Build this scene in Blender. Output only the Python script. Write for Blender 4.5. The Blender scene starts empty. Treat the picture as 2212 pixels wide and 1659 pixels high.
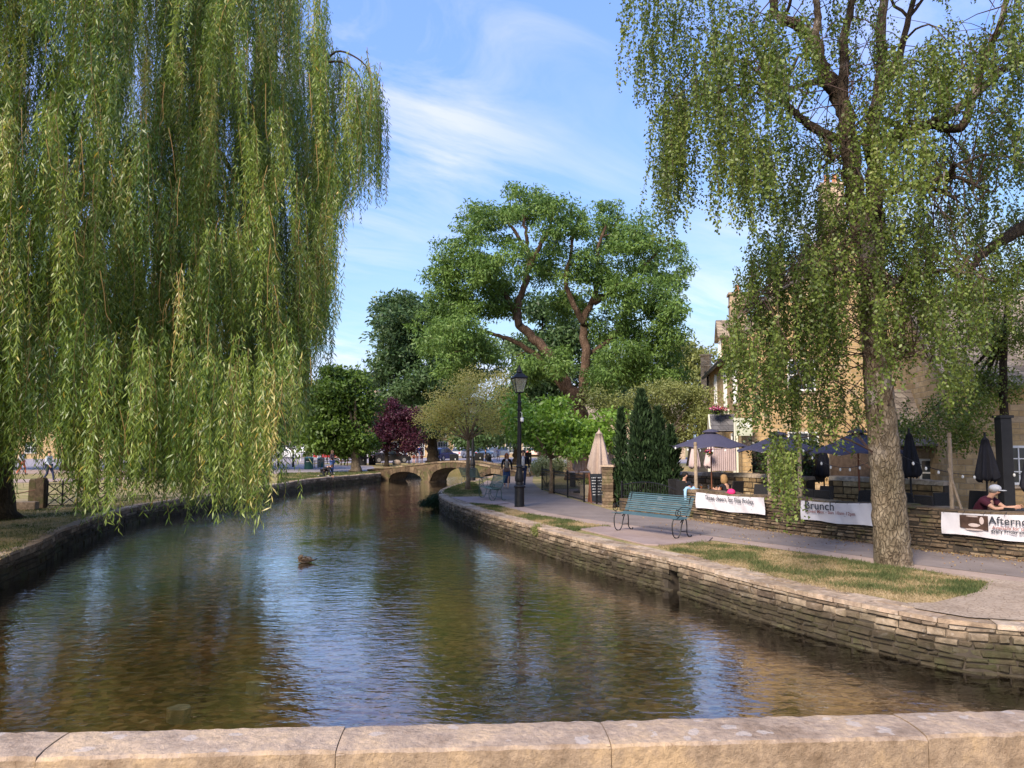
import bpy, bmesh, math, random
import numpy as np
from mathutils import Vector, Matrix, noise as mnoise
from mathutils.geometry import tessellate_polygon
random.seed(11); RNG = np.random.default_rng(11)
scene = bpy.context.scene
COL = scene.collection
R = math.radians
# ------------------------------------------------------------------ survey helpers
FPX = 1662.0; CH = 2.17
PITCH = math.atan(126.5 / FPX)
def ray(px, py):
    u = (px - 1106) / FPX; v = (829.5 - py) / FPX
    c, s = math.cos(PITCH), math.sin(PITCH)
    return Vector((u, c - v * s, s + v * c))
def G(px, py, z=0.0):
    d = ray(px, py); t = (z - CH) / d.z
    return Vector((d.x * t, d.y * t, z))
def Dp(px, py, y):
    d = ray(px, py); t = y / d.y
    return Vector((d.x * t, y, CH + d.z * t))
def topx(p):
    c, s = math.cos(PITCH), math.sin(PITCH)
    y, z = p[1], p[2] - CH
    f = y * c + z * s; u = -y * s + z * c
    return 1106 + FPX * p[0] / f, 829.5 - FPX * u / f
def onwall(px, py, P, Q):
    d = ray(px, py); e = Vector((Q[0] - P[0], Q[1] - P[1]))
    den = d.x * e.y - d.y * e.x
    t = (P[0] * e.y - P[1] * e.x) / den
    return Vector((d.x * t, d.y * t, CH + d.z * t))
# ------------------------------------------------------------------ materials
MATS = {}
def new_mat(name):
    m = bpy.data.materials.new(name); m.use_nodes = True
    nt = m.node_tree; nt.nodes.clear()
    out = nt.nodes.new('ShaderNodeOutputMaterial')
    return m, nt, out
def ramp(nt, fac, stops):
    n = nt.nodes.new('ShaderNodeValToRGB')
    el = n.color_ramp.elements
    while len(el) < len(stops): el.new(0.5)
    for e, (p, c) in zip(el, stops):
        e.position = p; e.color = (c[0], c[1], c[2], 1)
    if fac is not None: nt.links.new(fac, n.inputs[0])
    return n.outputs[0]
def noise(nt, vec, scale, detail=4, rough=.55, dist=0.0):
    n = nt.nodes.new('ShaderNodeTexNoise'); n.inputs['Scale'].default_value = scale
    n.inputs['Detail'].default_value = detail; n.inputs['Roughness'].default_value = rough
    n.inputs['Distortion'].default_value = dist
    if vec is not None: nt.links.new(vec, n.inputs['Vector'])
    return n.outputs['Fac']
def mapping(nt, vec, scale=(1, 1, 1), rot=(0, 0, 0), loc=(0, 0, 0)):
    n = nt.nodes.new('ShaderNodeMapping'); n.inputs['Scale'].default_value = scale
    n.inputs['Rotation'].default_value = rot; n.inputs['Location'].default_value = loc
    nt.links.new(vec, n.inputs['Vector']); return n.outputs[0]
def math_(nt, op, a, b=None, clamp=False):
    n = nt.nodes.new('ShaderNodeMath'); n.operation = op; n.use_clamp = clamp
    for i, v in enumerate((a, b)):
        if v is None: continue
        if isinstance(v, (int, float)): n.inputs[i].default_value = v
        else: nt.links.new(v, n.inputs[i])
    return n.outputs[0]
def mixc(nt, fac, a, b, mode='MIX'):
    n = nt.nodes.new('ShaderNodeMixRGB'); n.blend_type = mode
    for i, v in enumerate((fac, a, b)):
        if isinstance(v, (int, float)): n.inputs[i].default_value = v
        elif isinstance(v, tuple): n.inputs[i].default_value = (*v[:3], 1)
        else: nt.links.new(v, n.inputs[i])
    return n.outputs[0]
def attr(nt, name='rnd'):
    n = nt.nodes.new('ShaderNodeAttribute'); n.attribute_name = name; return n.outputs['Fac']
def geo(nt): return nt.nodes.new('ShaderNodeNewGeometry')
def tco(nt): return nt.nodes.new('ShaderNodeTexCoord').outputs['Object']
def bump(nt, h, strength=.5, dist=.02):
    n = nt.nodes.new('ShaderNodeBump'); n.inputs['Strength'].default_value = strength
    n.inputs['Distance'].default_value = dist; nt.links.new(h, n.inputs['Height']); return n.outputs[0]
def bsdf(nt, out, col, rough=.8, metal=0, normal=None, spec=.3):
    b = nt.nodes.new('ShaderNodeBsdfPrincipled')
    if isinstance(col, tuple): b.inputs['Base Color'].default_value = (*col[:3], 1)
    else: nt.links.new(col, b.inputs['Base Color'])
    if isinstance(rough, (int, float)): b.inputs['Roughness'].default_value = rough
    else: nt.links.new(rough, b.inputs['Roughness'])
    b.inputs['Metallic'].default_value = metal
    b.inputs['Specular IOR Level'].default_value = spec
    if normal is not None: nt.links.new(normal, b.inputs['Normal'])
    if out is not None: nt.links.new(b.outputs[0], out.inputs[0])
    return b
def plain(name, col, rough=.6, metal=0, var=.15, scale=6, bmp=.15, spec=.3):
    if name in MATS: return MATS[name]
    m, nt, out = new_mat(name); v = tco(nt)
    f = noise(nt, v, scale, 5, .6)
    a = tuple(max(0, c * (1 - var)) for c in col); b = tuple(min(1, c * (1 + var)) for c in col)
    c = ramp(nt, f, [(.3, a), (.7, b)])
    n = bump(nt, noise(nt, v, scale * 8, 3), bmp, .01)
    bsdf(nt, out, c, rough, metal, n, spec); MATS[name] = m; return m
def leafmat(name, stops, trans=.3, rough=.5, spec=.35):
    m, nt, out = new_mat(name)
    f = attr(nt)
    c = ramp(nt, f, stops)
    b = bsdf(nt, None, c, rough, 0, None, spec)
    t = nt.nodes.new('ShaderNodeBsdfTranslucent')
    c2 = mixc(nt, 1.0, c, (1.25, 1.3, .55), 'MULTIPLY'); nt.links.new(c2, t.inputs[0])
    mx = nt.nodes.new('ShaderNodeMixShader'); mx.inputs[0].default_value = trans
    nt.links.new(b.outputs[0], mx.inputs[1]); nt.links.new(t.outputs[0], mx.inputs[2])
    nt.links.new(mx.outputs[0], out.inputs[0]); return m
def stonemat(name, stops, moss=0.0, mosscol=(.05, .07, .015), wet=None, lichen=0.0, scale=9, bmp=.8):
    m, nt, out = new_mat(name); g = geo(nt); p = g.outputs['Position']
    r = attr(nt)
    c = ramp(nt, r, stops)
    n1 = noise(nt, p, scale, 6, .65); n2 = noise(nt, p, scale * .25, 4, .6); n3 = noise(nt, p, scale * 5, 4, .7)
    c = mixc(nt, 1.0, c, ramp(nt, n1, [(.25, (.55, .52, .5)), (.55, (1, 1, 1)), (.8, (1.35, 1.3, 1.25))]), 'MULTIPLY')
    c = mixc(nt, .55, c, ramp(nt, n2, [(.35, (.6, .58, .55)), (.65, (1.25, 1.2, 1.1))]), 'MULTIPLY')
    if lichen:
        lf = ramp(nt, noise(nt, p, scale * 1.4, 3, .5), [(.60, (0, 0, 0)), (.66, (1, 1, 1))])
        c = mixc(nt, math_(nt, 'MULTIPLY', lf, lichen), c, (.5, .45, .4))
    if moss:
        mf = ramp(nt, noise(nt, p, scale * .2, 5, .7), [(.52, (0, 0, 0)), (.62, (1, 1, 1))])
        c = mixc(nt, math_(nt, 'MULTIPLY', mf, moss), c, mosscol)
    rough = .88
    if wet is not None:   # algae band that grows just above the water line
        sx = nt.nodes.new('ShaderNodeSeparateXYZ'); nt.links.new(p, sx.inputs[0])
        z = math_(nt, 'ADD', sx.outputs[2], math_(nt, 'MULTIPLY', noise(nt, p, 1.6, 4, .6), -.36))
        wf = ramp(nt, math_(nt, 'MULTIPLY', math_(nt, 'SUBTRACT', wet, z), 6.0, True), [(0, (0, 0, 0)), (1, (1, 1, 1))])
        gc = ramp(nt, noise(nt, p, 2.2, 3, .6), [(.40, (.022, .018, .010)), (.54, (.03, .028, .012)), (.70, (.036, .046, .014))])
        c = mixc(nt, math_(nt, 'MULTIPLY', wf, .85), c, gc)
    h = math_(nt, 'ADD', n1, math_(nt, 'MULTIPLY', n3, .4))
    bsdf(nt, out, c, rough, 0, bump(nt, h, bmp, .03), .2)
    MATS[name] = m; return m
def masonry(name, stops, mortar=(.3, .24, .16), bw=.38, bh=.16, sc=1.0, msize=.012):
    m, nt, out = new_mat(name); o = tco(nt)
    sx = nt.nodes.new('ShaderNodeSeparateXYZ'); nt.links.new(o, sx.inputs[0])
    cx = nt.nodes.new('ShaderNodeCombineXYZ')
    wob = math_(nt, 'MULTIPLY', noise(nt, o, 1.7, 3), .05)
    nt.links.new(math_(nt, 'ADD', math_(nt, 'ADD', sx.outputs[0], sx.outputs[1]), wob), cx.inputs[0])
    nt.links.new(math_(nt, 'ADD', sx.outputs[2], wob), cx.inputs[1])
    b = nt.nodes.new('ShaderNodeTexBrick'); nt.links.new(cx.outputs[0], b.inputs['Vector'])
    b.inputs['Scale'].default_value = sc; b.inputs['Brick Width'].default_value = bw
    b.inputs['Row Height'].default_value = bh; b.inputs['Mortar Size'].default_value = msize
    b.inputs['Mortar Smooth'].default_value = .6
    b.inputs['Color1'].default_value = (0, 0, 0, 1); b.inputs['Color2'].default_value = (1, 1, 1, 1)
    b.inputs['Mortar'].default_value = (.5, .5, .5, 1)
    c = ramp(nt, b.outputs['Color'], stops)
    c = mixc(nt, 1.0, c, ramp(nt, noise(nt, o, 6, 6, .7), [(.25, (.62, .6, .58)), (.6, (1.05, 1.05, 1.05)), (.8, (1.25, 1.2, 1.1))]), 'MULTIPLY')
    c = mixc(nt, .5, c, ramp(nt, noise(nt, o, .7, 4, .6), [(.35, (.7, .68, .64)), (.65, (1.2, 1.15, 1.1))]), 'MULTIPLY')
    c = mixc(nt, math_(nt, 'MULTIPLY', b.outputs['Fac'], .8), c, mortar)
    h = math_(nt, 'ADD', math_(nt, 'MULTIPLY', b.outputs['Fac'], -1.0), math_(nt, 'MULTIPLY', noise(nt, o, 18, 4), .6))
    bsdf(nt, out, c, .88, 0, bump(nt, h, .7, .02), .2); MATS[name] = m; return m
# ------------------------------------------------------------------ objects
def tag(o, label=None, cat=None, group=None, kind=None):
    if label: o['label'] = label
    if cat: o['category'] = cat
    if group: o['group'] = group
    if kind: o['kind'] = kind
    return o
def empty(name, loc, rz=0, label=None, cat=None, group=None):
    o = bpy.data.objects.new(name, None); COL.objects.link(o)
    o.location = loc; o.rotation_euler = (0, 0, rz); o.empty_display_size = .2
    return tag(o, label, cat, group)
def copy_tree(o, parent=None):
    c = o.copy(); COL.objects.link(c)
    if parent: c.parent = parent
    for ch in o.children: copy_tree(ch, c)
    return c
class MB:
    def __init__(s): s.v = []; s.f = []; s.r = []
    def add(s, vs, fs, r=None):
        k = len(s.v); s.v.extend([tuple(v) for v in vs])
        if r is None: r = random.random()
        for f in fs: s.f.append([i + k for i in f]); s.r.append(r)
    def box(s, c, d, rz=0, M=None, r=None, taper=1.0):
        hx, hy, hz = d[0] / 2, d[1] / 2, d[2] / 2
        vs = []
        for z in (-1, 1):
            t = taper if z > 0 else 1
            for x, y in ((-1, -1), (1, -1), (1, 1), (-1, 1)):
                vs.append(Vector((x * hx * t, y * hy * t, z * hz)))
        if M is None: M = Matrix.Translation(c) @ Matrix.Rotation(rz, 4, 'Z')
        else: M = Matrix.Translation(c) @ M.to_4x4()
        s.add([M @ v for v in vs], [(3, 2, 1, 0), (4, 5, 6, 7), (0, 1, 5, 4), (1, 2, 6, 5), (2, 3, 7, 6), (3, 0, 4, 7)], r)
    def tube(s, pts, rad, n=8, cap=True, r=None):
        pts = [Vector(p) for p in pts]
        if isinstance(rad, (int, float)): rad = [rad] * len(pts)
        vs = []; up = None
        for i, p in enumerate(pts):
            t = (pts[min(i + 1, len(pts) - 1)] - pts[max(i - 1, 0)])
            if t.length < 1e-9: t = Vector((0, 0, 1))
            t.normalize()
            if up is None:
                up = Vector((0, 0, 1)) if abs(t.z) < .9 else Vector((1, 0, 0))
            a = t.cross(up)
            if a.length < 1e-4: a = t.cross(Vector((1, .3, 0)))
            a.normalize(); b = a.cross(t); b.normalize(); up = b
            for k in range(n):
                w = 2 * math.pi * k / n
                vs.append(p + (a * math.cos(w) + b * math.sin(w)) * rad[i])
        fs = []
        for i in range(len(pts) - 1):
            for k in range(n):
                fs.append((i * n + k, i * n + (k + 1) % n, (i + 1) * n + (k + 1) % n, (i + 1) * n + k))
        if cap: fs.append(tuple(range(n))[::-1]); fs.append(tuple((len(pts) - 1) * n + k for k in range(n)))
        s.add(vs, fs, r)
    def lathe(s, prof, c=(0, 0, 0), n=16, r=None, cap=True, rot=0, sq=None):
        vs = []; c = Vector(c)
        for (rr, z) in prof:
            for k in range(n):
                w = 2 * math.pi * k / n + rot
                vs.append(c + Vector((rr * math.cos(w), rr * math.sin(w), z)))
        fs = []
        for i in range(len(prof) - 1):
            for k in range(n):
                fs.append((i * n + k, i * n + (k + 1) % n, (i + 1) * n + (k + 1) % n, (i + 1) * n + k))
        if cap: fs.append(tuple(range(n))[::-1]); fs.append(tuple((len(prof) - 1) * n + k for k in range(n)))
        s.add(vs, fs, r)
    def ell(s, c, rad, n=12, m=8, r=None, M=None):
        vs = []; c = Vector(c)
        for i in range(m + 1):
            a = math.pi * i / m
            for k in range(n):
                w = 2 * math.pi * k / n
                v = Vector((rad[0] * math.sin(a) * math.cos(w), rad[1] * math.sin(a) * math.sin(w), -rad[2] * math.cos(a)))
                if M is not None: v = M @ v
                vs.append(c + v)
        fs = []
        for i in range(m):
            for k in range(n):
                fs.append((i * n + k, i * n + (k + 1) % n, (i + 1) * n + (k + 1) % n, (i + 1) * n + k))
        s.add(vs, fs, r)
    def prism(s, poly, z0, z1, r=None, M=None):
        n = len(poly)
        a = sum(poly[i][0] * poly[(i + 1) % n][1] - poly[(i + 1) % n][0] * poly[i][1] for i in range(n))
        if a < 0: poly = poly[::-1]
        vs = [Vector((p[0], p[1], z0)) for p in poly] + [Vector((p[0], p[1], z1)) for p in poly]
        tri = tessellate_polygon([[Vector((p[0], p[1], 0)) for p in poly]])
        fs = []
        for t in tri:
            t = list(t)
            A, B, C_ = [poly[i] for i in t]
            cr = (B[0] - A[0]) * (C_[1] - A[1]) - (B[1] - A[1]) * (C_[0] - A[0])
            if cr < 0: t = t[::-1]
            fs.append(tuple(i + n for i in t)); fs.append(tuple(t[::-1]))
        for i in range(n): fs.append((i, (i + 1) % n, (i + 1) % n + n, i + n))
        if M is not None: vs = [M @ v for v in vs]
        s.add(vs, fs, r)
    def sheet(s, poly, z, r=None):
        n = len(poly)
        vs = [Vector((p[0], p[1], z)) for p in poly]
        fs = []
        for t in tessellate_polygon([[Vector((p[0], p[1], 0)) for p in poly]]):
            t = list(t); A, B, C_ = [poly[i] for i in t]
            if (B[0] - A[0]) * (C_[1] - A[1]) - (B[1] - A[1]) * (C_[0] - A[0]) < 0: t = t[::-1]
            fs.append(tuple(t))
        s.add(vs, fs, r)
    def build(s, name, mat, parent=None, smooth=False, bevel=0, auto=None):
        me = bpy.data.meshes.new(name); me.from_pydata(s.v, [], s.f); me.update()
        a = me.attributes.new('rnd', 'FLOAT', 'FACE'); a.data.foreach_set('value', np.array(s.r, dtype=np.float32))
        me.materials.append(mat)
        if smooth:
            me.polygons.foreach_set('use_smooth', np.ones(len(me.polygons), dtype=bool))
            if auto: me.set_sharp_from_angle(angle=R(auto))
        o = bpy.data.objects.new(name, me); COL.objects.link(o)
        if parent is not None: o.parent = parent
        if bevel:
            b = o.modifiers.new('bevel', 'BEVEL'); b.width = bevel; b.segments = 2; b.limit_method = 'ANGLE'
        return o
def npmesh(name, V, nper, mat, parent=None, rnd=None):
    """V: (N*nper,3) array, every nper vertices one face"""
    N = len(V) // nper
    me = bpy.data.meshes.new(name)
    me.vertices.add(N * nper); me.vertices.foreach_set('co', np.ascontiguousarray(V, dtype=np.float32).ravel())
    me.loops.add(N * nper); me.loops.foreach_set('vertex_index', np.arange(N * nper, dtype=np.int32))
    me.polygons.add(N)
    me.polygons.foreach_set('loop_start', np.arange(0, N * nper, nper, dtype=np.int32))
    try: me.polygons.foreach_set('loop_total', np.full(N, nper, dtype=np.int32))
    except Exception: pass
    me.update(calc_edges=True)
    a = me.attributes.new('rnd', 'FLOAT', 'FACE')
    a.data.foreach_set('value', np.asarray(rnd if rnd is not None else RNG.random(N), dtype=np.float32))
    me.materials.append(mat)
    o = bpy.data.objects.new(name, me); COL.objects.link(o)
    if parent is not None: o.parent = parent
    return o
def leaf_quads(P, D, L, Wd):
    """P base points, D unit directions, L lengths, Wd half widths -> pointed leaves"""
    N = len(P)
    rv = RNG.normal(size=(N, 3)); S = np.cross(D, rv); S /= (np.linalg.norm(S, axis=1, keepdims=True) + 1e-9)
    L = np.broadcast_to(np.asarray(L, dtype=float), (N,))[:, None]; Wd = np.broadcast_to(np.asarray(Wd, dtype=float), (N,))[:, None]
    V = np.empty((N, 4, 3))
    V[:, 0] = P; V[:, 1] = P + D * L * .42 + S * Wd; V[:, 2] = P + D * L; V[:, 3] = P + D * L * .42 - S * Wd
    return V.reshape(-1, 3)
def unit(a): return a / (np.linalg.norm(a, axis=1, keepdims=True) + 1e-9)
# ------------------------------------------------------------------ trees
def smooth_line(pts, k=5):
    pts = [np.array(p, float) for p in pts]
    if len(pts) < 3: return [pts[0] + (pts[-1] - pts[0]) * i / k for i in range(k + 1)]
    out = []
    P = [2 * pts[0] - pts[1]] + pts + [2 * pts[-1] - pts[-2]]
    for i in range(1, len(P) - 2):
        for j in range(k):
            t = j / k; a, b, c, d = P[i - 1], P[i], P[i + 1], P[i + 2]
            out.append(.5 * (2 * b + (c - a) * t + (2 * a - 5 * b + 4 * c - d) * t * t + (3 * b - a - 3 * c + d) * t ** 3))
    out.append(pts[-1]); return out
def limb(mb, pts, r0, r1, n=8, k=5, wob=.0, flare=0):
    L = smooth_line(pts, k); m = len(L)
    if wob: L = [p + RNG.normal(size=3) * wob * (i > 0) for i, p in enumerate(L)]
    rad = [r0 + (r1 - r0) * (i / (m - 1)) for i in range(m)]
    rad = [r * (1 + .03 * math.sin(i * 1.9 + r0 * 40)) if r0 > .05 else r for i, r in enumerate(rad)]
    if flare: rad = [r * (1 + flare * math.exp(-i * 1.3)) for i, r in enumerate(rad)]
    mb.tube(L, rad, n); return L, rad
def lobe(px, py, dep, rx, ry, rd=2.0, n=10):
    c = Dp(px, py, dep); return (np.array(c), np.array((rx * dep / FPX, rd, ry * dep / FPX)), n)
def clump_points(lobes):
    out = []
    for c, r, n in lobes:
        d = unit(RNG.normal(size=(n, 3))); q = RNG.random(n) ** .45
        out.append(c + d * q[:, None] * r)
    return np.concatenate(out)
def tree(name, label, base, limbs, lobes, lmat, bmat, leaf=(.2, .07), per=200, sig=(.5, .5, .35), droop=.3,
         cat='tree', group=None, twig=.03, tone=.25, clumptone=.3, crown='crown', outward=.4, thin=0.0, extra=None):
    base = Vector(base)
    root = empty(name, base, 0, label, cat, group)
    off = -np.array(base)
    mb = MB(); nodes = []
    for li in limbs:
        pts, r0, r1 = li[:3]
        L, rad = limb(mb, [np.array(p) + off for p in pts], r0, r1, 10 if r0 > .1 else 6, 5, r0 * .12, .5 if li is limbs[0] else 0)
        nodes += [(*p, rr) for p, rr in zip(L[1:], rad[1:])]
    nodes = np.array(nodes)
    C = clump_points(lobes) + off
    order = np.argsort([np.min(np.linalg.norm(nodes[:, :3] - c, axis=1)) for c in C])
    for i in order:
        c = C[i]
        dd = np.linalg.norm(nodes[:, :3] - c, axis=1) + np.maximum(0, nodes[:, 2] - c[2]) * .6
        j = int(np.argmin(dd)); s = nodes[j]
        if dd[j] < .15: continue
        mid = (s[:3] + c) / 2 + np.array((0, 0, dd[j] * .10)) + RNG.normal(size=3) * dd[j] * .08
        r0 = min(s[3] * .7, twig + .012 * dd[j]); L = smooth_line([s[:3], mid, c], 3)
        rr = [r0 + (twig * .3 - r0) * q / (len(L) - 1) for q in range(len(L))]
        mb.tube(L, rr, 5, cap=False)
        nodes = np.vstack([nodes, [(*p, q) for p, q in zip(L[2:], rr[2:])]])
    mb.build('trunk', bmat, root, smooth=True)
    n = len(C); sz = RNG.uniform(.6, 1.35, n); cnt = (per * sz).astype(int)
    idx = np.repeat(np.arange(n), cnt)
    N = len(idx)
    P = RNG.normal(size=(N, 3)); P = unit(P) * (RNG.random(N) ** .5)[:, None] * 1.6
    P = C[idx] + P * np.array(sig) * sz[idx][:, None]
    ctr = C.mean(axis=0)
    D = RNG.normal(size=(N, 3)) + outward * unit(P - C[idx]) * 1.5; D[:, 2] -= droop * 2; D = unit(D)
    Lf = leaf[0] * RNG.uniform(.6, 1.25, N)
    ct = RNG.normal(0, 1, n) * clumptone
    rnd = np.clip(.5 + ct[idx] * .5 + RNG.normal(0, tone, N), 0.01, .99)
    npmesh(crown, leaf_quads(P, D, Lf, leaf[1] / 2 * RNG.uniform(.7, 1.2, N)), 4, lmat, root, rnd)
    return root
def strands(anchors, lens, spacing, leafL, leafW, spread=.5, sway=.12, drift=None, ang=.6):
    """hanging twigs: returns leaf verts, rnd index, and stem polylines"""
    allP = []; allD = []; ids = []; stems = []
    for i, (a, l) in enumerate(zip(anchors, lens)):
        n = max(4, int(l / spacing)); t = np.linspace(0, 1, n)
        dx, dy = RNG.normal(0, sway, 2); ph = RNG.random() * 6; am = RNG.random() * .05 * l
        dr = drift[i] if drift is not None else (0, 0)
        x = a[0] + (dx + dr[0]) * t * l * (1 - .45 * t) + am * np.sin(t * 4 + ph)
        y = a[1] + (dy + dr[1]) * t * l * (1 - .45 * t) + am * np.cos(t * 4 + ph)
        z = a[2] - l * (t * .86 + .14 * t * t)
        p = np.stack([x, y, z], 1); allP.append(p); ids.append(np.full(n, i))
        az = np.arange(n) * 2.4 + ph
        d = np.stack([np.cos(az) * ang, np.sin(az) * ang, np.full(n, -1.0)], 1) + RNG.normal(0, .28, (n, 3)); allD.append(d)
        stems.append(p[::max(1, n // 6)])
    P = np.concatenate(allP); D = unit(np.concatenate(allD)); ids = np.concatenate(ids); N = len(P)
    V = leaf_quads(P, D, leafL * RNG.uniform(.6, 1.3, N), leafW / 2 * RNG.uniform(.7, 1.2, N))
    return V, ids, stems
def thin_stems(mb, stems, r):
    for s in stems: mb.tube([tuple(p) for p in s], [r * (1 - .6 * k / len(s)) for k in range(len(s))], 3, cap=False)
# bark
def barkmat(name, a, b, c, sc=4, vert=.35, patch=None, bmp=1.0):
    m, nt, out = new_mat(name); o = tco(nt); v = mapping(nt, o, (1, 1, vert))
    n1 = noise(nt, v, sc * 2.2, 7, .7, .6); n2 = noise(nt, o, sc * .35, 4, .6)
    vo = nt.nodes.new('ShaderNodeTexVoronoi'); vo.feature = 'DISTANCE_TO_EDGE'; vo.inputs['Scale'].default_value = sc * 6.5
    wv = mixc(nt, .22, v, noise(nt, v, sc * 2, 5)); nt.links.new(wv, vo.inputs['Vector'])
    crack = ramp(nt, vo.outputs['Distance'], [(0, (0, 0, 0)), (.16, (1, 1, 1))])
    col = ramp(nt, n1, [(.28, a), (.5, b), (.72, c)])
    col = mixc(nt, .6, col, ramp(nt, n2, [(.35, (.6, .62, .5)), (.65, (1.25, 1.2, 1.15))]), 'MULTIPLY')
    col = mixc(nt, .5, col, mixc(nt, crack, (.35, .3, .26), (1, 1, 1)), 'MULTIPLY')
    if patch:
        pf = ramp(nt, noise(nt, mapping(nt, o, (1, 1, .5)), sc * .8, 5, .75), [(.53, (0, 0, 0)), (.6, (1, 1, 1))])
        sz = nt.nodes.new('ShaderNodeSeparateXYZ'); nt.links.new(o, sz.inputs[0])
        pf = math_(nt, 'MULTIPLY', pf, math_(nt, 'MULTIPLY', math_(nt, 'SUBTRACT', sz.outputs[2], 1.2), .35, True))
        col = mixc(nt, pf, col, patch)
        hi = math_(nt, 'MULTIPLY', math_(nt, 'SUBTRACT', sz.outputs[2], 4.6), .6, True)
        col = mixc(nt, math_(nt, 'MULTIPLY', hi, ramp(nt, noise(nt, o, 1.2, 3), [(.45, (1, 1, 1)), (.6, (.35, .35, .35))])), col, mixc(nt, n1, (.02, .014, .010), (.07, .05, .035)))
    h = math_(nt, 'ADD', math_(nt, 'MULTIPLY', crack, .45), math_(nt, 'MULTIPLY', n1, 1.5))
    bsdf(nt, out, col, .92, 0, bump(nt, h, bmp, .05), .15); return m
# ------------------------------------------------------------------ world, sun, camera
SUN_EL, SUN_AZ = 36.0, 212.0      # azimuth measured clockwise from +Y: behind the camera and to its left
SKYOFF = (3.82, .865, 0)
def build_world():
    w = bpy.data.worlds.new('World'); scene.world = w; w.use_nodes = True
    nt = w.node_tree; nt.nodes.clear()
    out = nt.nodes.new('ShaderNodeOutputWorld'); bg = nt.nodes.new('ShaderNodeBackground')
    sky = nt.nodes.new('ShaderNodeTexSky'); sky.sky_type = 'NISHITA'; sky.sun_disc = False
    sky.sun_elevation = R(SUN_EL); sky.sun_rotation = R(SUN_AZ); sky.altitude = 100
    sky.air_density = 1.0; sky.dust_density = .8; sky.ozone_density = 2.2
    tc = nt.nodes.new('ShaderNodeTexCoord').outputs['Generated']
    sx = nt.nodes.new('ShaderNodeSeparateXYZ'); nt.links.new(tc, sx.inputs[0])
    zz = math_(nt, 'MAXIMUM', sx.outputs[2], .03)
    cx = nt.nodes.new('ShaderNodeCombineXYZ')
    zd = math_(nt, 'ADD', zz, .18)
    nt.links.new(math_(nt, 'DIVIDE', sx.outputs[0], zd), cx.inputs[0]); nt.links.new(math_(nt, 'DIVIDE', sx.outputs[1], zd), cx.inputs[1])
    v = mapping(nt, cx.outputs[0], (1.0, 1.0, 1), (0, 0, R(-38)), SKYOFF)
    v2 = mapping(nt, v, (.75, 1.9, 1))
    n1 = noise(nt, v2, 1.35, 9, .62, .9); n2 = noise(nt, v, .55, 4, .5, .4)
    f = math_(nt, 'MULTIPLY', ramp(nt, n1, [(.43, (0, 0, 0)), (.68, (1, 1, 1))]), ramp(nt, n2, [(.36, (.12, .12, .12)), (.56, (1, 1, 1))]))
    low = math_(nt, 'MULTIPLY', math_(nt, 'SUBTRACT', .30, sx.outputs[2], True), 1.3)
    f = math_(nt, 'MULTIPLY', math_(nt, 'ADD', f, math_(nt, 'MULTIPLY', low, .22)), .52, True)
    tint = mixc(nt, 1.0, sky.outputs[0], (.92, .93, 1.16), 'MULTIPLY')
    tint = mixc(nt, .55, tint, (1.05, 1.9, 4.4))
    tint = mixc(nt, 1.0, tint, (2.35, 3.15, 4.4), 'DARKEN')
    c = mixc(nt, f, tint, (4.3, 4.05, 4.6))
    nt.links.new(c, bg.inputs[0]); bg.inputs[1].default_value = .13; nt.links.new(bg.outputs[0], out.inputs[0])
build_world()
sun = bpy.data.lights.new('sun', 'SUN'); sun.energy = 3.3; sun.angle = R(18); sun.color = (1, .87, .74)
so = bpy.data.objects.new('sun', sun); COL.objects.link(so)
az = R(SUN_AZ); el = R(SUN_EL)
sd = Vector((math.sin(az) * math.cos(el), math.cos(az) * math.cos(el), math.sin(el)))
so.rotation_euler = sd.to_track_quat('Z', 'Y').to_euler()
cam = bpy.data.cameras.new('camera'); co = bpy.data.objects.new('camera', cam); COL.objects.link(co)
cam.sensor_width = 36; cam.lens = 36 * FPX / 2212; cam.clip_start = .05; cam.clip_end = 3000
co.location = (0, 0, CH); co.rotation_euler = (R(90) + PITCH, 0, 0); scene.camera = co
scene.view_settings.view_transform = 'Standard'; scene.view_settings.look = 'None'
scene.view_settings.exposure = 1.2
# ------------------------------------------------------------------ shared materials
RIVERSTONE = stonemat('river_wall_stone', [(0, (.12, .09, .066)), (.35, (.18, .137, .10)), (.7, (.255, .20, .145)), (1, (.35, .285, .215))], moss=.35, mosscol=(.055, .05, .03), wet=-.33, lichen=.25)
WALLSTONE = stonemat('garden_wall_stone', [(0, (.09, .065, .045)), (.4, (.15, .11, .075)), (.75, (.21, .155, .105)), (1, (.28, .215, .15))], moss=.5)
WARMSTONE = stonemat('warm_wall_stone', [(0, (.22, .15, .08)), (.4, (.36, .26, .14)), (.75, (.45, .34, .19)), (1, (.5, .4, .26))], moss=.2)
BRIDGESTONE = stonemat('bridge_stone', [(0, (.065, .045, .030)), (.4, (.105, .075, .047)), (.75, (.14, .10, .065)), (1, (.175, .13, .085))], moss=.5, scale=5)
COPING = stonemat('coping_stone', [(0, (.28, .21, .15)), (.5, (.38, .29, .22)), (1, (.47, .38, .30))], moss=.15, lichen=.35)
PALECOPING = stonemat('pale_coping_stone', [(0, (.38, .31, .23)), (1, (.52, .44, .34))])
MORTAR = plain('dark_mortar', (.05, .04, .03), .95, var=.3)
YSTONE = masonry('yellow_masonry', [(0, (.34, .235, .115)), (.4, (.44, .31, .155)), (.75, (.50, .36, .185)), (1, (.46, .355, .23))])
YSTONE2 = masonry('buff_masonry', [(0, (.34, .26, .18)), (.5, (.44, .34, .235)), (1, (.50, .40, .29))])
STONETILE = masonry('stone_roof_tiles', [(0, (.16, .13, .10)), (.5, (.26, .21, .16)), (1, (.36, .30, .23))], mortar=(.06, .05, .04), bw=.28, bh=.17)
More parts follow.
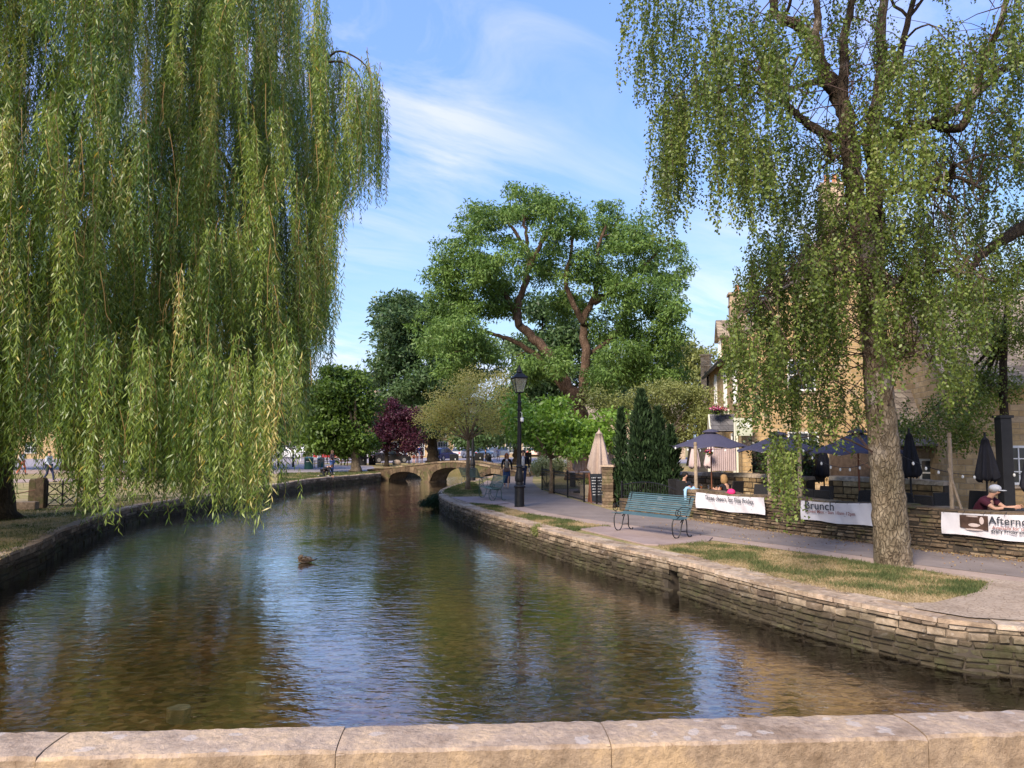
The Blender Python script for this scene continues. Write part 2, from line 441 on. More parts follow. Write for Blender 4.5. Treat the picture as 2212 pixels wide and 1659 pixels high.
SLATE = masonry('slate_tiles', [(0, (.09, .09, .10)), (.5, (.13, .13, .145)), (1, (.17, .17, .18))], mortar=(.04, .04, .045), bw=.3, bh=.18)
WHITE = plain('white_paint', (.72, .72, .70), .45, var=.05)
CREAM = plain('cream_paint', (.55, .54, .44), .5, var=.06)
BLACK = plain('black_paint', (.010, .010, .012), .5, var=.2, spec=.3)
BLACKPL = plain('black_plastic', (.02, .02, .022), .5, var=.2)
GLASSD = plain('dark_window_glass', (.035, .045, .055), .08, var=.4, scale=1, bmp=0, spec=.8)
WOODP = plain('weathered_post_wood', (.26, .20, .14), .85, var=.3, scale=12)
WOODR = plain('red_brown_wood', (.20, .075, .04), .6, var=.25)
RATTAN = plain('black_rattan', (.018, .017, .018), .6, var=.3, scale=60, bmp=.8)
NAVY = plain('navy_canvas', (.055, .052, .085), .85, var=.12, scale=20)
BLACKCANV = plain('black_canvas', (.014, .014, .02), .85, var=.25, scale=20)
BEIGE = plain('beige_canvas', (.52, .40, .32), .85, var=.08, scale=5)
PINKC = plain('pale_pink_canvas', (.56, .44, .42), .85, var=.08, scale=5)
def steel(name, c): return plain(name, c, .4, .0, var=.2, scale=30, spec=.5)
# ------------------------------------------------------------------ river outline (survey of the two banks)
WZ = -.60
RB_px = [(2700, 1420), (2420, 1385), (2212, 1352), (2093, 1343), (1979, 1325), (1865, 1303), (1751, 1280), (1618, 1249), (1530, 1226), (1456, 1207), (1379, 1191),
         (1290, 1172), (1200, 1149), (1111, 1124), (1060, 1111), (1022, 1099), (985, 1087), (962, 1077), (951, 1068), (950, 1062), (958, 1056), (985, 1046.5), (1020, 1037), (1062, 1028), (1102, 1022.5)]
RB = [G(*p) for p in RB_px]
RB = [Vector((p.x, p.y, 0)) for p in RB]
RB = [Vector((4.6, -40, 0)), Vector((5.2, -6, 0)), Vector((6.4, 4.5, 0))] + RB[1:]
LB_px = [(-60, 1250), (80, 1171), (111, 1156), (125, 1146), (165, 1132), (224, 1111), (295, 1092), (380, 1079), (480, 1066), (560, 1052), (613, 1043), (683, 1033), (758, 1027), (822, 1022)]
LB = [G(*p) for p in LB_px]
LB = [Vector((-6.5, -40, 0)), Vector((-6.8, -6, 0)), Vector((-7.6, 4, 0)), Vector((-8.2, 8.5, 0))] + LB[1:]
def sm(pts, k=4): return [Vector((p[0], p[1], 0)) for p in smooth_line(pts, k)]
RBs = RB[:3] + sm(RB[3:], 4); LBs = LB[:4] + sm(LB[4:], 4)
bL = Vector((-9.8, 57, 0)); bR = Vector((-.2, 50, 0))
RB_end = [Vector((.2, 52.5, 0)), Vector((6, 54.5, 0)), Vector((30, 58, 0)), Vector((80, 60, 0))]
LB_end = [Vector((-10.2, 58, 0)), Vector((-10.4, 61.5, 0)), Vector((-7, 66, 0)), Vector((0, 68, 0)), Vector((30, 70, 0)), Vector((80, 72, 0))]
RBf = RBs + RB_end; LBf = LBs + LB_end
# river bed, water
def bedmat():
    m, nt, out = new_mat('river_bed_gravel'); p = geo(nt).outputs['Position']
    vo = nt.nodes.new('ShaderNodeTexVoronoi'); vo.inputs['Scale'].default_value = 9; nt.links.new(p, vo.inputs['Vector'])
    c = ramp(nt, vo.outputs['Color'], [(0, (.15, .08, .034)), (.5, (.43, .26, .115)), (.85, (.62, .41, .21)), (1, (.80, .64, .44))])
    n = noise(nt, p, .55, 5, .6)
    c = mixc(nt, .85, c, ramp(nt, n, [(.35, (.5, .52, .42)), (.62, (1.25, 1.1, .9))]), 'MULTIPLY')
    c = mixc(nt, .6, c, ramp(nt, noise(nt, p, 5, 5, .7), [(.3, (.45, .45, .4)), (.7, (1.5, 1.45, 1.3))]), 'MULTIPLY')
    bsdf(nt, out, c, .9, 0, bump(nt, vo.outputs['Distance'], .6, .03), .1); return m
BED = bedmat()
mb = MB(); mb.sheet([(-1500, -1500), (1500, -1500), (1500, 1500), (-1500, 1500)], -1.02)
tag(mb.build('river_bed', BED), kind='structure')
def watermat():
    m, nt, out = new_mat('river_water'); p = geo(nt).outputs['Position']
    v = mapping(nt, p, (1.0, 2.1, 1), (0, 0, R(-4)))
    v2 = mapping(nt, p, (1.0, 1.7, 1), (0, 0, R(14)))
    a = noise(nt, v, 2.6, 3, .55, .6); b = noise(nt, v2, 7.5, 2, .5, .3); c = noise(nt, p, .45, 3, .5)
    amp = ramp(nt, c, [(.35, (.45, .45, .45)), (.65, (1, 1, 1))])
    h = math_(nt, 'MULTIPLY', math_(nt, 'ADD', math_(nt, 'MULTIPLY', a, 1.5), math_(nt, 'MULTIPLY', b, .55)), amp)
    bn = bump(nt, h, 1.0, .010)
    fr = nt.nodes.new('ShaderNodeFresnel'); fr.inputs['IOR'].default_value = 1.36; nt.links.new(bn, fr.inputs['Normal'])
    gl = nt.nodes.new('ShaderNodeBsdfGlossy'); gl.inputs['Roughness'].default_value = .03; nt.links.new(bn, gl.inputs['Normal'])
    gl.inputs['Color'].default_value = (.95, .95, .95, 1)
    tr = nt.nodes.new('ShaderNodeBsdfTransparent'); tr.inputs[0].default_value = (.96, .83, .63, 1)
    mx = nt.nodes.new('ShaderNodeMixShader')
    nt.links.new(math_(nt, 'MULTIPLY', fr.outputs[0], 1.95, True), mx.inputs[0]); nt.links.new(tr.outputs[0], mx.inputs[1]); nt.links.new(gl.outputs[0], mx.inputs[2])
    nt.links.new(mx.outputs[0], out.inputs[0]); return m
WATER = watermat()
mb = MB(); mb.sheet([(-32, -42), (12, -42), (12, 30), (95, 50), (95, 80), (-32, 80)], WZ)
tag(mb.build('river', WATER), kind='structure')
# land
def groundmat():
    m, nt, out = new_mat('dry_summer_lawn'); p = geo(nt).outputs['Position']
    n1 = noise(nt, p, .9, 5, .65); n2 = noise(nt, p, 14, 4, .7); n3 = noise(nt, p, .12, 3)
    s = math_(nt, 'ADD', math_(nt, 'MULTIPLY', n1, .7), math_(nt, 'MULTIPLY', n3, .3))
    c = ramp(nt, s, [(.36, (.14, .15, .05)), (.46, (.24, .21, .09)), (.56, (.36, .28, .15)), (.68, (.40, .30, .18))])
    c = mixc(nt, .6, c, ramp(nt, n2, [(.3, (.6, .6, .55)), (.7, (1.25, 1.22, 1.2))]), 'MULTIPLY')
    bsdf(nt, out, c, .95, 0, bump(nt, n2, .7, .03), .1); return m
LAWN = groundmat()
B = 1500
mb = MB()
def inset(pts, side, w):
    out = []
    for i in range(len(pts)):
        a = pts[max(0, i - 1)]; b = pts[min(len(pts) - 1, i + 1)]; d = (b - a).normalized(); out.append((pts[i].x - d.y * side * w, pts[i].y + d.x * side * w))
    return out
LP = inset(LBf, 1, .2); RP = inset(RBf, -1, .40)
mb.prism(LP + [(1400, 76), (B, B), (-B, B), (-B, -B), (-40, -B), (-8, -60)], -1.0, 0)
mb.prism(RP + [(1400, 66), (B, -B), (40, -B), (6, -60)], -1.0, 0)
tag(mb.build('ground', LAWN), kind='structure')
# ------------------------------------------------------------------ rubble walls
def resample(pts):
    s = [0]; 
    for a, b in zip(pts, pts[1:]): s.append(s[-1] + (Vector(b[:2]) - Vector(a[:2])).length)
    return s
def at_s(pts, S, s):
    s = max(0, min(S[-1] - 1e-6, s))
    import bisect
    i = min(len(pts) - 2, max(0, bisect.bisect_right(S, s) - 1))
    t = (s - S[i]) / max(1e-9, S[i + 1] - S[i])
    a, b = Vector(pts[i][:2]), Vector(pts[i + 1][:2]); d = (b - a).normalized()
    return a.lerp(b, t), d
def rubble(mb, pts, side, z0, z1, hr=(.07, .13), lr=(.14, .42), depth=(.012, .045), off=0.0, skip=None, jit=.010, s0=0, s1=None):
    """stones of a rubble face; side=+1 left of the line's direction, -1 right"""
    S = resample(pts); total = S[-1] if s1 is None else min(s1, S[-1]); z = z0
    zt = z1 if callable(z1) else (lambda s: z1)
    zmax = max(zt(total * k / 20) for k in range(21))
    while z < zmax - .02:
        h = random.uniform(*hr)
        if zmax - z - h < hr[0] * .6: h = zmax - z
        s = s0 + random.uniform(0, lr[0])
        while s < total - .03:
            l = random.uniform(*lr); e = min(total, s + l); g = .006
            top = min(z + h, zt((s + e) / 2))
            if top - z > .025 and not (skip and skip((s + e) / 2, z + h / 2)):
                d0 = random.uniform(*depth) + off; vs = []
                zz0, zz1 = z + g, top - g; ins = min(.018, (zz1 - zz0) * .28)
                for (ss, zc, dd) in ((s + g, zz0, off), (e - g, zz0, off), (e - g, zz1, off), (s + g, zz1, off),
                                     (s + g + ins, zz0 + ins, d0), (e - g - ins, zz0 + ins, d0), (e - g - ins, zz1 - ins, d0), (s + g + ins, zz1 - ins, d0)):
                    p, d = at_s(pts, S, ss + random.uniform(-jit, jit)); nrm = Vector((-d.y, d.x)) * side
                    p = p + nrm * (dd + (random.uniform(-.006, .006) if dd > off else 0))
                    vs.append((p.x, p.y, zc + random.uniform(-jit, jit) * .6))
                q = [(4, 5, 6, 7), (0, 1, 5, 4), (1, 2, 6, 5), (2, 3, 7, 6), (3, 0, 4, 7)]
                if side > 0: q = [f[::-1] for f in q]
                mb.add(vs, q)
            s = e
        z += h
def strip(mb, pts, side, w0, w1, z0, z1):
    """solid strip along a line, between offsets w0..w1 to one side"""
    n = len(pts); L = []
    S = resample(pts)
    for i in range(n):
        a = Vector(pts[max(0, i - 1)][:2]); b = Vector(pts[min(n - 1, i + 1)][:2]); d = (b - a).normalized()
        nr = Vector((-d.y, d.x)) * side; p = Vector(pts[i][:2]); L.append((p + nr * w0, p + nr * w1))
    f0 = z0 if callable(z0) else (lambda s: z0); f1 = z1 if callable(z1) else (lambda s: z1)
    vs = []
    for i, (a, b) in enumerate(L):
        s = S[i]; vs += [(a.x, a.y, f0(s)), (b.x, b.y, f0(s)), (b.x, b.y, f1(s)), (a.x, a.y, f1(s))]
    fs = []
    for i in range(n - 1):
        for k in range(4): fs.append((i * 4 + k, i * 4 + (k + 1) % 4, (i + 1) * 4 + (k + 1) % 4, (i + 1) * 4 + k))
    fs += [(3, 2, 1, 0), tuple((n - 1) * 4 + k for k in range(4))]
    mb.add(vs, fs)
def slabs(mb, pts, side, w0, w1, z0, th, lr=(.3, .7), jit=.015, gap=.008, s0=0, s1=None, zf=None, round_=0):
    S = resample(pts); s = s0; tot = S[-1] if s1 is None else s1
    while s < tot - .05:
        e = min(tot, s + random.uniform(*lr)); t = th * random.uniform(.8, 1.2)
        a0 = w0 + random.uniform(-jit, jit); a1 = w1 + random.uniform(-jit, jit); vs = []
        for zz in (0, t):
            for ss, ww in ((s + gap, a0), (e - gap, a0), (e - gap, a1), (s + gap, a1)):
                p, d = at_s(pts, S, ss); nr = Vector((-d.y, d.x)) * side; ins = round_ if zz else 0
                w = ww + (ins if ww == a0 else -ins)
                q = p + nr * w; vs.append((q.x, q.y, (zf(ss) if zf else z0) + zz + random.uniform(-.003, .003)))
        f = [(0, 1, 2, 3), (7, 6, 5, 4), (4, 5, 1, 0), (5, 6, 2, 1), (6, 7, 3, 2), (7, 4, 0, 3)]
        if side < 0: f = f
        else: f = [q[::-1] for q in f]
        mb.add(vs, f); s = e
bpy_seg = None
# right bank: visible stretch starts at index 3 of RBs (before that it is outside the view)
RV = [Vector((6.0, 1.0, 0)), Vector((6.4, 4.5, 0))] + RBs[3:]
S_ = resample(RV)
notch = G(1443, 1209); sn = min(range(len(RV)), key=lambda i: (RV[i] - notch).length); sn = S_[sn]
mb = MB(); rubble(mb, RV, 1, -.74, -.055, hr=(.05, .12), lr=(.10, .38), depth=(.01, .055), jit=.016, off=.02, skip=lambda s, z: abs(s - sn) < .17 and z < -.22)
rw = mb.build('river_wall', RIVERSTONE)
tag(rw, 'curving rubble stone river wall below the path and birch on the right bank', 'wall')
mb = MB()
strip(mb, [p for p, s in zip(RV, S_) if s < sn - .17] + [at_s(RV, S_, sn - .17)[0].to_3d()], 1, -.25, .018, -1.0, -.06)
strip(mb, [at_s(RV, S_, sn + .17)[0].to_3d()] + [p for p, s in zip(RV, S_) if s > sn + .17], 1, -.25, .018, -1.0, -.06)
strip(mb, [at_s(RV, S_, sn - .17)[0].to_3d(), at_s(RV, S_, sn + .17)[0].to_3d()], 1, -.25, .018, -.22, -.06)
strip(mb, [at_s(RV, S_, sn - .3)[0].to_3d(), at_s(RV, S_, sn + .3)[0].to_3d()], 1, -.42, -.37, -1.0, -.22)
mb.build('core', MORTAR, rw)
mb = MB(); slabs(mb, RV, 1, -.26, .055, -.056, .062); slabs(mb, RV, 1, -.50, -.275, -.05, .058, lr=(.25, .6))
mb.build('coping', COPING, rw)
LV = LBf[2:-3]
mb = MB(); rubble(mb, LV, -1, -.74, -.055, hr=(.09, .15), lr=(.2, .5), off=.02); lw = mb.build('river_wall', RIVERSTONE)
tag(lw, 'rubble stone river wall along the left bank under the willow', 'wall')
mb = MB(); strip(mb, LV, -1, -.25, .018, -1.0, -.06); mb.build('core', MORTAR, lw)
mb = MB(); slabs(mb, LV, -1, -.24, .05, -.056, .062, lr=(.35, .9)); mb.build('coping', COPING, lw)
RE = RBs[-3:] + RB_end
mb = MB(); strip(mb, RB_end, 1, -.25, .02, -1.0, .004); 
tag(mb.build('river_wall', WALLSTONE), 'low stone river wall beyond the footbridge on the right', 'wall')
# ------------------------------------------------------------------ path, paving, grass
def pavemat(name, stops, sc=3, spk=60, bmp=.3, rough=.9, cell=None):
    m, nt, out = new_mat(name); p = geo(nt).outputs['Position']
    c = ramp(nt, noise(nt, p, sc, 5, .6), stops)
    c = mixc(nt, .5, c, ramp(nt, noise(nt, p, spk, 3, .7), [(.3, (.7, .7, .7)), (.7, (1.25, 1.25, 1.25))]), 'MULTIPLY')
    c = mixc(nt, .5, c, ramp(nt, noise(nt, mapping(nt, p, (1, .6, 1)), 1.1, 7, .75, .8), [(.32, (.66, .64, .62)), (.5, (1, 1, 1)), (.66, (1.16, 1.14, 1.1))]), 'MULTIPLY')
    h = noise(nt, p, spk, 3)
    if cell:
        vo = nt.nodes.new('ShaderNodeTexVoronoi'); vo.feature = 'DISTANCE_TO_EDGE'; vo.inputs['Scale'].default_value = cell; nt.links.new(p, vo.inputs['Vector'])
        e = ramp(nt, vo.outputs['Distance'], [(0, (0, 0, 0)), (.09, (1, 1, 1))])
        c = mixc(nt, 1.0, c, mixc(nt, e, (.72, .68, .64), (1, 1, 1)), 'MULTIPLY'); h = math_(nt, 'ADD', h, e)
    bsdf(nt, out, c, rough, 0, bump(nt, h, bmp, .012), .2); return m
ASPH = pavemat('asphalt', [(.3, (.17, .14, .125)), (.7, (.235, .195, .175))], .9, 90)
PAVE = pavemat('pinkish_paving', [(.3, (.29, .215, .175)), (.7, (.38, .29, .24))], 1.5, 50)
PAD = pavemat('concrete_pad', [(.3, (.26, .195, .175)), (.7, (.33, .255, .23))], 1.2, 70)
COBB = pavemat('cobbled_apron', [(.3, (.30, .23, .17)), (.7, (.40, .32, .25))], 2, 40, .5, cell=11)
ROAD = pavemat('far_road', [(.3, (.25, .225, .235)), (.7, (.31, .28, .29))], .4, 20)
def gpoly(pp): return [(G(*p).x, G(*p).y) for p in pp]
far_side = [(1482, 1119), (1607, 1139), (1744, 1157), (1881, 1173.5), (1987, 1187), (2212, 1212), (2700, 1262)]
pt_far = gpoly([(1152, 1030), (1150, 1042), (1160, 1052), (1171, 1059), (1215, 1073), (1265, 1087), (1326, 1104), (1400, 1111)] + far_side)
pt_near = gpoly([(1108, 1021), (1078, 1040), (1060, 1052), (1057, 1062), (1066, 1072), (1090, 1082), (1122, 1092), (1170, 1106), (1245, 1119), (1371, 1136), (1561, 1162), (1751, 1186), (1881, 1206), (1979, 1221), (2212, 1249), (2700, 1310)])
mb = MB(); mb.sheet(pt_far + pt_near[::-1], .012); tag(mb.build('path', ASPH), kind='structure')
mb = MB()
pn2 = gpoly([(1052, 1038), (1034, 1050), (1040, 1066), (1046, 1079), (1064, 1088), (1110, 1101), (1150, 1112), (1240, 1127), (1371, 1148), (1561, 1171), (1751, 1196), (1881, 1219), (2017, 1236), (2240, 1263), (2700, 1335)])
mb.sheet([(x, y) for x, y in pt_near[1:]] + pn2[::-1], .008); tag(mb.build('pavement', PAVE), kind='structure')
# raised concrete pads that carry the benches
def pad(poly, h, label):
    mb = MB(); mb.prism(gpoly(poly), .0, h); tag(mb.build('bench_pad', PAD, bevel=.008), kind='structure')
pad([(1252, 1145), (1300, 1139), (1425, 1150), (1540, 1163), (1530, 1172), (1421, 1180), (1392, 1178.5)], .035, '')
pad([(974, 1075), (1046, 1074), (1075, 1078), (1100, 1088), (1066, 1092), (1013, 1087.5)], .035, '')
mb = MB(); mb.sheet(gpoly([(2017, 1238), (2135, 1259), (2112, 1281), (2017, 1304), (1960, 1304), (1979, 1317), (2093, 1336), (2212, 1343), (2700, 1400), (2700, 1330), (2240, 1262)]), .016)
tag(mb.build('cobbled_apron', COBB), kind='structure')
# far ground: road and pavements by the shops
mb = MB()
mb.sheet([(-160, 84), (200, 78), (200, 112), (-160, 112)], .006)
tag(mb.build('road', ROAD), kind='structure')
mb = MB()
mb.sheet([(-60, 60), (-30, 60), (-17.5, 53.2), (-11.6, 54.6), (-10.6, 57.5), (-11, 62.5), (-13, 72), (-26, 83.5), (-60, 83.5)], .009)
tag(mb.build('pavement', ROAD), kind='structure')
mb = MB(); mb.sheet(gpoly([(-200, 1019), (240, 1014), (600, 1011), (600, 1014.5), (240, 1021), (-200, 1028)]), .012); tag(mb.build('pavement', PAVE), kind='structure')
mb = MB(); mb.sheet(gpoly([(-300, 1042), (350, 1030), (600, 1021.3), (712, 1019.6), (712, 1021), (600, 1023), (350, 1034), (-300, 1053)]), .012); tag(mb.build('path', PAVE), kind='structure')
# terrace and garden paving behind the walls
mb = MB(); mb.sheet([(5.6, 27.5), (4.9, 22.2), (9.2, 14.4), (14, 6), (20, 6), (20, 30)], .02); tag(mb.build('terrace', PAVE), kind='structure')
mb = MB(); mb.sheet([(1.6, 36), (2.8, 28), (3.3, 26.3), (8, 27), (8, 38)], .012); tag(mb.build('patio', PAVE), kind='structure')
# grass patches
GR = leafmat('grass_blades', [(0, (.055, .080, .028)), (.3, (.11, .13, .05)), (.5, (.21, .185, .09)), (.75, (.36, .265, .15)), (1, (.42, .32, .20))], .25, .7, .15)
def inside(poly, x, y):
    r = np.zeros(len(x), bool); n = len(poly)
    for i in range(n):
        x0, y0 = poly[i]; x1, y1 = poly[(i + 1) % n]
        c = ((y0 > y) != (y1 > y)) & (x < (x1 - x0) * (y - y0) / (y1 - y0 + 1e-12) + x0); r ^= c
    return r
def grass(poly, n, h, wdt, bias=.5, name='grass', mlen=1.0):
    bias += .10
    xs = [p[0] for p in poly]; ys = [p[1] for p in poly]
    x = RNG.uniform(min(xs), max(xs), n * 3); y = RNG.uniform(min(ys), max(ys), n * 3)
    k = inside(poly, x, y); x, y = x[k][:n], y[k][:n]
    nv = np.array([mnoise.noise(Vector((a * 1.15, b * 1.15, 3.7))) + .5 * mnoise.noise(Vector((a * 3.1, b * 3.1, 9))) for a, b in zip(x, y)])
    rnd = np.clip(bias + nv * .85 + RNG.normal(0, .16, len(x)), .01, .99)
    D = np.stack([RNG.normal(0, .5, len(x)), RNG.normal(0, .5, len(x)), np.ones(len(x))], 1)
    D[:, 2] *= np.where(rnd > .55, .45, 1); D = unit(D)
    x = x + RNG.normal(0, .035, len(x)); y = y + RNG.normal(0, .05, len(x))
    P = np.stack([x, y, np.full(len(x), .0)], 1)
    o = npmesh(name, leaf_quads(P, D, h * RNG.uniform(.5, 1.3, len(x)) * np.where(rnd < .4, 1.3, .8), wdt), 4, GR, None, rnd)
    tag(o, 'patchy green and straw coloured grass on the bank', 'grass', kind='stuff'); return o
g_birch = gpoly([(1421, 1181), (1523, 1171), (1640, 1184), (1751, 1198), (1884, 1219), (2017, 1237), (2085, 1248), (2137, 1259), (2112, 1279), (2060, 1294), (2000, 1303), (1960, 1303), (1903, 1291), (1830, 1281), (1751, 1266), (1650, 1241), (1561, 1220), (1470, 1196)])
g_lamp = gpoly([(1014, 1088), (1060, 1092), (1110, 1101), (1150, 1113), (1240, 1127), (1320, 1138), (1252, 1146), (1245, 1149), (1180, 1134), (1111, 1115), (1050, 1100)])
g_tree = gpoly([(957, 1066), (962, 1058), (990, 1047), (1020, 1040), (1034, 1050), (1038, 1062), (1044, 1073), (974, 1074)])
g_left = gpoly([(-200, 1100), (80, 1098), (300, 1070), (380, 1076), (290, 1090), (224, 1108), (160, 1128), (108, 1153), (60, 1176), (-200, 1330)])
grass(g_birch, 52000, .05, .005, .50); grass(g_lamp, 26000, .06, .007, .40); grass(g_tree, 12000, .06, .009, .34)
grass(g_left, 30000, .05, .008, .45)
g_lfar = gpoly([(600, 1046), (600, 1023), (712, 1021), (818, 1019), (822, 1021), (758, 1026), (683, 1032), (613, 1042)])
grass(g_lfar, 16000, .08, .012, .24)
# ------------------------------------------------------------------ foliage materials
BARK_BIG = barkmat('reddish_bark', (.07, .045, .032), (.13, .085, .062), (.20, .14, .105), 2)
BARK_BIRCH = barkmat('old_birch_bark', (.10, .075, .05), (.20, .16, .115), (.31, .26, .20), 2.6, .5, patch=(.42, .37, .34))
BARK_DARK = barkmat('dark_bark', (.025, .018, .013), (.05, .038, .028), (.085, .068, .05), 3)
BARK_GREY = barkmat('grey_brown_bark', (.10, .075, .055), (.17, .135, .10), (.26, .21, .16), 3)
BARK_PALE = barkmat('pale_bark', (.24, .17, .12), (.34, .25, .18), (.42, .33, .25), 5)
BARK_WILL = barkmat('willow_bark', (.04, .03, .018), (.08, .058, .035), (.14, .10, .06), 2)
TWIGW = plain('willow_twig', (.33, .20, .07), .7, var=.3)
TWIGB = plain('birch_twig', (.075, .045, .035), .8, var=.3)
LW = leafmat('willow_leaves', [(0, (.04, .07, .013)), (.3, (.085, .145, .026)), (.55, (.165, .235, .042)), (.8, (.28, .34, .07)), (.93, (.42, .44, .2)), (1, (.55, .36, .06))], .38, .42, .5)
LB_ = leafmat('birch_leaves', [(0, (.04, .065, .014)), (.35, (.09, .13, .025)), (.65, (.16, .21, .04)), (.9, (.25, .30, .075)), (1, (.31, .34, .10))], .38, .45, .4)
LBIG = leafmat('locust_leaves', [(0, (.03, .065, .016)), (.4, (.09, .16, .036)), (.75, (.16, .25, .055)), (1, (.25, .34, .09))], .28, .5, .3)
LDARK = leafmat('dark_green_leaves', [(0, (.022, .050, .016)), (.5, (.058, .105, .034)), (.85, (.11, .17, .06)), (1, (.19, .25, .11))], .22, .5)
LMID = leafmat('maple_leaves', [(0, (.03, .062, .010)), (.5, (.078, .135, .020)), (1, (.16, .24, .04))], .3, .5)
LPURP = leafmat('purple_leaves', [(0, (.02, .006, .012)), (.6, (.065, .015, .030)), (1, (.14, .04, .06))], .25, .5)
LOLIVE = leafmat('olive_leaves', [(0, (.32, .29, .09)), (.5, (.52, .46, .17)), (1, (.64, .58, .26))], .4, .6)
LMAG = leafmat('bright_broad_leaves', [(0, (.08, .15, .02)), (.5, (.18, .31, .04)), (1, (.32, .48, .09))], .3, .38, .5)
LYEL = leafmat('yellow_green_leaves', [(0, (.09, .11, .03)), (.5, (.18, .20, .06)), (1, (.30, .31, .11))], .25, .5)
LVAR = leafmat('variegated_leaves', [(0, (.12, .18, .05)), (.4, (.35, .38, .2)), (1, (.62, .60, .42))], .2, .5)
LCON = leafmat('conifer_sprays', [(0, (.009, .020, .009)), (.5, (.020, .040, .015)), (1, (.042, .075, .027))], .08, .6, .2)
LHEDGE = leafmat('ivy_leaves', [(0, (.010, .024, .008)), (.6, (.028, .055, .015)), (1, (.06, .11, .03))], .1, .4, .5)
# ------------------------------------------------------------------ the weeping willow on the left bank
def willow():
    base = Vector((-15.0, 22.0, 0))
    root = empty('willow_tree', base, 0, 'huge weeping willow trailing curtains of narrow leaves over the water', 'tree')
    off = -np.array(base); ctr = np.array((-13.2, 21.0)); RX, RY, HT = 9.3, 8.6, 19.5
    mb = MB(); ends = []
    limb(mb, [(0, 0, -.1), (.1, -.1, 2), (.3, -.2, 4), (.9, -.4, 6.5)], .75, .5, 14, 6, .02, .5)
    for k in range(13):
        a = 2 * math.pi * k / 13 + .2; rr = random.uniform(.35, .75); hh = random.uniform(8.5, 13.2) * (1.06 - .25 * rr)
        x, y = math.cos(a) * RX * rr + 1.8, math.sin(a) * RY * rr - 1
        L, _ = limb(mb, [(.5, -.2, random.uniform(3.5, 6)), (x * .3 + .3, y * .3, hh * .72), (x * .65, y * .65, hh), (x * .95, y * .95, hh * .93), (x * 1.05, y * 1.05, hh * .8)], .20, .03, 8, 5, .05)
        ends.append(L)
    # the bare arching bough that shows against the sky at the crown's right edge
    arch = [Dp(690, 150, 19.5), Dp(725, 112, 19.3), Dp(765, 122, 19.1), Dp(795, 150, 19), Dp(806, 200, 19)]
    arch2 = [Dp(700, 135, 19.5), Dp(740, 135, 19.2), Dp(775, 165, 19), Dp(788, 215, 19)]
    for A in (arch, arch2): limb(mb, [np.array(p) + off for p in A], .035, .010, 5, 4)
    mb.build('trunk', BARK_WILL, root, smooth=True)
    prof = [(-900, 1000), (-300, 1030), (-60, 1040), (0, 1040), (20, 1072), (45, 1055), (65, 990), (100, 990), (140, 1005), (156, 1050), (166, 1110), (190, 1100), (215, 1125), (250, 1112), (285, 1055), (320, 1078), (370, 1088),
            (420, 1085), (450, 1128), (480, 1110), (520, 1112), (560, 1136), (598, 1128), (606, 1080), (622, 985), (650, 968), (672, 900), (690, 815), (708, 775), (722, 735), (738, 520), (760, 480), (785, 455), (812, 455), (826, 420), (835, 250)]
    px_, pb_ = zip(*prof)
    A = []; Ln = []; dr = []; tid = []; t = 0
    def tress(p, L, n, spread=.16, drift=(0, 0)):
        nonlocal t
        for _ in range(n):
            q = np.array(p) + RNG.normal(size=3) * (spread * .7, spread * .7, spread * 1.2)
            A.append(q); Ln.append(L * random.uniform(.55, 1.08)); dr.append(drift); tid.append(t)
        t += 1
    N = 2150; c2 = np.array((0., 0.))
    for i in range(N):
        # point on the drape, biased to the half that faces the river and the bridge
        a = random.uniform(-math.pi * .86, math.pi * .30) if random.random() < .80 else random.uniform(0, 2 * math.pi)
        q = random.random() ** .5; shell = random.choice((1, 1, 1, .86, .7, .5)); rr = min(1, .25 + .8 * q) * shell
        x = ctr[0] + math.cos(a) * RX * rr; y = ctr[1] + math.sin(a) * RY * rr
        ztop = HT * math.sqrt(max(.05, 1 - (rr * .93) ** 2.6)) * (.82 + .18 * shell)
        z = random.uniform(1.6, min(ztop, 17)) if random.random() < .93 else ztop
        px, py = topx((x, y, z))
        pb = np.interp(px + (36 if px > 560 else 14), px_, pb_)
        if px > 815 or y < 8: continue
        lim = Dp(px, pb, y).z
        lim = max(lim, .15)
        if shell < .9: lim += random.uniform(.2, 1.2)
        if z < lim + .6: continue
        L = min(random.uniform(1.4, 4.2), z - lim) * random.uniform(.9, 1.0)
        rel = np.array((x, y)) - ctr; rel = rel / (np.linalg.norm(rel) + 1e-6)
        tress((x, y, z), L * .95, random.randint(9, 16), random.uniform(.09, .22), (rel[0] * .10 + random.gauss(-.03, .10), rel[1] * .10))
    # fringe along the lower hem and the outer edge so that the outline is right
    for px in range(-200, 640, 9):
        pb = np.interp(px, px_, pb_) - random.uniform(0, 22); y = random.uniform(12.8, 16.5) if px > 130 else random.uniform(14, 18)
        if 60 < px < 150 and random.random() < .75: continue
        b = Dp(px, pb, y); L = random.uniform(1.3, 3.2); tress((b.x, b.y, b.z + L), L / 1.04, 7, .12)
    for py0, py1, pxe in [(100, 300, 700), (150, 420, 800), (200, 420, 812), (180, 400, 780), (215, 470, 770), (120, 330, 735), (300, 480, 745), (330, 560, 722), (380, 640, 712), (450, 720, 716), (560, 735, 722), (600, 800, 705), (620, 790, 695), (700, 900, 672), (760, 930, 655), (780, 960, 640), (0, 200, 705), (-100, 120, 690), (60, 230, 690), (170, 330, 806), (230, 430, 822), (140, 300, 760), (240, 440, 790), (260, 455, 760)]:
        for _ in range(3):
            p = Dp(pxe + random.uniform(-14, 5), py0 + random.uniform(-15, 15), random.uniform(17.5, 20)); q = Dp(pxe, py1, p.y)
            tress(p, (p.z - q.z) * .97, 7, .13)
    A = np.array(A) + off; 
    V, ids, stems = strands(A, Ln, .042, .15, .025, sway=.085, drift=dr, ang=.62)
